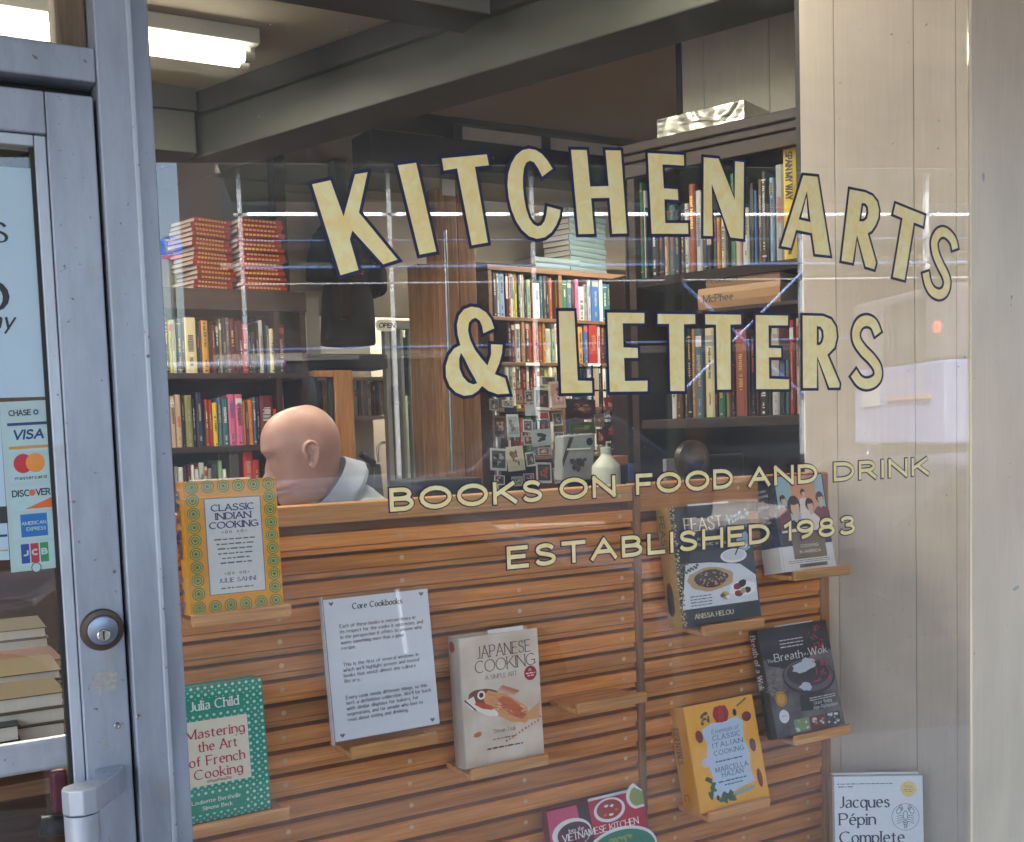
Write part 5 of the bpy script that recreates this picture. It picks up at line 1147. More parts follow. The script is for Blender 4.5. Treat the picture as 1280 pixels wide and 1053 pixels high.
shelf_books(OW, VX, at(460, 519.5, YW-.02).z, L_('383 395 452 black;395 402 458 dark grey;402 408 452 mustard;408 415 460 yellow;415 419 466 red', 0, 1), 'in the gap left of the orange post', glw)
shelf_books(OW, VX, at(460, 519.5, YW-.02).z, L_('441 446 474 white;446.5 451 472 steel blue;451.5 454 474 white;454.5 458 476 pale blue;458.5 463 475 white;463.5 466 478 black;466.5 469.5 480 red;470 474 476 dark grey;474.5 479 478 pale grey;479.5 483 476 navy', 0, 1), 'on the white shelf right of the orange post', glw)
# grey metal door with glass
YD = 5.55; mtl = mat('grey_door_metal', (.27, .29, .27), .45, .3, var=.1, scale=4); xd = lambda px: at(px, 500, YD).x
dd = thing('inner_door', 'grey metal framed glass door standing open at the back of the shop', 'door', (0, YD, 0)); dz0, dz1 = FLZ+.005, at(500, 412, YD).z
for a, b in ((484, 490), (491.5, 499), (503, 507), (514, 518.5)):
    mb = MB(); mb.box(xd(a), xd(b), 0, .05, dz0, dz1); mb.build('upright', mtl, dd, bevel=.004)
mb = MB(); mb.box(xd(484)-.002, xd(519), .002, .048, dz1+.0005, dz1+.05); mb.build('top_rail', mtl, dd, bevel=.004)
mb = MB(); mb.box(xd(507)+.001, xd(514)-.001, .02, .026, dz0, dz1); mb.build('pane', glass('green_glass', (.75, .85, .8)), dd)
mb = MB(); p = at(495, 494, YD-.012); mb.box(p.x-.02, p.x+.02, -.014, -.001, p.z-.05, p.z+.05); mb.build('lock_case', mat('dark_lock', (.12, .12, .11), .4, .5), dd, bevel=.004)
mb = MB(); p = at(510, 458, YD); mb.box(p.x-.02, p.x+.02, .03, .05, p.z-.16, p.z+.16); mb.build('dark_slot', rub, dd)
mb = MB(); mb.box(xd(519.5), xd(529), .03, .09, FLZ, 2.6); tag(mb.build('door_casing', mat('grey_casing', (.40, .39, .36), .6), bevel=.003), 'pale grey door casing beside the brown posts', 'door casing')
# OPEN style oval tag on the wall
mb = MB(); p = at(483, 407, YD-.05); pts = []
for i in range(24): a = i/24*2*math.pi; pts.append((p.x+.062*(abs(math.cos(a))**.6)*(1 if math.cos(a) > 0 else -1), p.y, p.z+.032*(abs(math.sin(a))**.8)*(1 if math.sin(a) > 0 else -1)))
mb.prism(pts, (0, .004, 0)); o = mb.build('oval_sign', mat('white_plate', (.75, .75, .70), .4)); tag(o, 'small white oval sign with dark lettering above the grey door', 'sign')
mb = MB(); write(mb, 'OPEN', p.x-.045, p.z-.014, .028, .2, fit=.09, T=lambda u, v, z: Vector((u, p.y-.001-z, v)), slant=.25); oo = mb.build('lettering', printd, o)
mb = MB(); mb.box(at(455, 300, 5.75).x-.45, at(529, 300, 5.75).x, 5.72, 5.78, 2.26, 2.9); tag(mb.build('partition_panel', beige), 'pale beige partition above the inner door', 'partition')
# ---- brown posts
pw1 = wood('knotty_post_wood', (.24, .115, .045), (.48, .26, .12), .5, axis=2)
for (a, b, Y, py, lab) in ((527, 547.5, 5.05, 330, 'brown knotty timber post nearest the grey door'), (552, 578, 4.98, 235, 'middle brown knotty timber post with a pale card pinned at its top'), (579, 600, 5.06, 245, 'rightmost brown knotty timber post beside the bookcase')):
    mb = MB(); x0_, x1_ = at(a, 480, Y).x, at(b, 480, Y).x; mb.box(x0_, x1_, Y, Y+.12, FLZ, at(a, py, Y).z if py > 300 else at(a, py, Y).z); tag(mb.build('timber_post', pw1, bevel=.004), lab, 'post', 'brown timber posts')
mb = MB(); p = at(565-4, 233, 4.97); mb.box(p.x-.035, p.x+.035, p.y, p.y+.008, p.z-.045, p.z+.045); tag(mb.build('pinned_card', white), 'pale blank card at the top of the middle timber post', 'card')
mb = MB(); p0 = at(560, 330, 4.93); mb.tube([(at(556, 300, 4.93).x, 4.93, 2.6), (at(566, 600, 4.93).x, 4.93, 1.4)], .012, 10); tag(mb.build('metal_pipe', mat('galvanised', (.32, .34, .36), .35, .7), smooth=True), 'thin grey metal pipe running down in front of the timber posts', 'pipe')
for px, lab in ((425, 'narrow dark brown post rising behind the letter K'), (348, 'dark brown post above the right red book stack')):
    mb = MB(); a = at(px-7, 200, 5.3); b = at(px+7, 200, 5.3); mb.box(a.x, b.x, 5.3, 5.4, 2.2 if px > 400 else 2.2, 2.99); tag(mb.build('timber_post', dkw, bevel=.003), lab, 'post')
# ---- middle bookcase
YM = 5.35; am = R(7); dm_ = Vector((math.cos(am), math.sin(am), 0)); OM = Vector((at(612, 450, YM).x, YM, 0))
def mp_(px, py): return on_plane(px, py, OM, dm_)
s1 = mp_(792, 400)[0]; ztop = mp_(612, 331)[1]; mz = [mp_(680, 398.5)[1], mp_(680, 453.5)[1], mp_(680, 510)[1], mp_(680, 570)[1]]
mcase = thing('bookcase', 'brown open bookcase in the middle of the shop with book stacks on top', 'bookcase', OM, am)
sdiv = mp_(698, 400)[0]
for x in (-.0, sdiv, s1-.024): mb = MB(); mb.box(x, x+.026, -.01, .30, FLZ, ztop-.03); mb.build('side_panel', mdw, mcase, bevel=.002)
mb = MB(); mb.box(-.005, s1+.005, -.015, .31, ztop-.0295, ztop); mb.build('top_panel', mdw, mcase, bevel=.002)
for z in mz: mb = MB(); mb.box(.027, s1-.025, -.005, .29, z-.02, z); mb.build('shelf', mdw, mcase, bevel=.002)
mb = MB(); mb.box(0, s1, .301, .31, FLZ, ztop-.03); mb.build('back_panel', dkw, mcase)
for px_, k in ((665, 1), (742, 1)):
    s_, zz, P = mp_(px_, 455); mb = MB(); mb.box(s_-.05, s_+.05, -.008, -.0055, mz[k]-.018, mz[k]-.002); mb.build('shelf_label', white, mcase)
gm = 'books standing in the brown middle bookcase'
M1 = '212 236 235 dark grey;238 256 240 pale grey;258 300 235 pale blue;302 318 245 maroon;320 338 242 rust;340 358 245 white;360 372 240 cream;373 392 238 lime;394 410 260 navy;412 426 255 white;427 440 250 pale grey;442 462 290 dark brown;463 492 290 pale green;494 504 300 red;506 552 318 white;554 575 260 teal;576 600 262 dark grey;601 624 262 black;626 650 275 rust'
shelf_books(OM, dm_, mz[0], L_(M1, 580, 5.85, 300), 'on the upper left shelf of the middle bookcase', gm)
shelf_books(OM, dm_, mz[0], L_('84 118 380 tan;120 150 375 green;152 180 370 steel blue;182 200 378 black;204 228 365 pink;230 265 415 pale grey;267 288 400 grey;290 312 345 silver;316 366 358 blue;368 388 365 white;392 420 395 teal;422 444 400 teal;446 470 395 steel blue;472 496 405 green', 680, 5.267, 280), 'on the upper right shelf of the middle bookcase', gm)
shelf_books(OM, dm_, mz[1], L_('328 350 590 dark brown;352 378 600 maroon;380 416 592 pale grey;418 446 590 tan;448 474 592 brown;476 500 590 rust;502 526 595 orange;528 548 600 dark grey;550 578 592 rust;580 600 596 mustard;602 640 650 pale grey;642 662 655 pale green;664 682 590 white', 580, 5.85, 300), 'on the second left shelf of the middle bookcase', gm)
shelf_books(OM, dm_, mz[1], L_('140 170 660 white;172 220 665 cream;232 262 670 mustard;264 290 660 blue;296 352 655 red;354 376 650 pale grey;378 402 655 maroon;404 440 660 navy;442 470 665 grey;472 494 660 tan', 680, 5.267, 280), 'on the second right shelf of the middle bookcase', gm)
shelf_books(OM, dm_, mz[2], L_('300 330 915 pale grey;332 350 925 pale green;352 378 918 white;380 402 922 lime;404 420 925 white;422 462 925 maroon;464 484 925 white;486 508 930 black;510 534 925 red;536 560 940 white;562 592 930 pale green;594 620 935 lime;622 650 925 white;652 680 930 cream', 580, 5.85, 300), 'on the third left shelf of the middle bookcase', gm)
shelf_books(OM, dm_, mz[2], L_('150 190 930 white;192 230 940 blue;232 288 935 navy;290 320 930 pale grey;322 360 935 beige;362 384 930 black;386 410 935 white;412 450 930 teal;452 490 940 red', 680, 5.267, 280), 'on the third right shelf of the middle bookcase', gm)
shelf_books(OM, dm_, mz[3], L_('745 752 512 white;753 758 515 pale blue;759 765 512 cream;766 771 516 green;772 777 512 white;778 784 514 steel blue;785 790 512 pale grey', 0, 1), 'low behind the picture books, middle bookcase', gm)
def fill(pa, pb, top, where, k, hi=8):
    x = pa; out = []
    while x < pb-4:
        w_ = brs.uniform(3, hi); out.append((x, min(x+w_-.5, pb), top+brs.uniform(-5, 6), brs.choice(('white', 'pale grey', 'cream', 'maroon', 'red', 'steel blue', 'black', 'green', 'orange', 'teal', 'beige', 'navy', 'grey')))); x += w_
    shelf_books(OM, dm_, mz[k], out, where, gm)
fill(618, 694, 522, 'on the fourth left shelf, middle bookcase, behind the cards', 3)
fill(702, 742, 522, 'on the fourth right shelf, middle bookcase', 3)
gb = mat('grey_green_binding', hexc('66787a'), .4, var=.1)
for (pa, pb, ptop, pbase, n, rz_, lab) in ((668, 727, 323, 339, 2, 0, 'flat stack'), (712, 772, 262, 345, 12, 12, 'tall stack')):
    sa, z_, P = mp_(pa, pbase); sb = mp_(pb, pbase)[0]; tt = (mp_((pa+pb)/2, ptop)[1]-ztop)/n
    me = stack_book(sb-sa-.02, .2, tt-.0008, gb)
    for i in range(n):
        o = link(bpy.data.objects.new('book', me)); q = OM+dm_*(sa+.01)+Vector((0, 0, ztop-OM.z+.0006+tt*i)); o.location = q+Vector((brs.uniform(-.005, .005), brs.uniform(0, .008), 0)); o.rotation_euler = (0, 0, am+R(rz_)+brs.uniform(-.02, .02))
        pos = 'topmost' if i == n-1 else 'bottom' if i == 0 else NUMW[i+1]+' from the bottom'
        tag(o, 'grey green book, %s in the %s on the middle bookcase' % (pos, lab), 'book', 'grey green books lying on the middle bookcase')
# ---- right bookcase along the panelled wall's direction
dR = D_.copy(); SR = Vector((2.35, 2.34, 0))                       # near end
OR = SR - D_*0.0
def rp(px, py): return on_plane(px, py, OR, dR)
far = rp(803, 500)[0]; ztR = rp(911, 158)[1]
rz = [rp(905, 338)[1]+.006, rp(915, 521.5)[1]]
angR = math.atan2(dR.y, dR.x)
rcase = thing('bookcase', 'dark tall bookcase on the right beyond the panelled wall', 'bookcase', OR, angR)
mb = MB(); mb.box(far-.03, .3, .27, .285, FLZ, ztR); mb.build('back_panel', dkw, rcase)
for x in (far-.026, .28): mb = MB(); mb.box(x, x+.026, -.02, .27, FLZ, ztR-.04); mb.build('side_panel', dkw, rcase, bevel=.002)
mb = MB(); mb.box(far-.05, .32, -.045, .28, ztR-.03, ztR); mb.box(far-.04, .32, -.034, .0, ztR-.055, ztR-.0301); mb.box(far-.03, .32, -.026, .0, ztR-.10, ztR-.0552); mb.build('cornice', dkw, rcase, bevel=.004)
for z, t_ in ((rz[0], .03), (rz[1], .03), (rz[1]-.36, .026), (rz[0]-.0, .03)):
    if z == rz[0] and t_ != .03: continue
    mb = MB(); mb.box(far, .28, -.012, .268, z-t_, z); mb.build('shelf', dkw, rcase, bevel=.002)
    if z == rz[0]: pass
gr = 'books standing in the dark right bookcase'
R1 = '-5 12 500 dark grey;14 26 480 brown;28 44 310 pale grey;46 62 390 dark grey;64 92 380 dark brown;96 118 325 green;120 138 380 pale grey;140 160 500 black;182 228 520 black;230 268 560 black;270 296 520 beige;298 340 480 teal;342 376 520 navy;378 404 560 dark grey;406 436 470 pale grey;438 480 335 rust;482 524 378 pale grey;526 568 500 navy;570 602 520 black;604 634 560 dark grey;636 660 570 mustard;662 692 560 cream;694 718 300 black;720 768 260 green;770 812 500 beige;814 862 500 pale grey;866 892 330 black;894 916 380 blue;918 950 300 brown;952 986 250 dark grey;988 1000 480 black;1002 1036 290 pale blue;1046 1100 200 silver;1194 1224 640 dark grey'
shelf_books(OR, dR, rz[0]+.001, [q for q in L_(R1, 780, 5.565, 170)], 'on the upper shelf of the right bookcase', gr, .2) if False else None
R1a = [q for q in L_(R1, 780, 5.565, 170)]
shelf_books(OR, dR, rz[0]+.001, R1a[:17], 'on the upper shelf of the right bookcase, far half', gr, .2)
shelf_books(OR, dR, rz[0]+.001, R1a[17:], 'on the upper shelf of the right bookcase, near half', gr, .2)
# yellow spine with lettering
s0, zt_, P = rp(780+1102/5.565, 186); s1_ = rp(780+1190/5.565, 186)[0]; me = book_mesh(s1_-s0, zt_-rz[0]-.001, .24, 'yellow', pr=False)
o = link(bpy.data.objects.new('book', me)); o.location = OR+dR*s0+Vector((0, 0, rz[0]+.001)); o.rotation_euler = (0, 0, angR); tag(o, 'tall yellow book with the spine title SPAIN MY WAY on the right bookcase', 'book', gr)
mb = MB(); wy, hy = s1_-s0, zt_-rz[0]; write(mb, 'SPAIN MY WAY', 0, 0, .022, .2, fit=hy*.42, T=lambda u, v, z: Vector((wy*.5+v-.011, -.001-z, hy*.955-u))); mb.disc((wy*.5, -.001, hy*.06), (.006, 0, 0), (0, 0, .006), 12); mb.build('spine_lettering', printd, o)
R2_ = '228 258 600 pale grey;259 290 600 brown;292 310 290 dark grey;312 330 290 black;332 354 290 tan;356 390 290 steel blue;398 446 285 cream;448 472 290 black;474 506 600 dark green;508 530 600 olive;532 552 580 black;556 612 292 rust;616 632 330 black;634 660 325 black;662 676 600 maroon;678 716 600 dark brown;722 734 650 black;738 776 285 pale grey;780 806 600 navy;808 830 600 teal;834 858 245 red;862 896 235 beige'.replace('dark green', 'green')
R2a = L_(R2_, 780, 4.052, 340)
R2a = [(a, b, min(c_, 450) if c_ > 480 else c_, d_) for a, b, c_, d_ in R2a]
shelf_books(OR, dR, rz[1]+.001, R2a[:11], 'on the lower shelf of the right bookcase, far half', gr, .2)
shelf_books(OR, dR, rz[1]+.001, R2a[11:], 'on the lower shelf of the right bookcase, near half', gr, .2)
# two buff books lying above the lower row
for (pa, pb, pt, pb_, lab, word) in ((872, 975, 362, 388, 'lower of two buff books lying above the standing row, right bookcase', 'McPhee'), (882, 975, 345, 361, 'upper of two buff books lying above the standing row, right bookcase', 'COOKERY')):
    sa, z1_, P = rp(pa, pt); sb = rp(pb, pt)[0]; z0_ = rp(pa, pb_)[1]
    me = stack_book(sb-sa, .2, z1_-z0_-.001, mat('buff_binding', hexc('a9825c'), .45, var=.1)); o = link(bpy.data.objects.new('book', me))
    o.location = OR+dR*sa+Vector((0, 0, z0_+.001)); o.rotation_euler = (0, 0, angR); tag(o, lab, 'book', gr)
    mb = MB(); write(mb, word, .02, (z1_-z0_)*.3, (z1_-z0_)*.36, .13, .1, True, T=lambda u, v, z: Vector((u, -.0012-z, v))); mb.build('spine_lettering', printd, o)
    if word == 'McPhee': zplank = z0_
mb = MB(); mb.box(rp(868, 380)[0], .27, -.004, .26, zplank-.012, zplank-.0006); mb.build('shelf', dkw, rcase, bevel=.001)
# foil box on top
sa, z_, P = rp(826, 180); sb = rp(936, 150)[0]
fm, n_, l_, p_ = nmat('silver_foil'); p_.inputs['Base Color'].default_value = (.5, .49, .45, 1); p_.inputs['Metallic'].default_value = 1; p_.inputs['Roughness'].default_value = .26
tcf = n_.new('ShaderNodeTexCoord'); vf = n_.new('ShaderNodeTexNoise'); vf.inputs['Scale'].default_value = 6; vf.inputs['Detail'].default_value = 1; vf.inputs['Distortion'].default_value = 1.5; l_.new(tcf.outputs['Object'], vf.inputs[0])
bf = n_.new('ShaderNodeBump'); bf.inputs['Strength'].default_value = .5; bf.inputs['Distance'].default_value = .03; l_.new(vf.outputs[0], bf.inputs['Height']); l_.new(bf.outputs[0], p_.inputs['Normal'])
bm = bmesh.new(); bmesh.ops.create_cube(bm, size=1); bmesh.ops.scale(bm, vec=(sb-sa, .17, .075), verts=bm.verts); bmesh.ops.subdivide_edges(bm, edges=bm.edges, cuts=7, use_grid_fill=True)
for v in bm.verts: v.co += Vector([brs.uniform(-.0008, .0008) for _ in range(3)])
me = bpy.data.meshes.new('foil_box'); bm.to_mesh(me); bm.free(); me.materials.append(fm)
o = link(bpy.data.objects.new('foil_parcel', me)); o.location = OR+dR*((sa+sb)/2-.03)+Vector((-dR.y, dR.x, 0))*.115+Vector((0, 0, ztR+.0385)); o.rotation_euler = (0, 0, angR); tag(o, 'crumpled silver foil wrapped parcel on top of the right bookcase', 'parcel')
# pale boarded wall above the bookcase
uw = thing('boarded_wall', 'pale upright boards above the dark bookcase at the upper right', 'wall', OR+Vector((-dR.y, dR.x, 0))*.30, angR)
OU = uw.location.copy(); uedge = [on_plane(p, 80, OU, dR)[0] for p in (852, 879.5, 961.5)]+[.24]
wg2 = paint('sage_board_paint', (.80, .77, .64))
for a, b in zip(uedge[:-1], uedge[1:]): mb = MB(); mb.box(a+.0008, b-.0008, 0, .014, 1.9, CZ-.003); mb.build('board', wg2, uw, bevel=.0016)
mb = MB(); mb.box(uedge[0]-.02, uedge[0]-.0005, -.004, .06, 1.9, CZ-.004); mb.build('edge_trim', mat('black_edge', (.02, .02, .02), .5), uw)
mb = MB(); mb.box(uedge[0], .5, .015, .06, FLZ, CZ-.004); mb.build('wall_backing', wallg, uw)
# dark standing monitor back and objects just behind the board, right
mb = MB(); a = at(826, 590, 2.25); b = at(1008, 590, 2.2); mb.box(a.x, b.x-.02, 2.12, 2.3, topZ-.25, topZ-.02); tag(mb.build('dark_counter', dkw, bevel=.004), 'dark counter end just behind the right part of the display board', 'counter')
mb = MB(); p = at(862, 575, 2.2); mb.lathe([(.05, 0), (.05, .02), (.034, .024), (.022, .035), (.012, .04)], p-Vector((0, 0, .0)), 28, axis='y')
tag(mb.build('desk_fan_head', mat('brown_leather', (.035, .024, .020), .35), smooth=True), 'round brown disc standing on the counter below the right bookcase', 'disc')
mb = MB(); p = at(890, 575, 2.3); mb.box(p.x-.055, p.x+.09, 2.27, 2.29, topZ-.02, topZ+.045); tag(mb.build('brown_case', mat('brown_leather', (.035, .024, .020), .35), bevel=.006), 'brown case behind the round disc on the counter', 'case')
mb = MB(); p = at(827, 580, 2.28); mb.box(p.x-.0, p.x+.06, 2.26, 2.275, topZ-.02, topZ+.04); tag(mb.build('photo_frame', mat('grey_card', (.25, .25, .28), .5)), 'small grey framed picture left of the round disc', 'picture')
# ---- dark column between middle bookcase and right bookcase
mb = MB(); a = at(783, 450, 3.3); b = at(800, 450, 3.3); mb.box(a.x, b.x+.02, 3.3, 3.4, FLZ, at(790, 345, 3.3).z); tag(mb.build('dark_post', dkw, bevel=.004), 'dark post between the middle and the right bookcase', 'post')
mb = MB(); p = at(803, 535, 3.26); mb.tube(smooth_pts([(p.x-.045, p.y, p.z+.0), (p.x-.02, p.y-.02, p.z-.016), (p.x+.0, p.y-.02, p.z-.012), (p.x+.012, p.y, p.z+.008), (p.x+.002, p.y, p.z+.02), (p.x-.006, p.y, p.z+.002), (p.x+.0, p.y, p.z-.08), (p.x+.012, p.y, p.z-.15)], 4), .0022, 6); tag(mb.build('wire_hook', mat('pale_wire', (.45, .42, .36), .35, .6), smooth=True), 'thin pale wire looped round the dark post', 'wire')
# ---- greeting card spinner
YS = 3.5; cs0 = at(640, 600, YS)
spn = thing('card_spinner', 'clear greeting card spinner full of small cards', 'card rack', (cs0.x, YS+.1, FLZ))
mb = MB(); mb.tube([(0, 0, 0), (0, 0, 1.75)], .012, 10); mb.lathe([(.22, 0), (.22, .02), (.03, .05)], (0, 0, 0), 24); mb.build('stand_pole', mat('chrome', (.5, .5, .5), .2, .9), spn, smooth=True)
acr2 = glass('acrylic_pocket', (.94, .96, .96), 1.0, .05)
gcard = 'greeting cards in the clear spinner'
def card(x0, y0, x1, y1, Y, lab, cols, tilt=0, group=gcard, name='greeting_card', border=True):
    a, b = at(x0, y1, Y), at(x1, y1, Y); t_ = at(x0, y0, Y); W2, H2 = b.x-a.x, t_.z-a.z
    mb = MB(); mb.box(0, W2, 0, .0016, 0, H2); r_ = random.Random(int(x0*7+y0))
    if len(cols) > 1:
        i0 = .1 if border else .0
        mb.face([(W2*i0, -.0004, H2*(.12 if border else 0)), (W2*(1-i0), -.0004, H2*(.12 if border else 0)), (W2*(1-i0), -.0004, H2*(.9 if border else 1)), (W2*i0, -.0004, H2*(.9 if border else 1))], 1)
    for i in range(10 if len(cols) > 2 else 0):
        cx, cz, rx, rz2 = W2*r_.uniform(.28, .72), H2*r_.uniform(.3, .75), W2*r_.uniform(.05, .16), H2*r_.uniform(.04, .12)
        mb.face([(cx+rx*math.cos(k), -.0006-i*2e-5, cz+rz2*math.sin(k)) for k in (0, .8, 1.6, 2.4, 3.14, 4, 4.7, 5.5)], 2+i % (len(cols)-2))
    o = mb.build(name, [cm(c, .4) for c in cols]); o.location = (a.x, Y, a.z); o.rotation_euler = (R(-6), R(tilt), 0); return tag(o, lab, 'card', group)
Yc = YS-.03
card(668, 484, 688, 512, Yc, 'white bordered photo card with a dark portrait, upper middle of the spinner', ['d8d8d6', '2c2624', '8a5a4a', '5a3a34'], 4)
card(690, 477, 708, 511, Yc, 'pale pink printed card beside the dark portrait card', ['d6c4b8', 'c9a494', 'a84a4a', 'e0d6cc'], -3)
card(676, 470, 696, 482, Yc+.02, 'card with a grey picture behind the dark portrait card', ['cfd2d0', '6c6a66', '3a3a3a'], 2)
card(617, 519, 633, 546, Yc, 'small brown framed portrait card at the left of the spinner', ['6a5444', '3c2c26', 'a88470'], 4)
card(635, 518, 650, 547, Yc, 'pale blue card with a round portrait and a white caption', ['d2dadb', 'a9b8bc', '6a5a50', '8c7a68'], 0)
card(673, 515, 687, 525, Yc, 'small card with a red square', ['d6d6d4', 'b03028'], 0)
card(613, 560, 634, 588, Yc, 'black and white group photo card, lower left of the spinner', ['c9ccc8', '4a4e4c', '1e2020', '9a9e9a'], 5)
card(636, 559, 657, 590, Yc, 'cream card with a small brown sketch, lower left of the spinner', ['d8d2bc', 'd2cab0', '6a4a3a', '8a6a52'], -3)
card(666, 538, 690, 559, Yc, 'card with a bold black and white pattern', ['c8d0d0', 'a8b8bc', '1e2428', '2a3034'], -4, border=False)
card(673, 560, 688, 569, Yc, 'small card with a red block and white bars', ['c8c8c8', 'b0303a', 'd8d8d8'], 0)
card(671, 578, 690, 604, Yc, 'dark card with an orange figure at the foot of the spinner', ['c8c8c4', '34383c', 'b04a28'], 3)
card(631, 508, 646, 516, Yc+.02, 'plain dark blue card above the round portrait card', ['262c3e'], 0)
card(657, 505, 672, 520, Yc+.02, 'small pale blue card left of the red square card', ['b4c4c8'], 0)
for (x0, y0, x1, y1, k) in ((612, 516, 652, 552, 0), (606, 556, 660, 594, 1), (664, 500, 706, 528, 2), (662, 534, 694, 574, 3)):
    a, b = at(x0, y1, Yc-.01), at(x1, y0, Yc-.01); mb = MB(); mb.box(a.x-spn.location.x, b.x-spn.location.x, Yc-.014-spn.location.y, Yc-.012-spn.location.y, a.z-FLZ, (a.z+(b.z-a.z)*.5)-FLZ); mb.build('card_pocket', acr2, spn)
cr_ = random.Random(11)
for i, (x, y, w_, h_, c) in enumerate(((654, 524, 12, 16, 'white'), (655, 545, 13, 12, 'pale grey'), (692, 516, 12, 17, 'cream'), (694, 540, 12, 17, 'pale blue'), (659, 566, 11, 18, 'white'), (692, 562, 12, 18, 'grey'), (640, 596, 14, 12, 'pale grey'), (618, 594, 13, 12, 'white'), (655, 592, 13, 14, 'pink'), (694, 585, 10, 20, 'pale grey'), (612, 498, 12, 15, 'grey'), (628, 500, 14, 9, 'pale grey'), (646, 486, 9, 20, 'rust'), (657, 488, 10, 16, 'silver'), (706, 545, 6, 30, 'pale grey'), (700, 590, 9, 14, 'maroon'))):
    ccol = {'white': 'd2d4d2', 'pale grey': 'b0b6b6', 'cream': 'd0c8ac', 'pale blue': 'a8bcc8', 'grey': '84888a', 'pink': 'c09aa4', 'rust': '9a5a44', 'silver': 'a4a8aa', 'maroon': '6a2a34'}[c]
    card(x, y, x+w_, y+h_, Yc+.012+.004*(i % 3), 'small %s card, %s row of the clear spinner, %s' % (c, ('top', 'upper', 'middle', 'lower', 'bottom')[min(4, int((y-484)/24))], ('at its left edge', 'left of its centre', 'at its centre', 'right of its centre', 'at its right edge')[min(4, int((x-608)/20))]), [ccol, cr_.choice(('8a8c8c', '5c6064', 'a08c7c', '6a4a44')), '3a3638', 'b8a898'], cr_.uniform(-6, 6))
    o_ = SC.objects[-1]
# picture book rack
gp = 'picture books on the wire rack'
card(707, 498, 745, 522, 3.9, 'picture book with dark fruit and nuts on its cover', ['4a3026', '3a241c', 'a0683a', '6a4030', 'c09a5c', '7a2a24'], 3, gp, 'picture_book', False)
card(712, 527, 745, 542, 3.9, 'picture book with green leaves on its cover', ['4a6a3a', '3c5a30', '7a9a52', '8a4a30'], 2, gp, 'picture_book', False)
card(757, 528, 781, 552, 3.9, 'picture book with a pink red flower on its cover', ['4a2024', '3a1a1e', 'c03a52', 'd05a6a'], -3, gp, 'picture_book', False)
card(757, 497, 769, 514, 3.9, 'small red and cream booklet at the top right of the rack', ['c9b49a', 'b03a34', 'd8c8a8'], -6, gp, 'picture_book', False)
card(766, 497, 786, 517, 3.93, 'black folded board leaning at the right of the rack', ['101014'], -14, gp, 'picture_book', False)
card(744, 518, 756, 534, 3.88, 'small beige booklet in the middle of the wire rack', ['b8a890', '8a6a50', '5a4030', 'c0b090'], 0, gp, 'picture_book', False)
card(746, 536, 757, 556, 3.88, 'narrow red picture book below the beige booklet', ['8a2c28', '6a201e', 'c07a5a', 'd0a080'], 4, gp, 'picture_book', False)
card(768, 520, 784, 532, 3.92, 'pale blue picture book at the right side of the rack', ['8ea4b4', '6a8090', 'c8d0d0', '4a5a6a'], -5, gp, 'picture_book', False)
card(760, 554, 786, 566, 3.9, 'flat picture book with green, white and orange bars on the lowest rack ledge', ['b0a890', '3a6a5a', 'c07a3a', 'd8d4c8'], 0, gp, 'picture_book', False)
card(746, 558, 758, 566, 3.88, 'cream leaflet on the lowest rack ledge', ['c8bea4', 'a89a80', '8a7a60', 'd8d0bc'], 3, gp, 'picture_book', False)
card(716, 484, 733, 497, 3.92, 'olive green booklet above the dark fruit book', ['6a6a44', '54542f', 'a0a070', '3a3a20'], 2, gp, 'picture_book', False)
rk = thing('wire_rack', 'dark wire rack that holds picture books', 'rack', (at(750, 560, 3.95).x, 3.95, FLZ)); wr = mat('dark_wire', (.05, .035, .03), .4, .5)
mb = MB()
for dx in (-.13, -.05, .03, .10): mb.tube([(dx, 0, 0), (dx*.6, 0, 1.75)], .005, 6)
mb.build('upright_wire', wr, rk)
mb = MB()
for z in (1.38, 1.52, 1.64): mb.tube([(-.15, -.03, z), (.14, -.03, z)], .004, 6)
mb.build('ledge_wire', wr, rk)
# bag of printed plastic in front: grey tote with round badge
a, b = at(702, 602, 3.0), at(742, 602, 3.0); tp = at(702, 543, 3.0); mb = MB(); W2, H2 = b.x-a.x, tp.z-a.z
mb.prism([(0, 0, 0), (W2, 0, 0), (W2*1.1, 0, H2), (.01, 0, H2*.97)], (0, .05, 0)); o = mb.build('clear_folder', mat('grey_plastic', (.30, .33, .33), .25, var=.25, scale=30), bevel=.006); o.location = a; tag(o, 'grey plastic folder with a dark round badge in front of the card spinner', 'folder')
mb = MB(); mb.disc((W2*.90, -.0015, H2*.82), (.013, 0, 0), (0, 0, .013), 20); mb.build('round_badge', cm('1e3038'), o)
mb = MB(); mb.face([(W2*.03, -.002, H2*.45), (W2*.28, -.002, H2*.93), (W2*.40, -.002, H2*.93), (W2*.05, -.002, H2*.30)]); mb.build('striped_band', cm('3c2c30'), o)
mb = MB(); mb.box(W2*.18, W2*.92, -.003, -.001, H2*.66, H2*.69); mb.build('clip_bar', white, o)
mb = MB()
for k_, (u_1, v_1, r_1) in enumerate(((.34, .42, .012), (.44, .36, .016), (.56, .40, .014), (.66, .36, .010), (.50, .27, .011), (.38, .28, .008), (.72, .44, .007))): mb.face([(W2*u_1+r_1*math.cos(t_)*brs.uniform(.6, 1.4), -.0018-k_*4e-5, H2*v_1+r_1*math.sin(t_)*brs.uniform(.6, 1.4)) for t_ in (0, .8, 1.6, 2.4, 3.2, 4, 4.8, 5.5)], k_ % 3)
mb.build('dark_print', [cm('3a4046'), cm('5a4a48'), cm('2c3a44')], o)
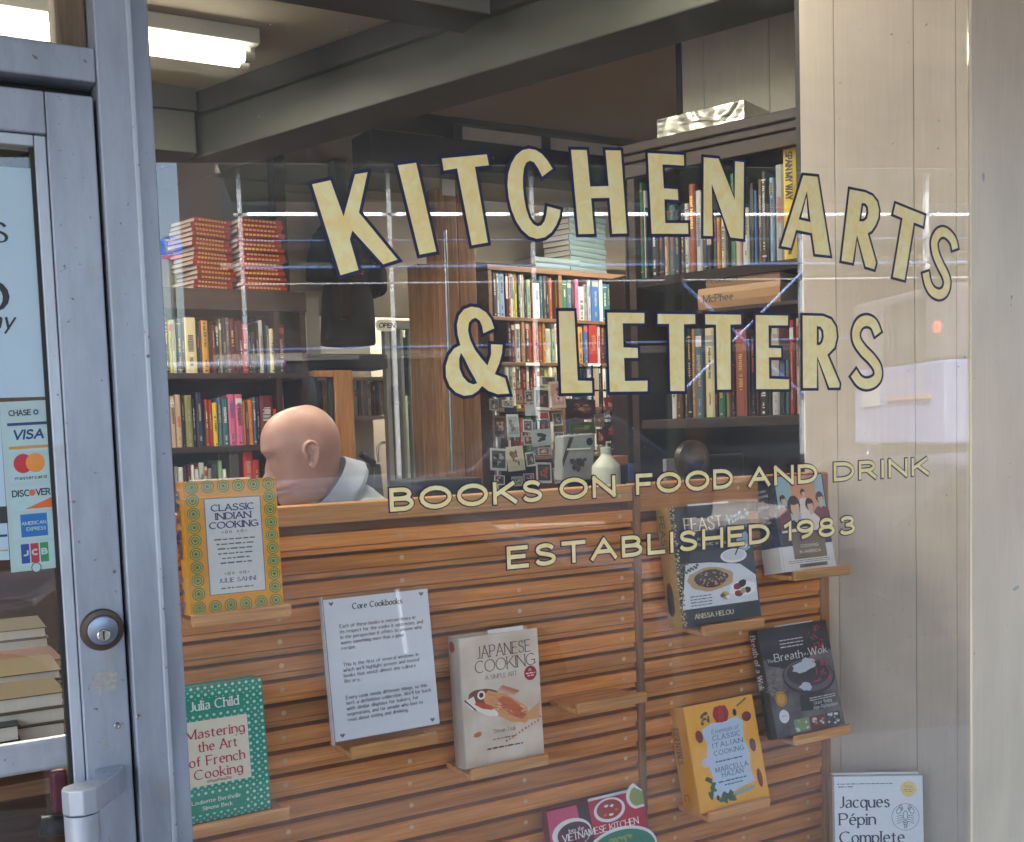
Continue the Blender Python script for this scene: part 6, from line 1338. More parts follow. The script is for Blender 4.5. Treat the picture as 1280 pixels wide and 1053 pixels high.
# white bottle
p = at(758, 604, 2.75); zt2 = at(758, 559.5, 2.75).z; Hb = zt2-p.z+.06; sc = (at(772.5, 590, 2.75).x-at(743, 590, 2.75).x)/2
mb = MB(); zb = p.z-.06
mb.lathe([(sc*.92, 0), (sc, .008), (sc, Hb*.62), (sc*.96, Hb*.68), (sc*.42, Hb*.84), (sc*.34, Hb*.87), (sc*.34, Hb*.9)], (0, 0, 0), 28)
bo_ = thing('spray_bottle', 'translucent white plastic bottle standing behind the top of the board', 'bottle', (p.x, 2.75, zb)); mb.build('bottle_body', mat('milky_plastic', (.55, .58, .50), .35), bo_, smooth=True)
mb = MB(); mb.lathe([(sc*.33, Hb*.901), (sc*.36, Hb*.91), (sc*.36, Hb), (sc*.3, Hb*1.01)], (0, 0, 0), 22); mb.build('cap', mat('pale_green_cap', (.45, .52, .42), .4), bo_, smooth=True)
# counter behind the board, blue and pink boxes
mb = MB(); mb.box(.75, 3.2, 2.55, 3.05, zb-.04, zb-.0008); ct_ = mb.build('sales_counter', mdw, bevel=.004); tag(ct_, 'long wooden counter behind the display board', 'counter')
for (x, c, lab) in ((784, '4a5a9a', 'blue packet on the counter right of the white bottle'), (776, 'a0684a', 'rust coloured packet behind the white bottle')):
    p = at(x, 600, 2.8); mb = MB(); mb.box(p.x-.03, p.x+.03, 2.8, 2.86, zb, p.z+(.05 if x == 784 else .075)); tag(mb.build('packet', cm(c, .4), bevel=.002), lab, 'packet')
mb = MB(); p = at(545, 603, 2.6); mb.box(at(515, 603, 2.6).x, at(603, 603, 2.6).x, 2.6, 2.75, zb, at(545, 600, 2.6).z); tag(mb.build('dark_tray', mat('dark_tray_plastic', (.03, .035, .04), .4), bevel=.004), 'low dark tray on the counter behind the letters BOO', 'tray')
# coffee grinder like dark machine beside the man
mc = thing('lever_machine', 'small grey machine with a dark lever arm right of the seated man', 'machine', (at(458, 600, 4.3).x, 4.3, 1.3))
q = lambda px, py: at(px, py, 4.3)-mc.location
mb = MB(); a = q(463, 600); b = q(476, 580); mb.prism([(a.x, 0, -.1), (b.x+.02, 0, -.1), (b.x, 0, b.z), (a.x+.02, 0, b.z)], (0, .12, 0)); mb.build('machine_body', mat('machine_grey', (.10, .10, .10), .4, .3), mc, bevel=.005)
mb = MB(); mb.tube([q(451, 568), q(468, 580)], .014, 10); mb.build('lever_arm', rub, mc, smooth=True)
mb = MB(); mb.tube(smooth_pts([tuple(q(473, 578)), tuple(q(472, 562)), tuple(q(475, 555)), tuple(q(481, 553))], 4), .006, 8); mb.build('steel_pipe', mat('chrome', (.5, .5, .5), .2, .9), mc, smooth=True)
# ---- black coat hanging on the partition
ck = mat('black_wool', (.013, .013, .015), .9, var=.3, scale=200); ct = thing('hanging_coat', 'long black coat hanging behind the letter K', 'coat', (0, 5.60, 0))
def cq(L): return [(at(x, y, 5.60).x, 0, at(x, y, 5.60).z) for x, y in L]
def puffy(loop, dep, name, m_):
    mb = MB(); c0 = Vector((sum(p[0] for p in loop)/len(loop), 0, sum(p[2] for p in loop)/len(loop))); rings = [(1, 0), (.97, -.35), (.86, -.75), (.6, -.98), (.25, -1.05)]
    k = len(mb.v); n = len(loop)
    for s_, y_ in rings: mb.v += [tuple(Vector((c0.x+(p[0]-c0.x)*s_, y_*dep, c0.z+(p[2]-c0.z)*s_))) for p in loop]
    for i in range(len(rings)-1):
        for j in range(n): a = k+i*n+j; b = k+i*n+(j+1) % n; mb.f.append((a, b, b+n, a+n)); mb.mi.append(0)
    mb.f.append(tuple(k+(len(rings)-1)*n+j for j in range(n))); mb.mi.append(0); mb.f.append(tuple(k+j for j in range(n))[::-1]); mb.mi.append(0)
    return mb.build(name, m_, ct, smooth=True)
puffy(cq([(396, 287), (412, 272), (436, 268), (456, 278), (464, 300), (462, 345), (467, 400), (468, 432), (436, 436), (408, 434), (400, 432), (402, 380), (404, 340), (398, 320)]), .09, 'body', ck)
puffy(cq([(390, 293), (399, 287), (407, 300), (408, 335), (420, 346), (440, 346), (442, 355), (400, 357), (383, 352), (382, 330)]), .12, 'sleeve', ck)
puffy(cq([(454, 285), (463, 293), (470, 320), (478, 350), (478, 370), (467, 374), (462, 360), (456, 330)]), .11, 'sleeve', ck)
puffy(cq([(420, 341), (434, 338), (447, 342), (446, 351), (432, 353), (421, 349)]), .14, 'lining', mat('brown_lining', (.25, .09, .06), .6))
mb = MB(); mb.box(xl1+.01, at(480, 440, 5.5).x, 5.45, 5.65, at(430, 455, 5.5).z-.03, at(430, 455, 5.5).z+.05); tag(mb.build('dark_box', mat('black_wool', (.013, .013, .015), .9), bevel=.01), 'dark box on the top rail below the hanging coat', 'box')
mb = MB(); a = at(382, 372, 5.5); b = at(402, 457, 5.5); mb.box(a.x, b.x, 5.5, 5.504, b.z, a.z); o = mb.build('notice_sheet', cm('a8a49c', .6)); tag(o, 'narrow pale notice sheet hanging left below the coat', 'notice')
# ---- seated man
skin, n_, l_, p_ = nmat('skin'); p_.inputs['Roughness'].default_value = .40; p_.inputs['Subsurface Weight'].default_value = .12; p_.inputs['Subsurface Radius'].default_value = (.01, .004, .002); p_.inputs['Subsurface Scale'].default_value = 1
tcs = n_.new('ShaderNodeTexCoord'); ns = n_.new('ShaderNodeTexNoise'); ns.inputs['Scale'].default_value = 14; ns.inputs['Detail'].default_value = 6; l_.new(tcs.outputs['Object'], ns.inputs[0]); rs_ = n_.new('ShaderNodeValToRGB'); rs_.color_ramp.elements[0].color = (.46, .235, .185, 1); rs_.color_ramp.elements[1].color = (.56, .335, .275, 1); rs_.color_ramp.elements[0].position = .3; rs_.color_ramp.elements[1].position = .7; l_.new(ns.outputs[0], rs_.inputs[0]); l_.new(rs_.outputs[0], p_.inputs['Base Color'])
nb_ = n_.new('ShaderNodeTexNoise'); nb_.inputs['Scale'].default_value = 140; nb_.inputs['Detail'].default_value = 4; l_.new(tcs.outputs['Object'], nb_.inputs[0]); bb_ = n_.new('ShaderNodeBump'); bb_.inputs['Strength'].default_value = .25; bb_.inputs['Distance'].default_value = .0015; l_.new(nb_.outputs[0], bb_.inputs['Height']); l_.new(bb_.outputs[0], p_.inputs['Normal'])
YH = 2.62
def skin_body(name, V, E, m_, parent, lv=2):
    me = bpy.data.meshes.new(name); me.from_pydata([v[0] for v in V], E, []); o = link(bpy.data.objects.new(name, me)); md = o.modifiers.new('skin', 'SKIN')
    me.skin_vertices or None
    sk = me.skin_vertices[0].data if me.skin_vertices else None
    for i, v in enumerate(V): sk[i].radius = (v[1], v[2] if len(v) > 2 else v[1])
    sk[0].use_root = True
    s2 = o.modifiers.new('sub', 'SUBSURF'); s2.levels = lv; s2.render_levels = lv
    dg = bpy.context.evaluated_depsgraph_get(); em = bpy.data.meshes.new_from_object(o.evaluated_get(dg)); bpy.data.objects.remove(o)
    for p in em.polygons: p.use_smooth = True
    return em
# head: horizontal sections through a bald head; x forward, z up, centre of skull at the origin
def ip(z, T):
    n = len(T); i = 0
    while i < n-2 and z < T[i+1][0]: i += 1
    sl_ = lambda k: (T[min(k+1, n-1)][1]-T[max(k-1, 0)][1])/(T[min(k+1, n-1)][0]-T[max(k-1, 0)][0])
    (z0, v0), (z1, v1) = T[i], T[i+1]; d_ = z1-z0; t = max(0, min(1, (z-z0)/d_)); m0, m1 = sl_(i)*d_, sl_(i+1)*d_
    return (2*t**3-3*t*t+1)*v0+(t**3-2*t*t+t)*m0+(3*t*t-2*t**3)*v1+(t**3-t*t)*m1
HF = [(.116, .0), (.112, .030), (.104, .050), (.09, .069), (.07, .084), (.05, .0915), (.035, .0945), (.025, .093), (.012, .087), (-.01, .087), (-.04, .088), (-.052, .090), (-.060, .094), (-.066, .098), (-.073, .092), (-.080, .096), (-.088, .089), (-.098, .092), (-.110, .090), (-.120, .078), (-.126, .05)]
HB = [(.116, -.012), (.112, -.045), (.104, -.063), (.09, -.080), (.07, -.094), (.05, -.102), (.02, -.106), (-.01, -.101), (-.04, -.089), (-.07, -.074), (-.1, -.058), (-.126, -.05)]
HW = [(.116, .0), (.112, .028), (.104, .042), (.09, .056), (.07, .068), (.05, .074), (.02, .078), (0, .078), (-.02, .074), (-.05, .067), (-.08, .059), (-.1, .050), (-.118, .036), (-.126, .024)]
def head_bm():
    mb = MB(); NZ, NT = 70, 64
    def g(x, c, w): return math.exp(-((x-c)/w)**2)
    for i in range(NZ):
        u = i/(NZ-1); z = .1158-.2416*(u if u > .12 else u*u/.12); f, b, w = ip(z, HF), ip(z, HB), ip(z, HW); xc = b*.35+f*.25
        for j in range(NT):
            a = 2*math.pi*j/NT; c, s_ = math.cos(a), math.sin(a)
            X = xc+(f-xc)*c if c > 0 else xc-(b-xc)*c; 
            if c > 0: X = xc+(f-xc)*(c**.86)
            Y = w*s_; ay = abs(Y); fr_ = max(0, c)**1.5
            X += fr_*(.005*g(z, .030, .008)*g(ay, .028, .018) - .011*g(z, .008, .013)*g(ay, .032, .014) + .006*g(z, .006, .008)*g(ay, .032, .010))
            X += fr_*(.026*g(Y, 0, .0115)*g(z, -.037, .012)+.014*g(Y, 0, .009)*g(z, -.014, .018)+.007*g(ay, .014, .007)*g(z, -.043, .008))
            X -= fr_*.003*g(z, -.0735, .003)*g(Y, 0, .024)
            mb.v.append((X, Y, z))
    for i in range(NZ-1):
        for j in range(NT): a, b = i*NT+j, i*NT+(j+1) % NT; mb.f.append((a, b, b+NT, a+NT)); mb.mi.append(0)
    mb.f.append(tuple(range(NT))[::-1]); mb.mi.append(0); mb.f.append(tuple((NZ-1)*NT+j for j in range(NT))); mb.mi.append(0)
    me = mb.mesh('t', skin); bm = bmesh.new(); bm.from_mesh(me); bmesh.ops.recalc_face_normals(bm, faces=bm.faces); return bm
def ear_bm(s):
    mb = MB(); E0 = lambda x, z, y=0: (x-.010-.10*z, s*(.0745+y-.22*x), z-.010)
    hel = smooth_pts([(.006, -.002), (.012, .012), (.008, .026), (-.004, .033), (-.016, .028), (-.021, .012), (-.018, -.006), (-.010, -.020), (-.003, -.030), (.004, -.028), (.006, -.018)], 4)
    mb.tube([E0(x, z, .010) for x, z in hel], .0042, 8)
    ant = smooth_pts([(-.004, .020), (-.011, .010), (-.010, -.004), (-.003, -.013)], 4); mb.tube([E0(x, z, .006) for x, z in ant], .0038, 8)
    mb.tube([E0(.009, .002, .004), E0(.010, -.006, .006), E0(.007, -.011, .004)], .0042, 8)
    mb.prism([E0(x*.9-.0005, z*.92, .003) for x, z in hel], (0, -s*.006, 0)); mb.prism([E0(x*.6-.003, z*.7, .0) for x, z in hel], (0, -s*.012, 0))
    mb.tube([E0(-.001, -.026, .007), E0(.001, -.021, .006)], .0065, 8)
    bm = bmesh.new(); me = mb.mesh('t', skin); bm.from_mesh(me); bmesh.ops.recalc_face_normals(bm, faces=bm.faces); return bm
man = thing('person', 'bald man in a pale grey shirt sitting bowed over the counter, seen from the side', 'person', (0, 0, 0))
hc = Vector((at(377, 566, YH).x, YH, at(377, 566, YH).z))
face_dir = math.atan2(.22, -.97)                      # looks to the left of the picture
HM = Matrix.Translation(hc) @ Matrix.Rotation(face_dir, 4, 'Z') @ Matrix.Rotation(R(15), 4, 'Y') @ Matrix.Scale(.98, 4)
S_ = hc+Vector((.085, .005, -.10))                    # base of the neck
ch = hc+Vector((.15, .01, -.235)); tor = hc+Vector((.32, .02, -.39)); pel = hc+Vector((.42, .03, -.60))
lat = Vector((math.sin(face_dir), -math.cos(face_dir), 0))   # the man's sideways direction
def sh(s): return ch+lat*s*.17+Vector((0, 0, .01))
def el(s): return ch+lat*s*.24+Vector((-.12, -.02, -.26))
def wr_(s): return ch+lat*s*.13+Vector((-.38, .06, -.28))
V = [(pel, .15, .12), (tor, .14, .12), (ch, .13, .11), (S_, .068), (hc+Vector((.022, .0, -.055)), .058)]
E = [(0, 1), (1, 2), (2, 3), (3, 4)]
for s in (-1, 1):
    k = len(V); V += [(sh(s), .062), (el(s), .046), (wr_(s), .030), (wr_(s)+Vector((-.05, .0, -.005)), .034, .02)]; E += [(2, k), (k, k+1), (k+1, k+2), (k+2, k+3)]
    kn = pel+lat*s*.12+Vector((-.42, .04, -.02)); k2 = len(V); V += [(pel+lat*s*.10+Vector((-.03, 0, -.04)), .10), (kn, .068), (Vector((kn.x+.02, kn.y, FLZ+.12)), .042), (Vector((kn.x-.12, kn.y, FLZ+.05)), .042, .03)]; E += [(0, k2), (k2, k2+1), (k2+1, k2+2), (k2+2, k2+3)]
em = skin_body('body', V, E, skin, man)
bm = bmesh.new(); bm.from_mesh(em)
for hb in (head_bm(), ear_bm(-1), ear_bm(1)):
    tm = bpy.data.meshes.new('t'); bmesh.ops.transform(hb, matrix=HM, verts=hb.verts); hb.to_mesh(tm); hb.free(); bm.from_mesh(tm); bpy.data.meshes.remove(tm)
for s in (-1, 1):       # hands: five fingers each
    w = wr_(s)+Vector((-.06, 0, -.008))
    for k in range(5):
        th_ = k == 4; Lf = (.074, .082, .076, .06, .05)[k]; off = lat*s*((-.024+.016*k) if not th_ else -.034)
        st = w+off+Vector((-.02 if not th_ else .02, 0, 0)); pts = [st, st+Vector((-Lf*.45, 0, -.006))+(lat*s*-.012 if th_ else Vector()), st+Vector((-Lf*.8, 0, -.024)), st+Vector((-Lf*.9, 0, -.042))]
        mbf = MB(); mbf.tube([tuple(p) for p in pts], .009, 8, rs=[.0095, .0088, .008, .006]); tm = mbf.mesh('t', skin); bm.from_mesh(tm); bpy.data.meshes.remove(tm)
me = bpy.data.meshes.new('body'); bm.to_mesh(me); bm.free(); me.materials.append(skin)
o = link(bpy.data.objects.new('body', me)); rm = o.modifiers.new('r', 'REMESH'); rm.mode = 'VOXEL'; rm.voxel_size = .0026; rm.use_smooth_shade = True
sm = o.modifiers.new('s', 'SMOOTH'); sm.iterations = 5; sm.factor = .5
dg = bpy.context.evaluated_depsgraph_get(); em = bpy.data.meshes.new_from_object(o.evaluated_get(dg)); o.modifiers.clear(); o.data = em; o.parent = man
for p in em.polygons: p.use_smooth = True
# shirt: a shell round torso and arms, with stand-up collar
cloth = mat('pale_grey_shirt', (.38, .42, .49), .85, var=.12, scale=22, bump=.8)
V2 = [(pel+Vector((0, 0, .05)), .165, .135), (tor, .156, .135), (ch+Vector((.02, 0, .035)), .150, .135), (S_+Vector((.02, .0, -.04)), .088)]; E2 = [(0, 1), (1, 2), (2, 3)]
for s in (-1, 1): k = len(V2); V2 += [(sh(s), .078), (el(s), .060), (wr_(s)+Vector((.02, 0, 0)), .044)]; E2 += [(2, k), (k, k+1), (k+1, k+2)]
em = skin_body('shirt', V2, E2, cloth, man, 3); em.materials.append(cloth)
for v in em.vertices:
    c_ = v.co; v.co = c_ + v.normal*(.004*math.sin(c_.x*60+c_.z*45)+.003*math.sin(c_.y*80-c_.x*50))
so_ = link(bpy.data.objects.new('shirt', em)); so_.parent = man
mb = MB(); nk0 = hc+Vector((.072, .004, -.083)); axd = Vector((-.80, 0, .60)).normalized(); u_ = Vector((0, 1, 0)); w_ = axd.cross(u_); n = 32; rg = []; n = 64
for (hh, rr_) in ((-.05, .090), (.008, .074), (.012, .0765), (.008, .080), (-.038, .097)):
    rg.append([nk0+axd*hh+(u_*math.cos(2*math.pi*i/n)+w_*math.sin(2*math.pi*i/n))*rr_ for i in range(n)])
for r1, r2 in zip(rg[:-1], rg[1:]):
    for i in range(n): mb.face([r1[i], r1[(i+1) % n], r2[(i+1) % n], r2[i]])
mb.build('collar', cloth, man, smooth=True)
trs = mat('dark_trousers', (.03, .032, .04), .85); V3 = [(pel, .168, .14)]; E3 = []
for s in (-1, 1):
    kn = pel+lat*s*.12+Vector((-.42, .04, -.02)); k = len(V3); V3 += [(pel+lat*s*.10+Vector((-.03, 0, -.04)), .115), (kn, .08), (Vector((kn.x+.02, kn.y, FLZ+.12)), .055)]; E3 += [(0, k), (k, k+1), (k+1, k+2)]
em = skin_body('trousers', V3, E3, trs, man, 2); em.materials.append(trs); q_ = link(bpy.data.objects.new('trousers', em)); q_.parent = man
st = thing('stool', 'wooden stool under the seated man', 'stool', (pel.x, pel.y, FLZ)); mb = MB(); mb.lathe([(.17, .56), (.18, .575), (.18, .6), (.165, .61)], (0, 0, 0), 28); mb.build('seat', mdw, st, smooth=True)
for sx in (-1, 1):
    for sy in (-1, 1): mb = MB(); mb.tube([(sx*.17, sy*.17, 0), (sx*.11, sy*.11, .562)], .016, 8); mb.build('leg', mdw, st, smooth=True)
# ---- inside the door: table with book stacks
tb = thing('display_table', 'low table with flat book stacks seen through the door glass', 'table', (.2, 2.5, FLZ)); 
tz = at(45, 880, 2.2).z-.13
mb = MB(); mb.box(-.55, .28, -.35, .45, tz-FLZ-.03, tz-FLZ); mb.build('table_top', mdw, tb, bevel=.003)
for sx in (-.5, .23):
    for sy in (-.3, .4): mb = MB(); mb.box(sx-.02, sx+.02, sy-.02, sy+.02, 0, tz-FLZ-.031); mb.build('leg', mdw, tb)
def flat(px0, px1, pytop, Y, T_, n, cover, lab, dep=.2, rz_=0):
    a, b = at(px0, pytop, Y), at(px1, pytop, Y); w = b.x-a.x
    for i in range(n):
        me = stack_book(w, dep, T_-.0008, cm(cover[i % len(cover)], .35)); o = link(bpy.data.objects.new('book', me)); o.location = (a.x+w, Y+dep, a.z-T_*(n-i)); o.rotation_euler = (0, 0, math.pi+R(rz_)+brs.uniform(-.03, .03))
        pos = '' if n == 1 else ('topmost ' if i == n-1 else 'bottom ' if i == 0 else NUMW[i+1]+' ')
        tag(o, pos+lab, 'book', 'flat books on the table behind the door glass')
flat(-30, 82, 879, 2.16, .028, 4, ['6a5e4c', '544c40', '70644f'], 'pale book in the front stack behind the door glass', .16)
flat(-40, 25, 915, 2.12, .03, 2, ['23262c', '1c1e24'], 'black book in the low front pile behind the door glass', .1)
flat(-30, 80, 850, 2.42, .02, 5, ['4a562a', '6e6450', '5c5240'], 'book with a green and yellow picture cover in the middle stack', .2)
flat(5, 78, 832, 2.66, .02, 7, ['64483f', '6a5e4c'], 'dull pink book in the rear stack behind the door glass', .2)
flat(-30, 62, 793, 2.92, .026, 9, ['3a302c', '6e685c', '5c564a'], 'grey edged book in the tall rear stack behind the door glass', .22)
mb = MB(); P = at(0, 850, 2.42)
for i, (x, c) in enumerate(((10, 0), (24, 1), (40, 0), (52, 1))): 
    q = at(x, 850, 2.5); mb.face([(q.x-.02, 2.45, P.z+.0008+i*1e-5), (q.x+.02, 2.45, P.z+.0008+i*1e-5), (q.x+.03, 2.56, P.z+.0008+i*1e-5), (q.x-.01, 2.58, P.z+.0008+i*1e-5)], c)
tag(mb.build('picture_jacket', [cm('c8a83a'), cm('8a9a4a')]), 'green and yellow picture jacket lying open on the middle stack', 'jacket')
# dark shelving behind the table
mb = MB(); mb.box(-.7, .62, 4.2, 4.25, FLZ, 2.3); tag(mb.build('back_screen', dkw), 'dark brown wooden screen behind the table inside the door', 'screen')
# ---- stickers and poster on the door glass
DPY = DY+.0172
def dq(px, py): p = at(px, py, DPY); return p
pos_ = thing('opening_poster', 'pale blue paper poster taped inside the door glass', 'poster', (0, DPY, 0))
a, b = dq(-60, 497), dq(46.5, 211); b2 = dq(62, 497)
P4 = [dq(-60, 205), dq(44, 211), dq(62, 496), dq(-60, 499)]
mb = MB(); mb.prism([(p.x, 0, p.z) for p in (P4[3], P4[2], P4[1], P4[0])], (0, .0005, 0)); mb.build('sheet', mat('pale_blue_paper', (.42, .55, .66), .35, var=.03), pos_)
mb = MB(); TP = lambda u, v, z: Vector((u, -.0004-z, v))
p = dq(10, 304); hh = (dq(5, 281).z-dq(5, 306).z); write(mb, 'HOURS', p.x-.001, p.z, hh, .17, .06, True, align='r', T=TP, sp=.15); mb.build('lettering', ink, pos_); mb = MB(); p = dq(9, 391); write(mb, 'TO', p.x, p.z, (dq(5, 347).z-dq(5, 391).z)*.9, .2, .08, True, align='r', T=TP); mb.build('lettering', ink, pos_); mb = MB()
p = dq(16, 412); hh = (dq(5, 395).z-dq(5, 412).z)*1.35; write(mb, 'Sunday', p.x, p.z, hh, .13, .07, False, align='r', T=TP, slant=.25); mb.build('lettering', ink, pos_)
pay = thing('card_sticker', 'payment card sticker with coloured logos on the door glass', 'sticker', (0, DPY, 0))
C4 = [dq(-1, 503), dq(62.5, 500), dq(76.5, 709), dq(14, 716)]
mb = MB(); mb.prism([(p.x, -.0006, p.z) for p in (C4[3], C4[2], C4[1], C4[0])], (0, .0004, 0)); mb.build('sheet', mat('pale_green_sticker', (.40, .52, .52), .3, var=.03), pay)
def SP(u, v, z=0):       # u, v in 0..1 on the sticker, v downwards
    t0 = C4[0].lerp(C4[1], u); t1 = C4[3].lerp(C4[2], u); p = t0.lerp(t1, v); return Vector((p.x, -.0011-z, p.z))
sw, shh = .0645, .162
def srect(mb, u0, v0, u1, v1, mi=0, z=0): mb.face([SP(u0, v1, z), SP(u1, v1, z), SP(u1, v0, z), SP(u0, v0, z)], mi)
def sdisc(mb, u, v, r, mi=0, z=0): mb.face([SP(u+r*math.cos(a*.3142), v-r*.30*math.sin(a*.3142)*1.0, z) for a in range(20)], mi)
def swrite(mb, s, u, v, w, h, th_=.17, mi=0, z=0, sl=0, serif=False): write(mb, s, 0, 0, 1, th_, fit=w/h, T=lambda a, b, zz: SP(u+a*h, v-b*h*.295, z+zz), mi=mi, slant=sl, serif=serif)
mb = MB(); c_ = [cm('1d2f6a'), cm('c98a3a'), cm('c01f33'), cm('e08a34'), cm('2a2c34'), cm('1f6ab0'), cm('23488e'), cm('b03040'), cm('2f8a4a'), cm('a9c4c6'), cm('d4622e')]
for v0, v1 in ((.155, .31+.0), (.325, .485), (.50, .655), (.665, .825), (.835, .985)): srect(mb, .1, v0, .92, v1-.012, 9, 0)
swrite(mb, 'CHASE', .17, .085, .42, .12, .17, 4, 1e-4); sdisc(mb, .70, .068, .055, 6, 1e-4); sdisc(mb, .70, .068, .025, 9, 2e-4)
srect(mb, .12, .125, .90, .142, 0, 1e-4); swrite(mb, 'VISA', .22, .225, .58, .20, .2, 0, 2e-4, .2); srect(mb, .12, .262, .90, .28, 1, 2e-4)
sdisc(mb, .38, .365, .19, 2, 1e-4); sdisc(mb, .62, .365, .19, 3, 2e-4); swrite(mb, 'mastercard', .20, .46, .62, .075, .14, 4, 2e-4)
swrite(mb, 'DISC', .13, .56, .33, .14, .17, 4, 2e-4); sdisc(mb, .52, .54, .065, 10, 2e-4); swrite(mb, 'VER', .60, .56, .27, .14, .17, 4, 2e-4)
mb.face([SP(.35, .635, 1e-4), SP(.90, .635, 1e-4), SP(.90, .575, 1e-4)], 10)
srect(mb, .25, .665, .78, .80, 5, 1e-4); swrite(mb, 'AMERICAN', .27, .73, .48, .075, .16, 9, 2e-4); swrite(mb, 'EXPRESS', .36, .765, .38, .075, .16, 9, 2e-4)
for k, m_ in enumerate((6, 7, 8)): srect(mb, .22+.19*k, .84, .385+.19*k, .955, m_, 1e-4); swrite(mb, 'JCB'[k], .255+.19*k, .912, .10, .13, .25, 9, 2e-4)
sdisc(mb, .50, .985, .10, 4, 1e-4); sdisc(mb, .50, .985, .085, 9, 2e-4); mb.build('logo_print', c_, pay)
st2 = [dq(-40, 520), dq(0, 520), dq(12, 700), dq(-30, 702)]
mb = MB(); mb.prism([(p.x, 0, p.z) for p in st2[::-1]], (0, .0004, 0)); o = mb.build('corner_sticker', mat('pale_blue_paper', (.42, .55, .66), .35)); o.location = (0, DPY-.0002, 0); tag(o, 'pale blue sticker cut off by the left edge of the picture', 'sticker')
mb = MB(); p0, p1 = dq(-6, 655), dq(8.5, 633); mb.face([(p0.x, -.0005, p0.z), (p1.x, -.0005, p0.z), (p1.x, -.0005, p1.z), (p0.x, -.0005, p1.z)]); p0, p1 = dq(-6, 672), dq(9, 668); mb.face([(p0.x, -.0005, p0.z), (p1.x, -.0005, p0.z), (p1.x, -.0005, p1.z), (p0.x, -.0005, p1.z)], 1); p0, p1 = dq(-6, 690), dq(10, 687); mb.face([(p0.x, -.0005, p0.z), (p1.x, -.0005, p0.z), (p1.x, -.0005, p1.z), (p0.x, -.0005, p1.z)], 2); mb.build('printed_bars', [ink, cm('1d2f6a'), cm('c98a3a')], o)
# ================================================================== the street that the glass mirrors
BB = 15.7
steel = mat('white_scaffold', (.58, .63, .68), .35, 0, var=.25)
bluep = mat('blue_scaffold_paint', (.14, .25, .55), .4, var=.1)
def sab(P): return P.dot(SU), P.dot(SV)
scf = thing('sidewalk_scaffold', 'white and blue steel scaffold along the opposite pavement', 'scaffold', ST(0, BB), SA, flip=True)
def ss(px, py): P = refl(px, py, BB); a, b = sab(P); return Vector((a, 0, P.z))
a0 = ss(300, 269).x; z1 = ss(300, 269).z; pitch = (ss(1000, 266).x-a0)/4
print('scaffold bay', pitch, 'height', z1)
for k in range(0, 13):
    a = a0+pitch*k; mb = MB(); mb.box(a-.034, a+.034, -.05, .05, 0, z1+.75); mb.build('post', steel, scf)
for z, r, m_ in ((z1, .022, steel), (ss(700, 332).z, .018, bluep), (ss(700, 300).z, .008, bluep), (ss(700, 352).z, .010, steel), (ss(600, 432).z, .016, bluep)):
    mb = MB(); mb.box(a0-.1, a0+pitch*12, -.05, .05, z-r, z+r); mb.build('rail', m_, scf)
za, zb_ = ss(860, 500).z, ss(870, 342).z
for k in (3, 7):
    for s in (0, 1):
        mb = MB(); mb.tube([(a0+pitch*(k+s)-.0, -.09, za), (a0+pitch*(k+1-s), -.09, zb_)], .03, 6); mb.build('brace', bluep, scf)
tl = mat('lit_shed_tube', (.85, .95, 1), .4, emis=2.5)
for k in range(0, 9):
    mb = MB(); mb.tube([(a0+pitch*k*1.0+.12, -.09, z1), (a0+pitch*(k+1)-.12, -.09, z1)], .026 if k < 3 else .016, 8); mb.build('tube_lamp', tl, scf)
mb = MB(); mb.box(a0-.3, a0+pitch*12, -.3, 2.6, z1+.75, z1+.95); mb.build('deck', mat('plywood_deck', (.10, .12, .10), .7), scf)
# opposite building with shopfronts and windows
ob = thing('opposite_building', 'dark brick building across the street with shopfronts behind the scaffold', 'building', ST(0, 19.0), SA, flip=True)
brick = mat('dark_brick', (.062, .050, .044), .85, var=.3, scale=30, bump=.3)
a_l = sab(refl(226, 300, 19))[0]
mb = MB(); mb.box(a_l, 46, 0, .6, 0, 10.5); mb.build('wall', brick, ob)
shopg = mat('dark_shop_glass', (.03, .04, .05), .1); sillw = mat('stone_sill', (.34, .32, .29), .8)
k = 0; a = a_l+.6
while a < 44:
    mb = MB(); mb.box(a, a+2.6, -.03, .02, .5, 3.1); w_ = mb.build('shop_window', shopg, ob); mb = MB(); mb.box(a-.1, a+2.7, -.07, -.031, 3.101, 3.25); mb.box(a-.1, a+2.7, -.07, -.031, .35, .499); mb.build('frame', sillw, w_)
    for z in (5.0, 7.7):
        for da in (.2, 1.7): mb = MB(); mb.box(a+da, a+da+1.0, -.02, .02, z, z+1.7); w_ = mb.build('window', shopg, ob); mb = MB(); mb.box(a+da-.08, a+da+1.08, -.09, -.021, z-.12, z-.001); mb.box(a+da-.08, a+da+1.08, -.06, -.021, z+1.701, z+1.85); mb.build('sill', sillw, w_)
    a += 3.3
# gilt shop sign, read backwards in the glass
P = refl(1103, 333, 18.9); Q = refl(1213, 333, 18.9); R_ = refl(1103, 316, 18.9); ga, gb_ = sab(P)[0], sab(Q)[0]
sg = thing('shop_sign', 'shop name in pale gold letters on the opposite building', 'sign', ST(ga, 18.93), SA, flip=True)
mb = MB(); write(mb, 'Rustica', 0, P.z, (R_.z-P.z)*1.1, .2, .08, True, fit=gb_-ga, T=lambda u, v, z: Vector(((gb_-ga)-u, .0+z+.0, v))); mb.build('lettering', mat('pale_gold_paint', (.75, .66, .42), .4), sg)
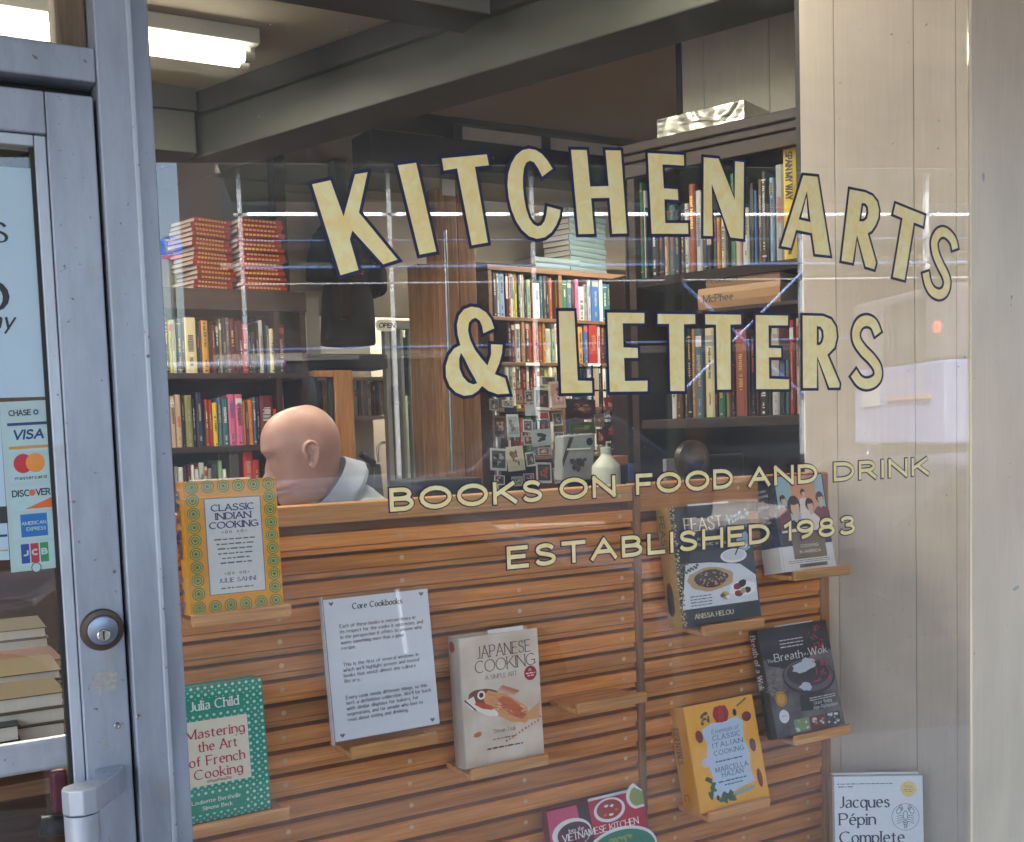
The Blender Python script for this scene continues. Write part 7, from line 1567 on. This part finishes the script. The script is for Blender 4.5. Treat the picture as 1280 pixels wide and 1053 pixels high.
# bus stop sign
P = refl(213, 310, 14.5); r_ = (refl(213, 295, 14.5).z-P.z)
bs = thing('bus_stop_sign', 'round blue bus stop sign on a pole at the opposite kerb', 'sign', ST(sab(P)[0], 14.5), SA, flip=True)
P = refl(213, 310, 14.5); mb = MB(); mb.tube([(.0, .05, 0), (0, .05, P.z+r_)], .04, 10); mb.build('pole', mat('green_pole', (.12, .16, .14), .5), bs)
mb = MB(); mb.prism([(r_*math.cos(i*math.pi/14), 0, P.z+r_*math.sin(i*math.pi/14)) for i in range(28)], (0, .02, 0)); mb.build('disc', mat('bus_sign_blue', (.04, .22, 1.0), .4, emis=0), bs)
mb = MB(); rb = lambda x0, x1, y0, y1, mi, z: mb.face([(x*r_, -.003-z, P.z+y*r_) for x, y in ((x0, y0), (x1, y0), (x1, y1), (x0, y1))], mi)
rb(-.42, .30, -.25, .72, 0, 0); rb(-.32, .20, .12, .5, 1, .002); rb(-.36, -.16, -.42, -.2, 0, 0); rb(.06, .26, -.42, -.2, 0, 0); rb(-.34, -.24, -.12, 0, 1, .002); rb(.1, .2, -.12, 0, 1, .002)
for i in range(14):
    a, b = i/14*6.283, (i+1)/14*6.283; mb.face([((.55+r*math.cos(t))*r_, -.003, P.z+(-.1+r*math.sin(t))*r_) for r, t in ((.1, a), (.16, a), (.16, b), (.1, b))])
rb(-.3, .35, -.62, -.52, 0, 0); rb(-.75, .75, -.92, -.70, 2, .001); mb.build('bus_symbol', [steel, mat('bus_sign_blue', (.04, .22, 1.0), .4), mat('sign_red', (.75, .05, .08), .4)], bs)
# pale blue box truck seen from behind, and a parked dark car
tk = thing('box_truck', 'pale blue delivery truck standing in the street, seen from behind', 'truck', ST(7.7, 7.6), SA, flip=True)
tb_ = mat('pale_blue_paint', (.26, .32, .56), .35, var=.06); tg = mat('truck_white', (.5, .5, .52), .4); tyre = mat('tyre', (.02, .02, .02), .8)
mb = MB(); mb.box(0, 5.0, 0, 2.0, 1.3, 2.2); mb.build('lower_body', tb_, tk, bevel=.03)
mb = MB(); mb.box(0.0, 5.0, .0, 2.0, 2.201, 3.0); mb.build('upper_body', mat('truck_grey', (.13, .13, .16), .4), tk, bevel=.04)
mb = MB(); mb.box(-.012, -.001, .35, 1.25, 2.22, 2.9); mb.build('rear_window', shopg, tk)
mb = MB(); mb.box(-.02, -.001, 1.35, 1.75, 1.75, 2.02); mb.build('number_plate', tg, tk)
mb = MB(); mb.box(-.03, -.001, .25, 1.15, 1.80, 1.85); mb.build('handle_bar', mat('salmon_strip', (.5, .3, .25), .5), tk)
mb = MB(); TT = lambda u, v, z: Vector((-.004-z, u, v)); write(mb, 'HappyNest', .30, 1.95, .10, .14, fit=.55, T=lambda u, v, z: Vector((-.004-z, .40+u, v)))
for p_, q_ in (((.26, 1.90), (.26, 2.06)), ((.26, 2.06), (.17, 2.13)), ((.17, 2.13), (.08, 2.06)), ((.08, 2.06), (.08, 1.90)), ((.08, 1.90), (.26, 1.90)), ((.14, 1.95), (.14, 2.03)), ((.20, 1.95), (.20, 2.03)), ((.14, 1.99), (.20, 1.99))):
    p_ = (p_[0]+.36, p_[1]); q_ = (q_[0]+.36, q_[1]); L, Rr = stroke_poly([p_, q_], .014, .014, .006); mb.face([(-.004, *L[0]), (-.004, *Rr[0]), (-.004, *Rr[1]), (-.004, *L[1])])
mb.build('lettering', tg, tk)
ltr = mat('lit_tail_lamp', (1, .05, .03), .4, emis=3)
for y, z in ((.12, 2.55), (1.88, 2.55)): mb = MB(); mb.lathe([(.06, 0), (.06, .02), (.04, .03)], (0, 0, 0), 18, axis='y'); o = mb.build('tail_lamp', ltr, tk); o.location = (-.001, y, z); o.rotation_euler = (0, 0, R(-90))
mb = MB(); mb.box(0.0, 6.6, .35, 1.65, .75, 1.29); mb.build('chassis', rub, tk)
mb = MB(); mb.box(5.05, 6.6, .02, 1.98, 1.3, 2.9); mb.build('cab', tb_, tk, bevel=.08)
for x in (1.2, 5.8):
    for y in (.0, 1.72): mb = MB(); mb.lathe([(.43, 0), (.45, .04), (.45, .24), (.43, .28)], (0, 0, 0), 28, axis='y'); o = mb.build('wheel', tyre, tk, smooth=True); o.location = (x, y+.28, .33)
def car(a, b, col, label, L=4.5, hz=1):
    t = thing('parked_car', label, 'car', ST(a, b, -.13), SA, flip=True); pb = mat('car_paint_'+label.split()[0], col, .25, .3, var=.03)
    t.scale = (1, -1, hz); prof = [(0, .35), (.02, .75), (.35, .9), (1.0, .95), (1.6, 1.42), (3.1, 1.45), (3.9, .98), (4.4, .9), (4.5, .6), (4.45, .3)]
    mb = MB(); mb.prism([(x, 0, z) for x, z in prof], (0, 1.75, 0)); mb.build('body', pb, t, bevel=.06, seg=3)
    mb = MB(); mb.prism([(1.15, -.006, .98), (1.66, -.006, 1.36), (3.05, -.006, 1.38), (3.65, -.006, 1.0)], (0, 1.762, 0)); mb.build('side_windows', shopg, t)
    for x in (.85, 3.6):
        for y in (-.02, 1.57): mb = MB(); mb.lathe([(.31, 0), (.33, .03), (.33, .17), (.31, .2)], (0, 0, 0), 26, axis='y'); o = mb.build('wheel', tyre, t, smooth=True); o.location = (x, y+.2, .33)
    for y in (.25, 1.5):
        mb = MB(); mb.box(-.012, .02, y-.12, y+.12, .62, .74); mb.build('tail_lamp', mat('dull_red_lamp', (.3, .02, .02), .3), t, bevel=.01)
    return t
car(-1.4, 3.0, (.55, .58, .62), 'silver car parked at the near kerb')
car(3.6, 3.2, (.04, .05, .07), 'black car parked at the near kerb')
car(-3.5, 11.8, (.3, .32, .36), 'grey car parked at the far kerb')
car(2.2, 11.8, (.02, .022, .03), 'black tall car parked at the far kerb before the scaffold', 4.5, 1.3)
car(8.0, 11.8, (.03, .03, .045), 'navy tall car parked at the far kerb behind the truck', 4.5, 1.3)
car(13.5, 11.8, (.05, .05, .05), 'charcoal tall car parked at the far kerb farther right', 4.5, 1.25)
car(14.0, 3.2, (.5, .1, .08), 'red car parked at the near kerb farther along')
# low buildings down the side street, left
for a, w, h_, c, lab in ((-34, 12, 6, (.28, .2, .16), 'low reddish house at the far left end of the street'), (-60, 20, 8, (.25, .23, .2), 'low grey house far down the street')):
    o_ = thing('street_house', lab, 'house', ST(a, 24), SA, flip=True); mb = MB(); mb.box(0, w, 0, 8, 0, h_); mb.build('wall', mat('house_wall_%d' % -a, c, .85), o_)
    mb = MB(); mb.box(-.2, w+.2, -.2, 8.2, h_+.001, h_+.25); mb.build('roof', sillw, o_)
    for i in range(int(w/3)):
        mb = MB(); mb.box(1+i*3, 2.2+i*3, -.02, .02, 1.2, 2.8); mb.box(1+i*3, 2.2+i*3, -.02, .02, 4, 5.4); mb.build('window', shopg, o_)

# tall dark van passing behind the camera: its pale roof edge is the streak in the glass
P = refl(522, 446, 5.0); Q = refl(300, 430, 5.0); ap, aq = sab(P)[0], sab(Q)[0]
vn = thing('dark_van', 'tall dark van with a pale roof passing in the near lane', 'van', ST(aq-2.4, 5.0, -.13), SA, flip=True); Lv = ap-aq+2.4; Hv = P.z+.13
vb = mat('van_dark_paint', (.02, .02, .028), .2, .2); mb = MB(); mb.prism([(0, 0, .35), (0, 0, Hv-.25), (.15, 0, Hv-.06), (Lv-.9, 0, Hv-.06), (Lv-.2, 0, 1.4), (Lv, 0, 1.1), (Lv, 0, .35)], (0, 1.9, 0)); mb.build('body', vb, vn, bevel=.05, seg=3)
mb = MB(); mb.box(.15, Lv-.95, .03, 1.87, Hv-.059, Hv); mb.build('roof', mat('van_roof_paint', (.6, .68, .8), .12, .3), vn, bevel=.03, seg=3)
mb = MB(); mb.box(.4, Lv-1.3, -.006, -.001, 1.25, Hv-.4); mb.build('side_windows', shopg, vn)
for x in (.8, Lv-.9):
    for y in (-.01, 1.7): mb = MB(); mb.lathe([(.33, 0), (.35, .03), (.35, .19), (.33, .22)], (0, 0, 0), 26, axis='y'); o = mb.build('wheel', tyre, vn, smooth=True); o.location = (x, y+.21, .35)
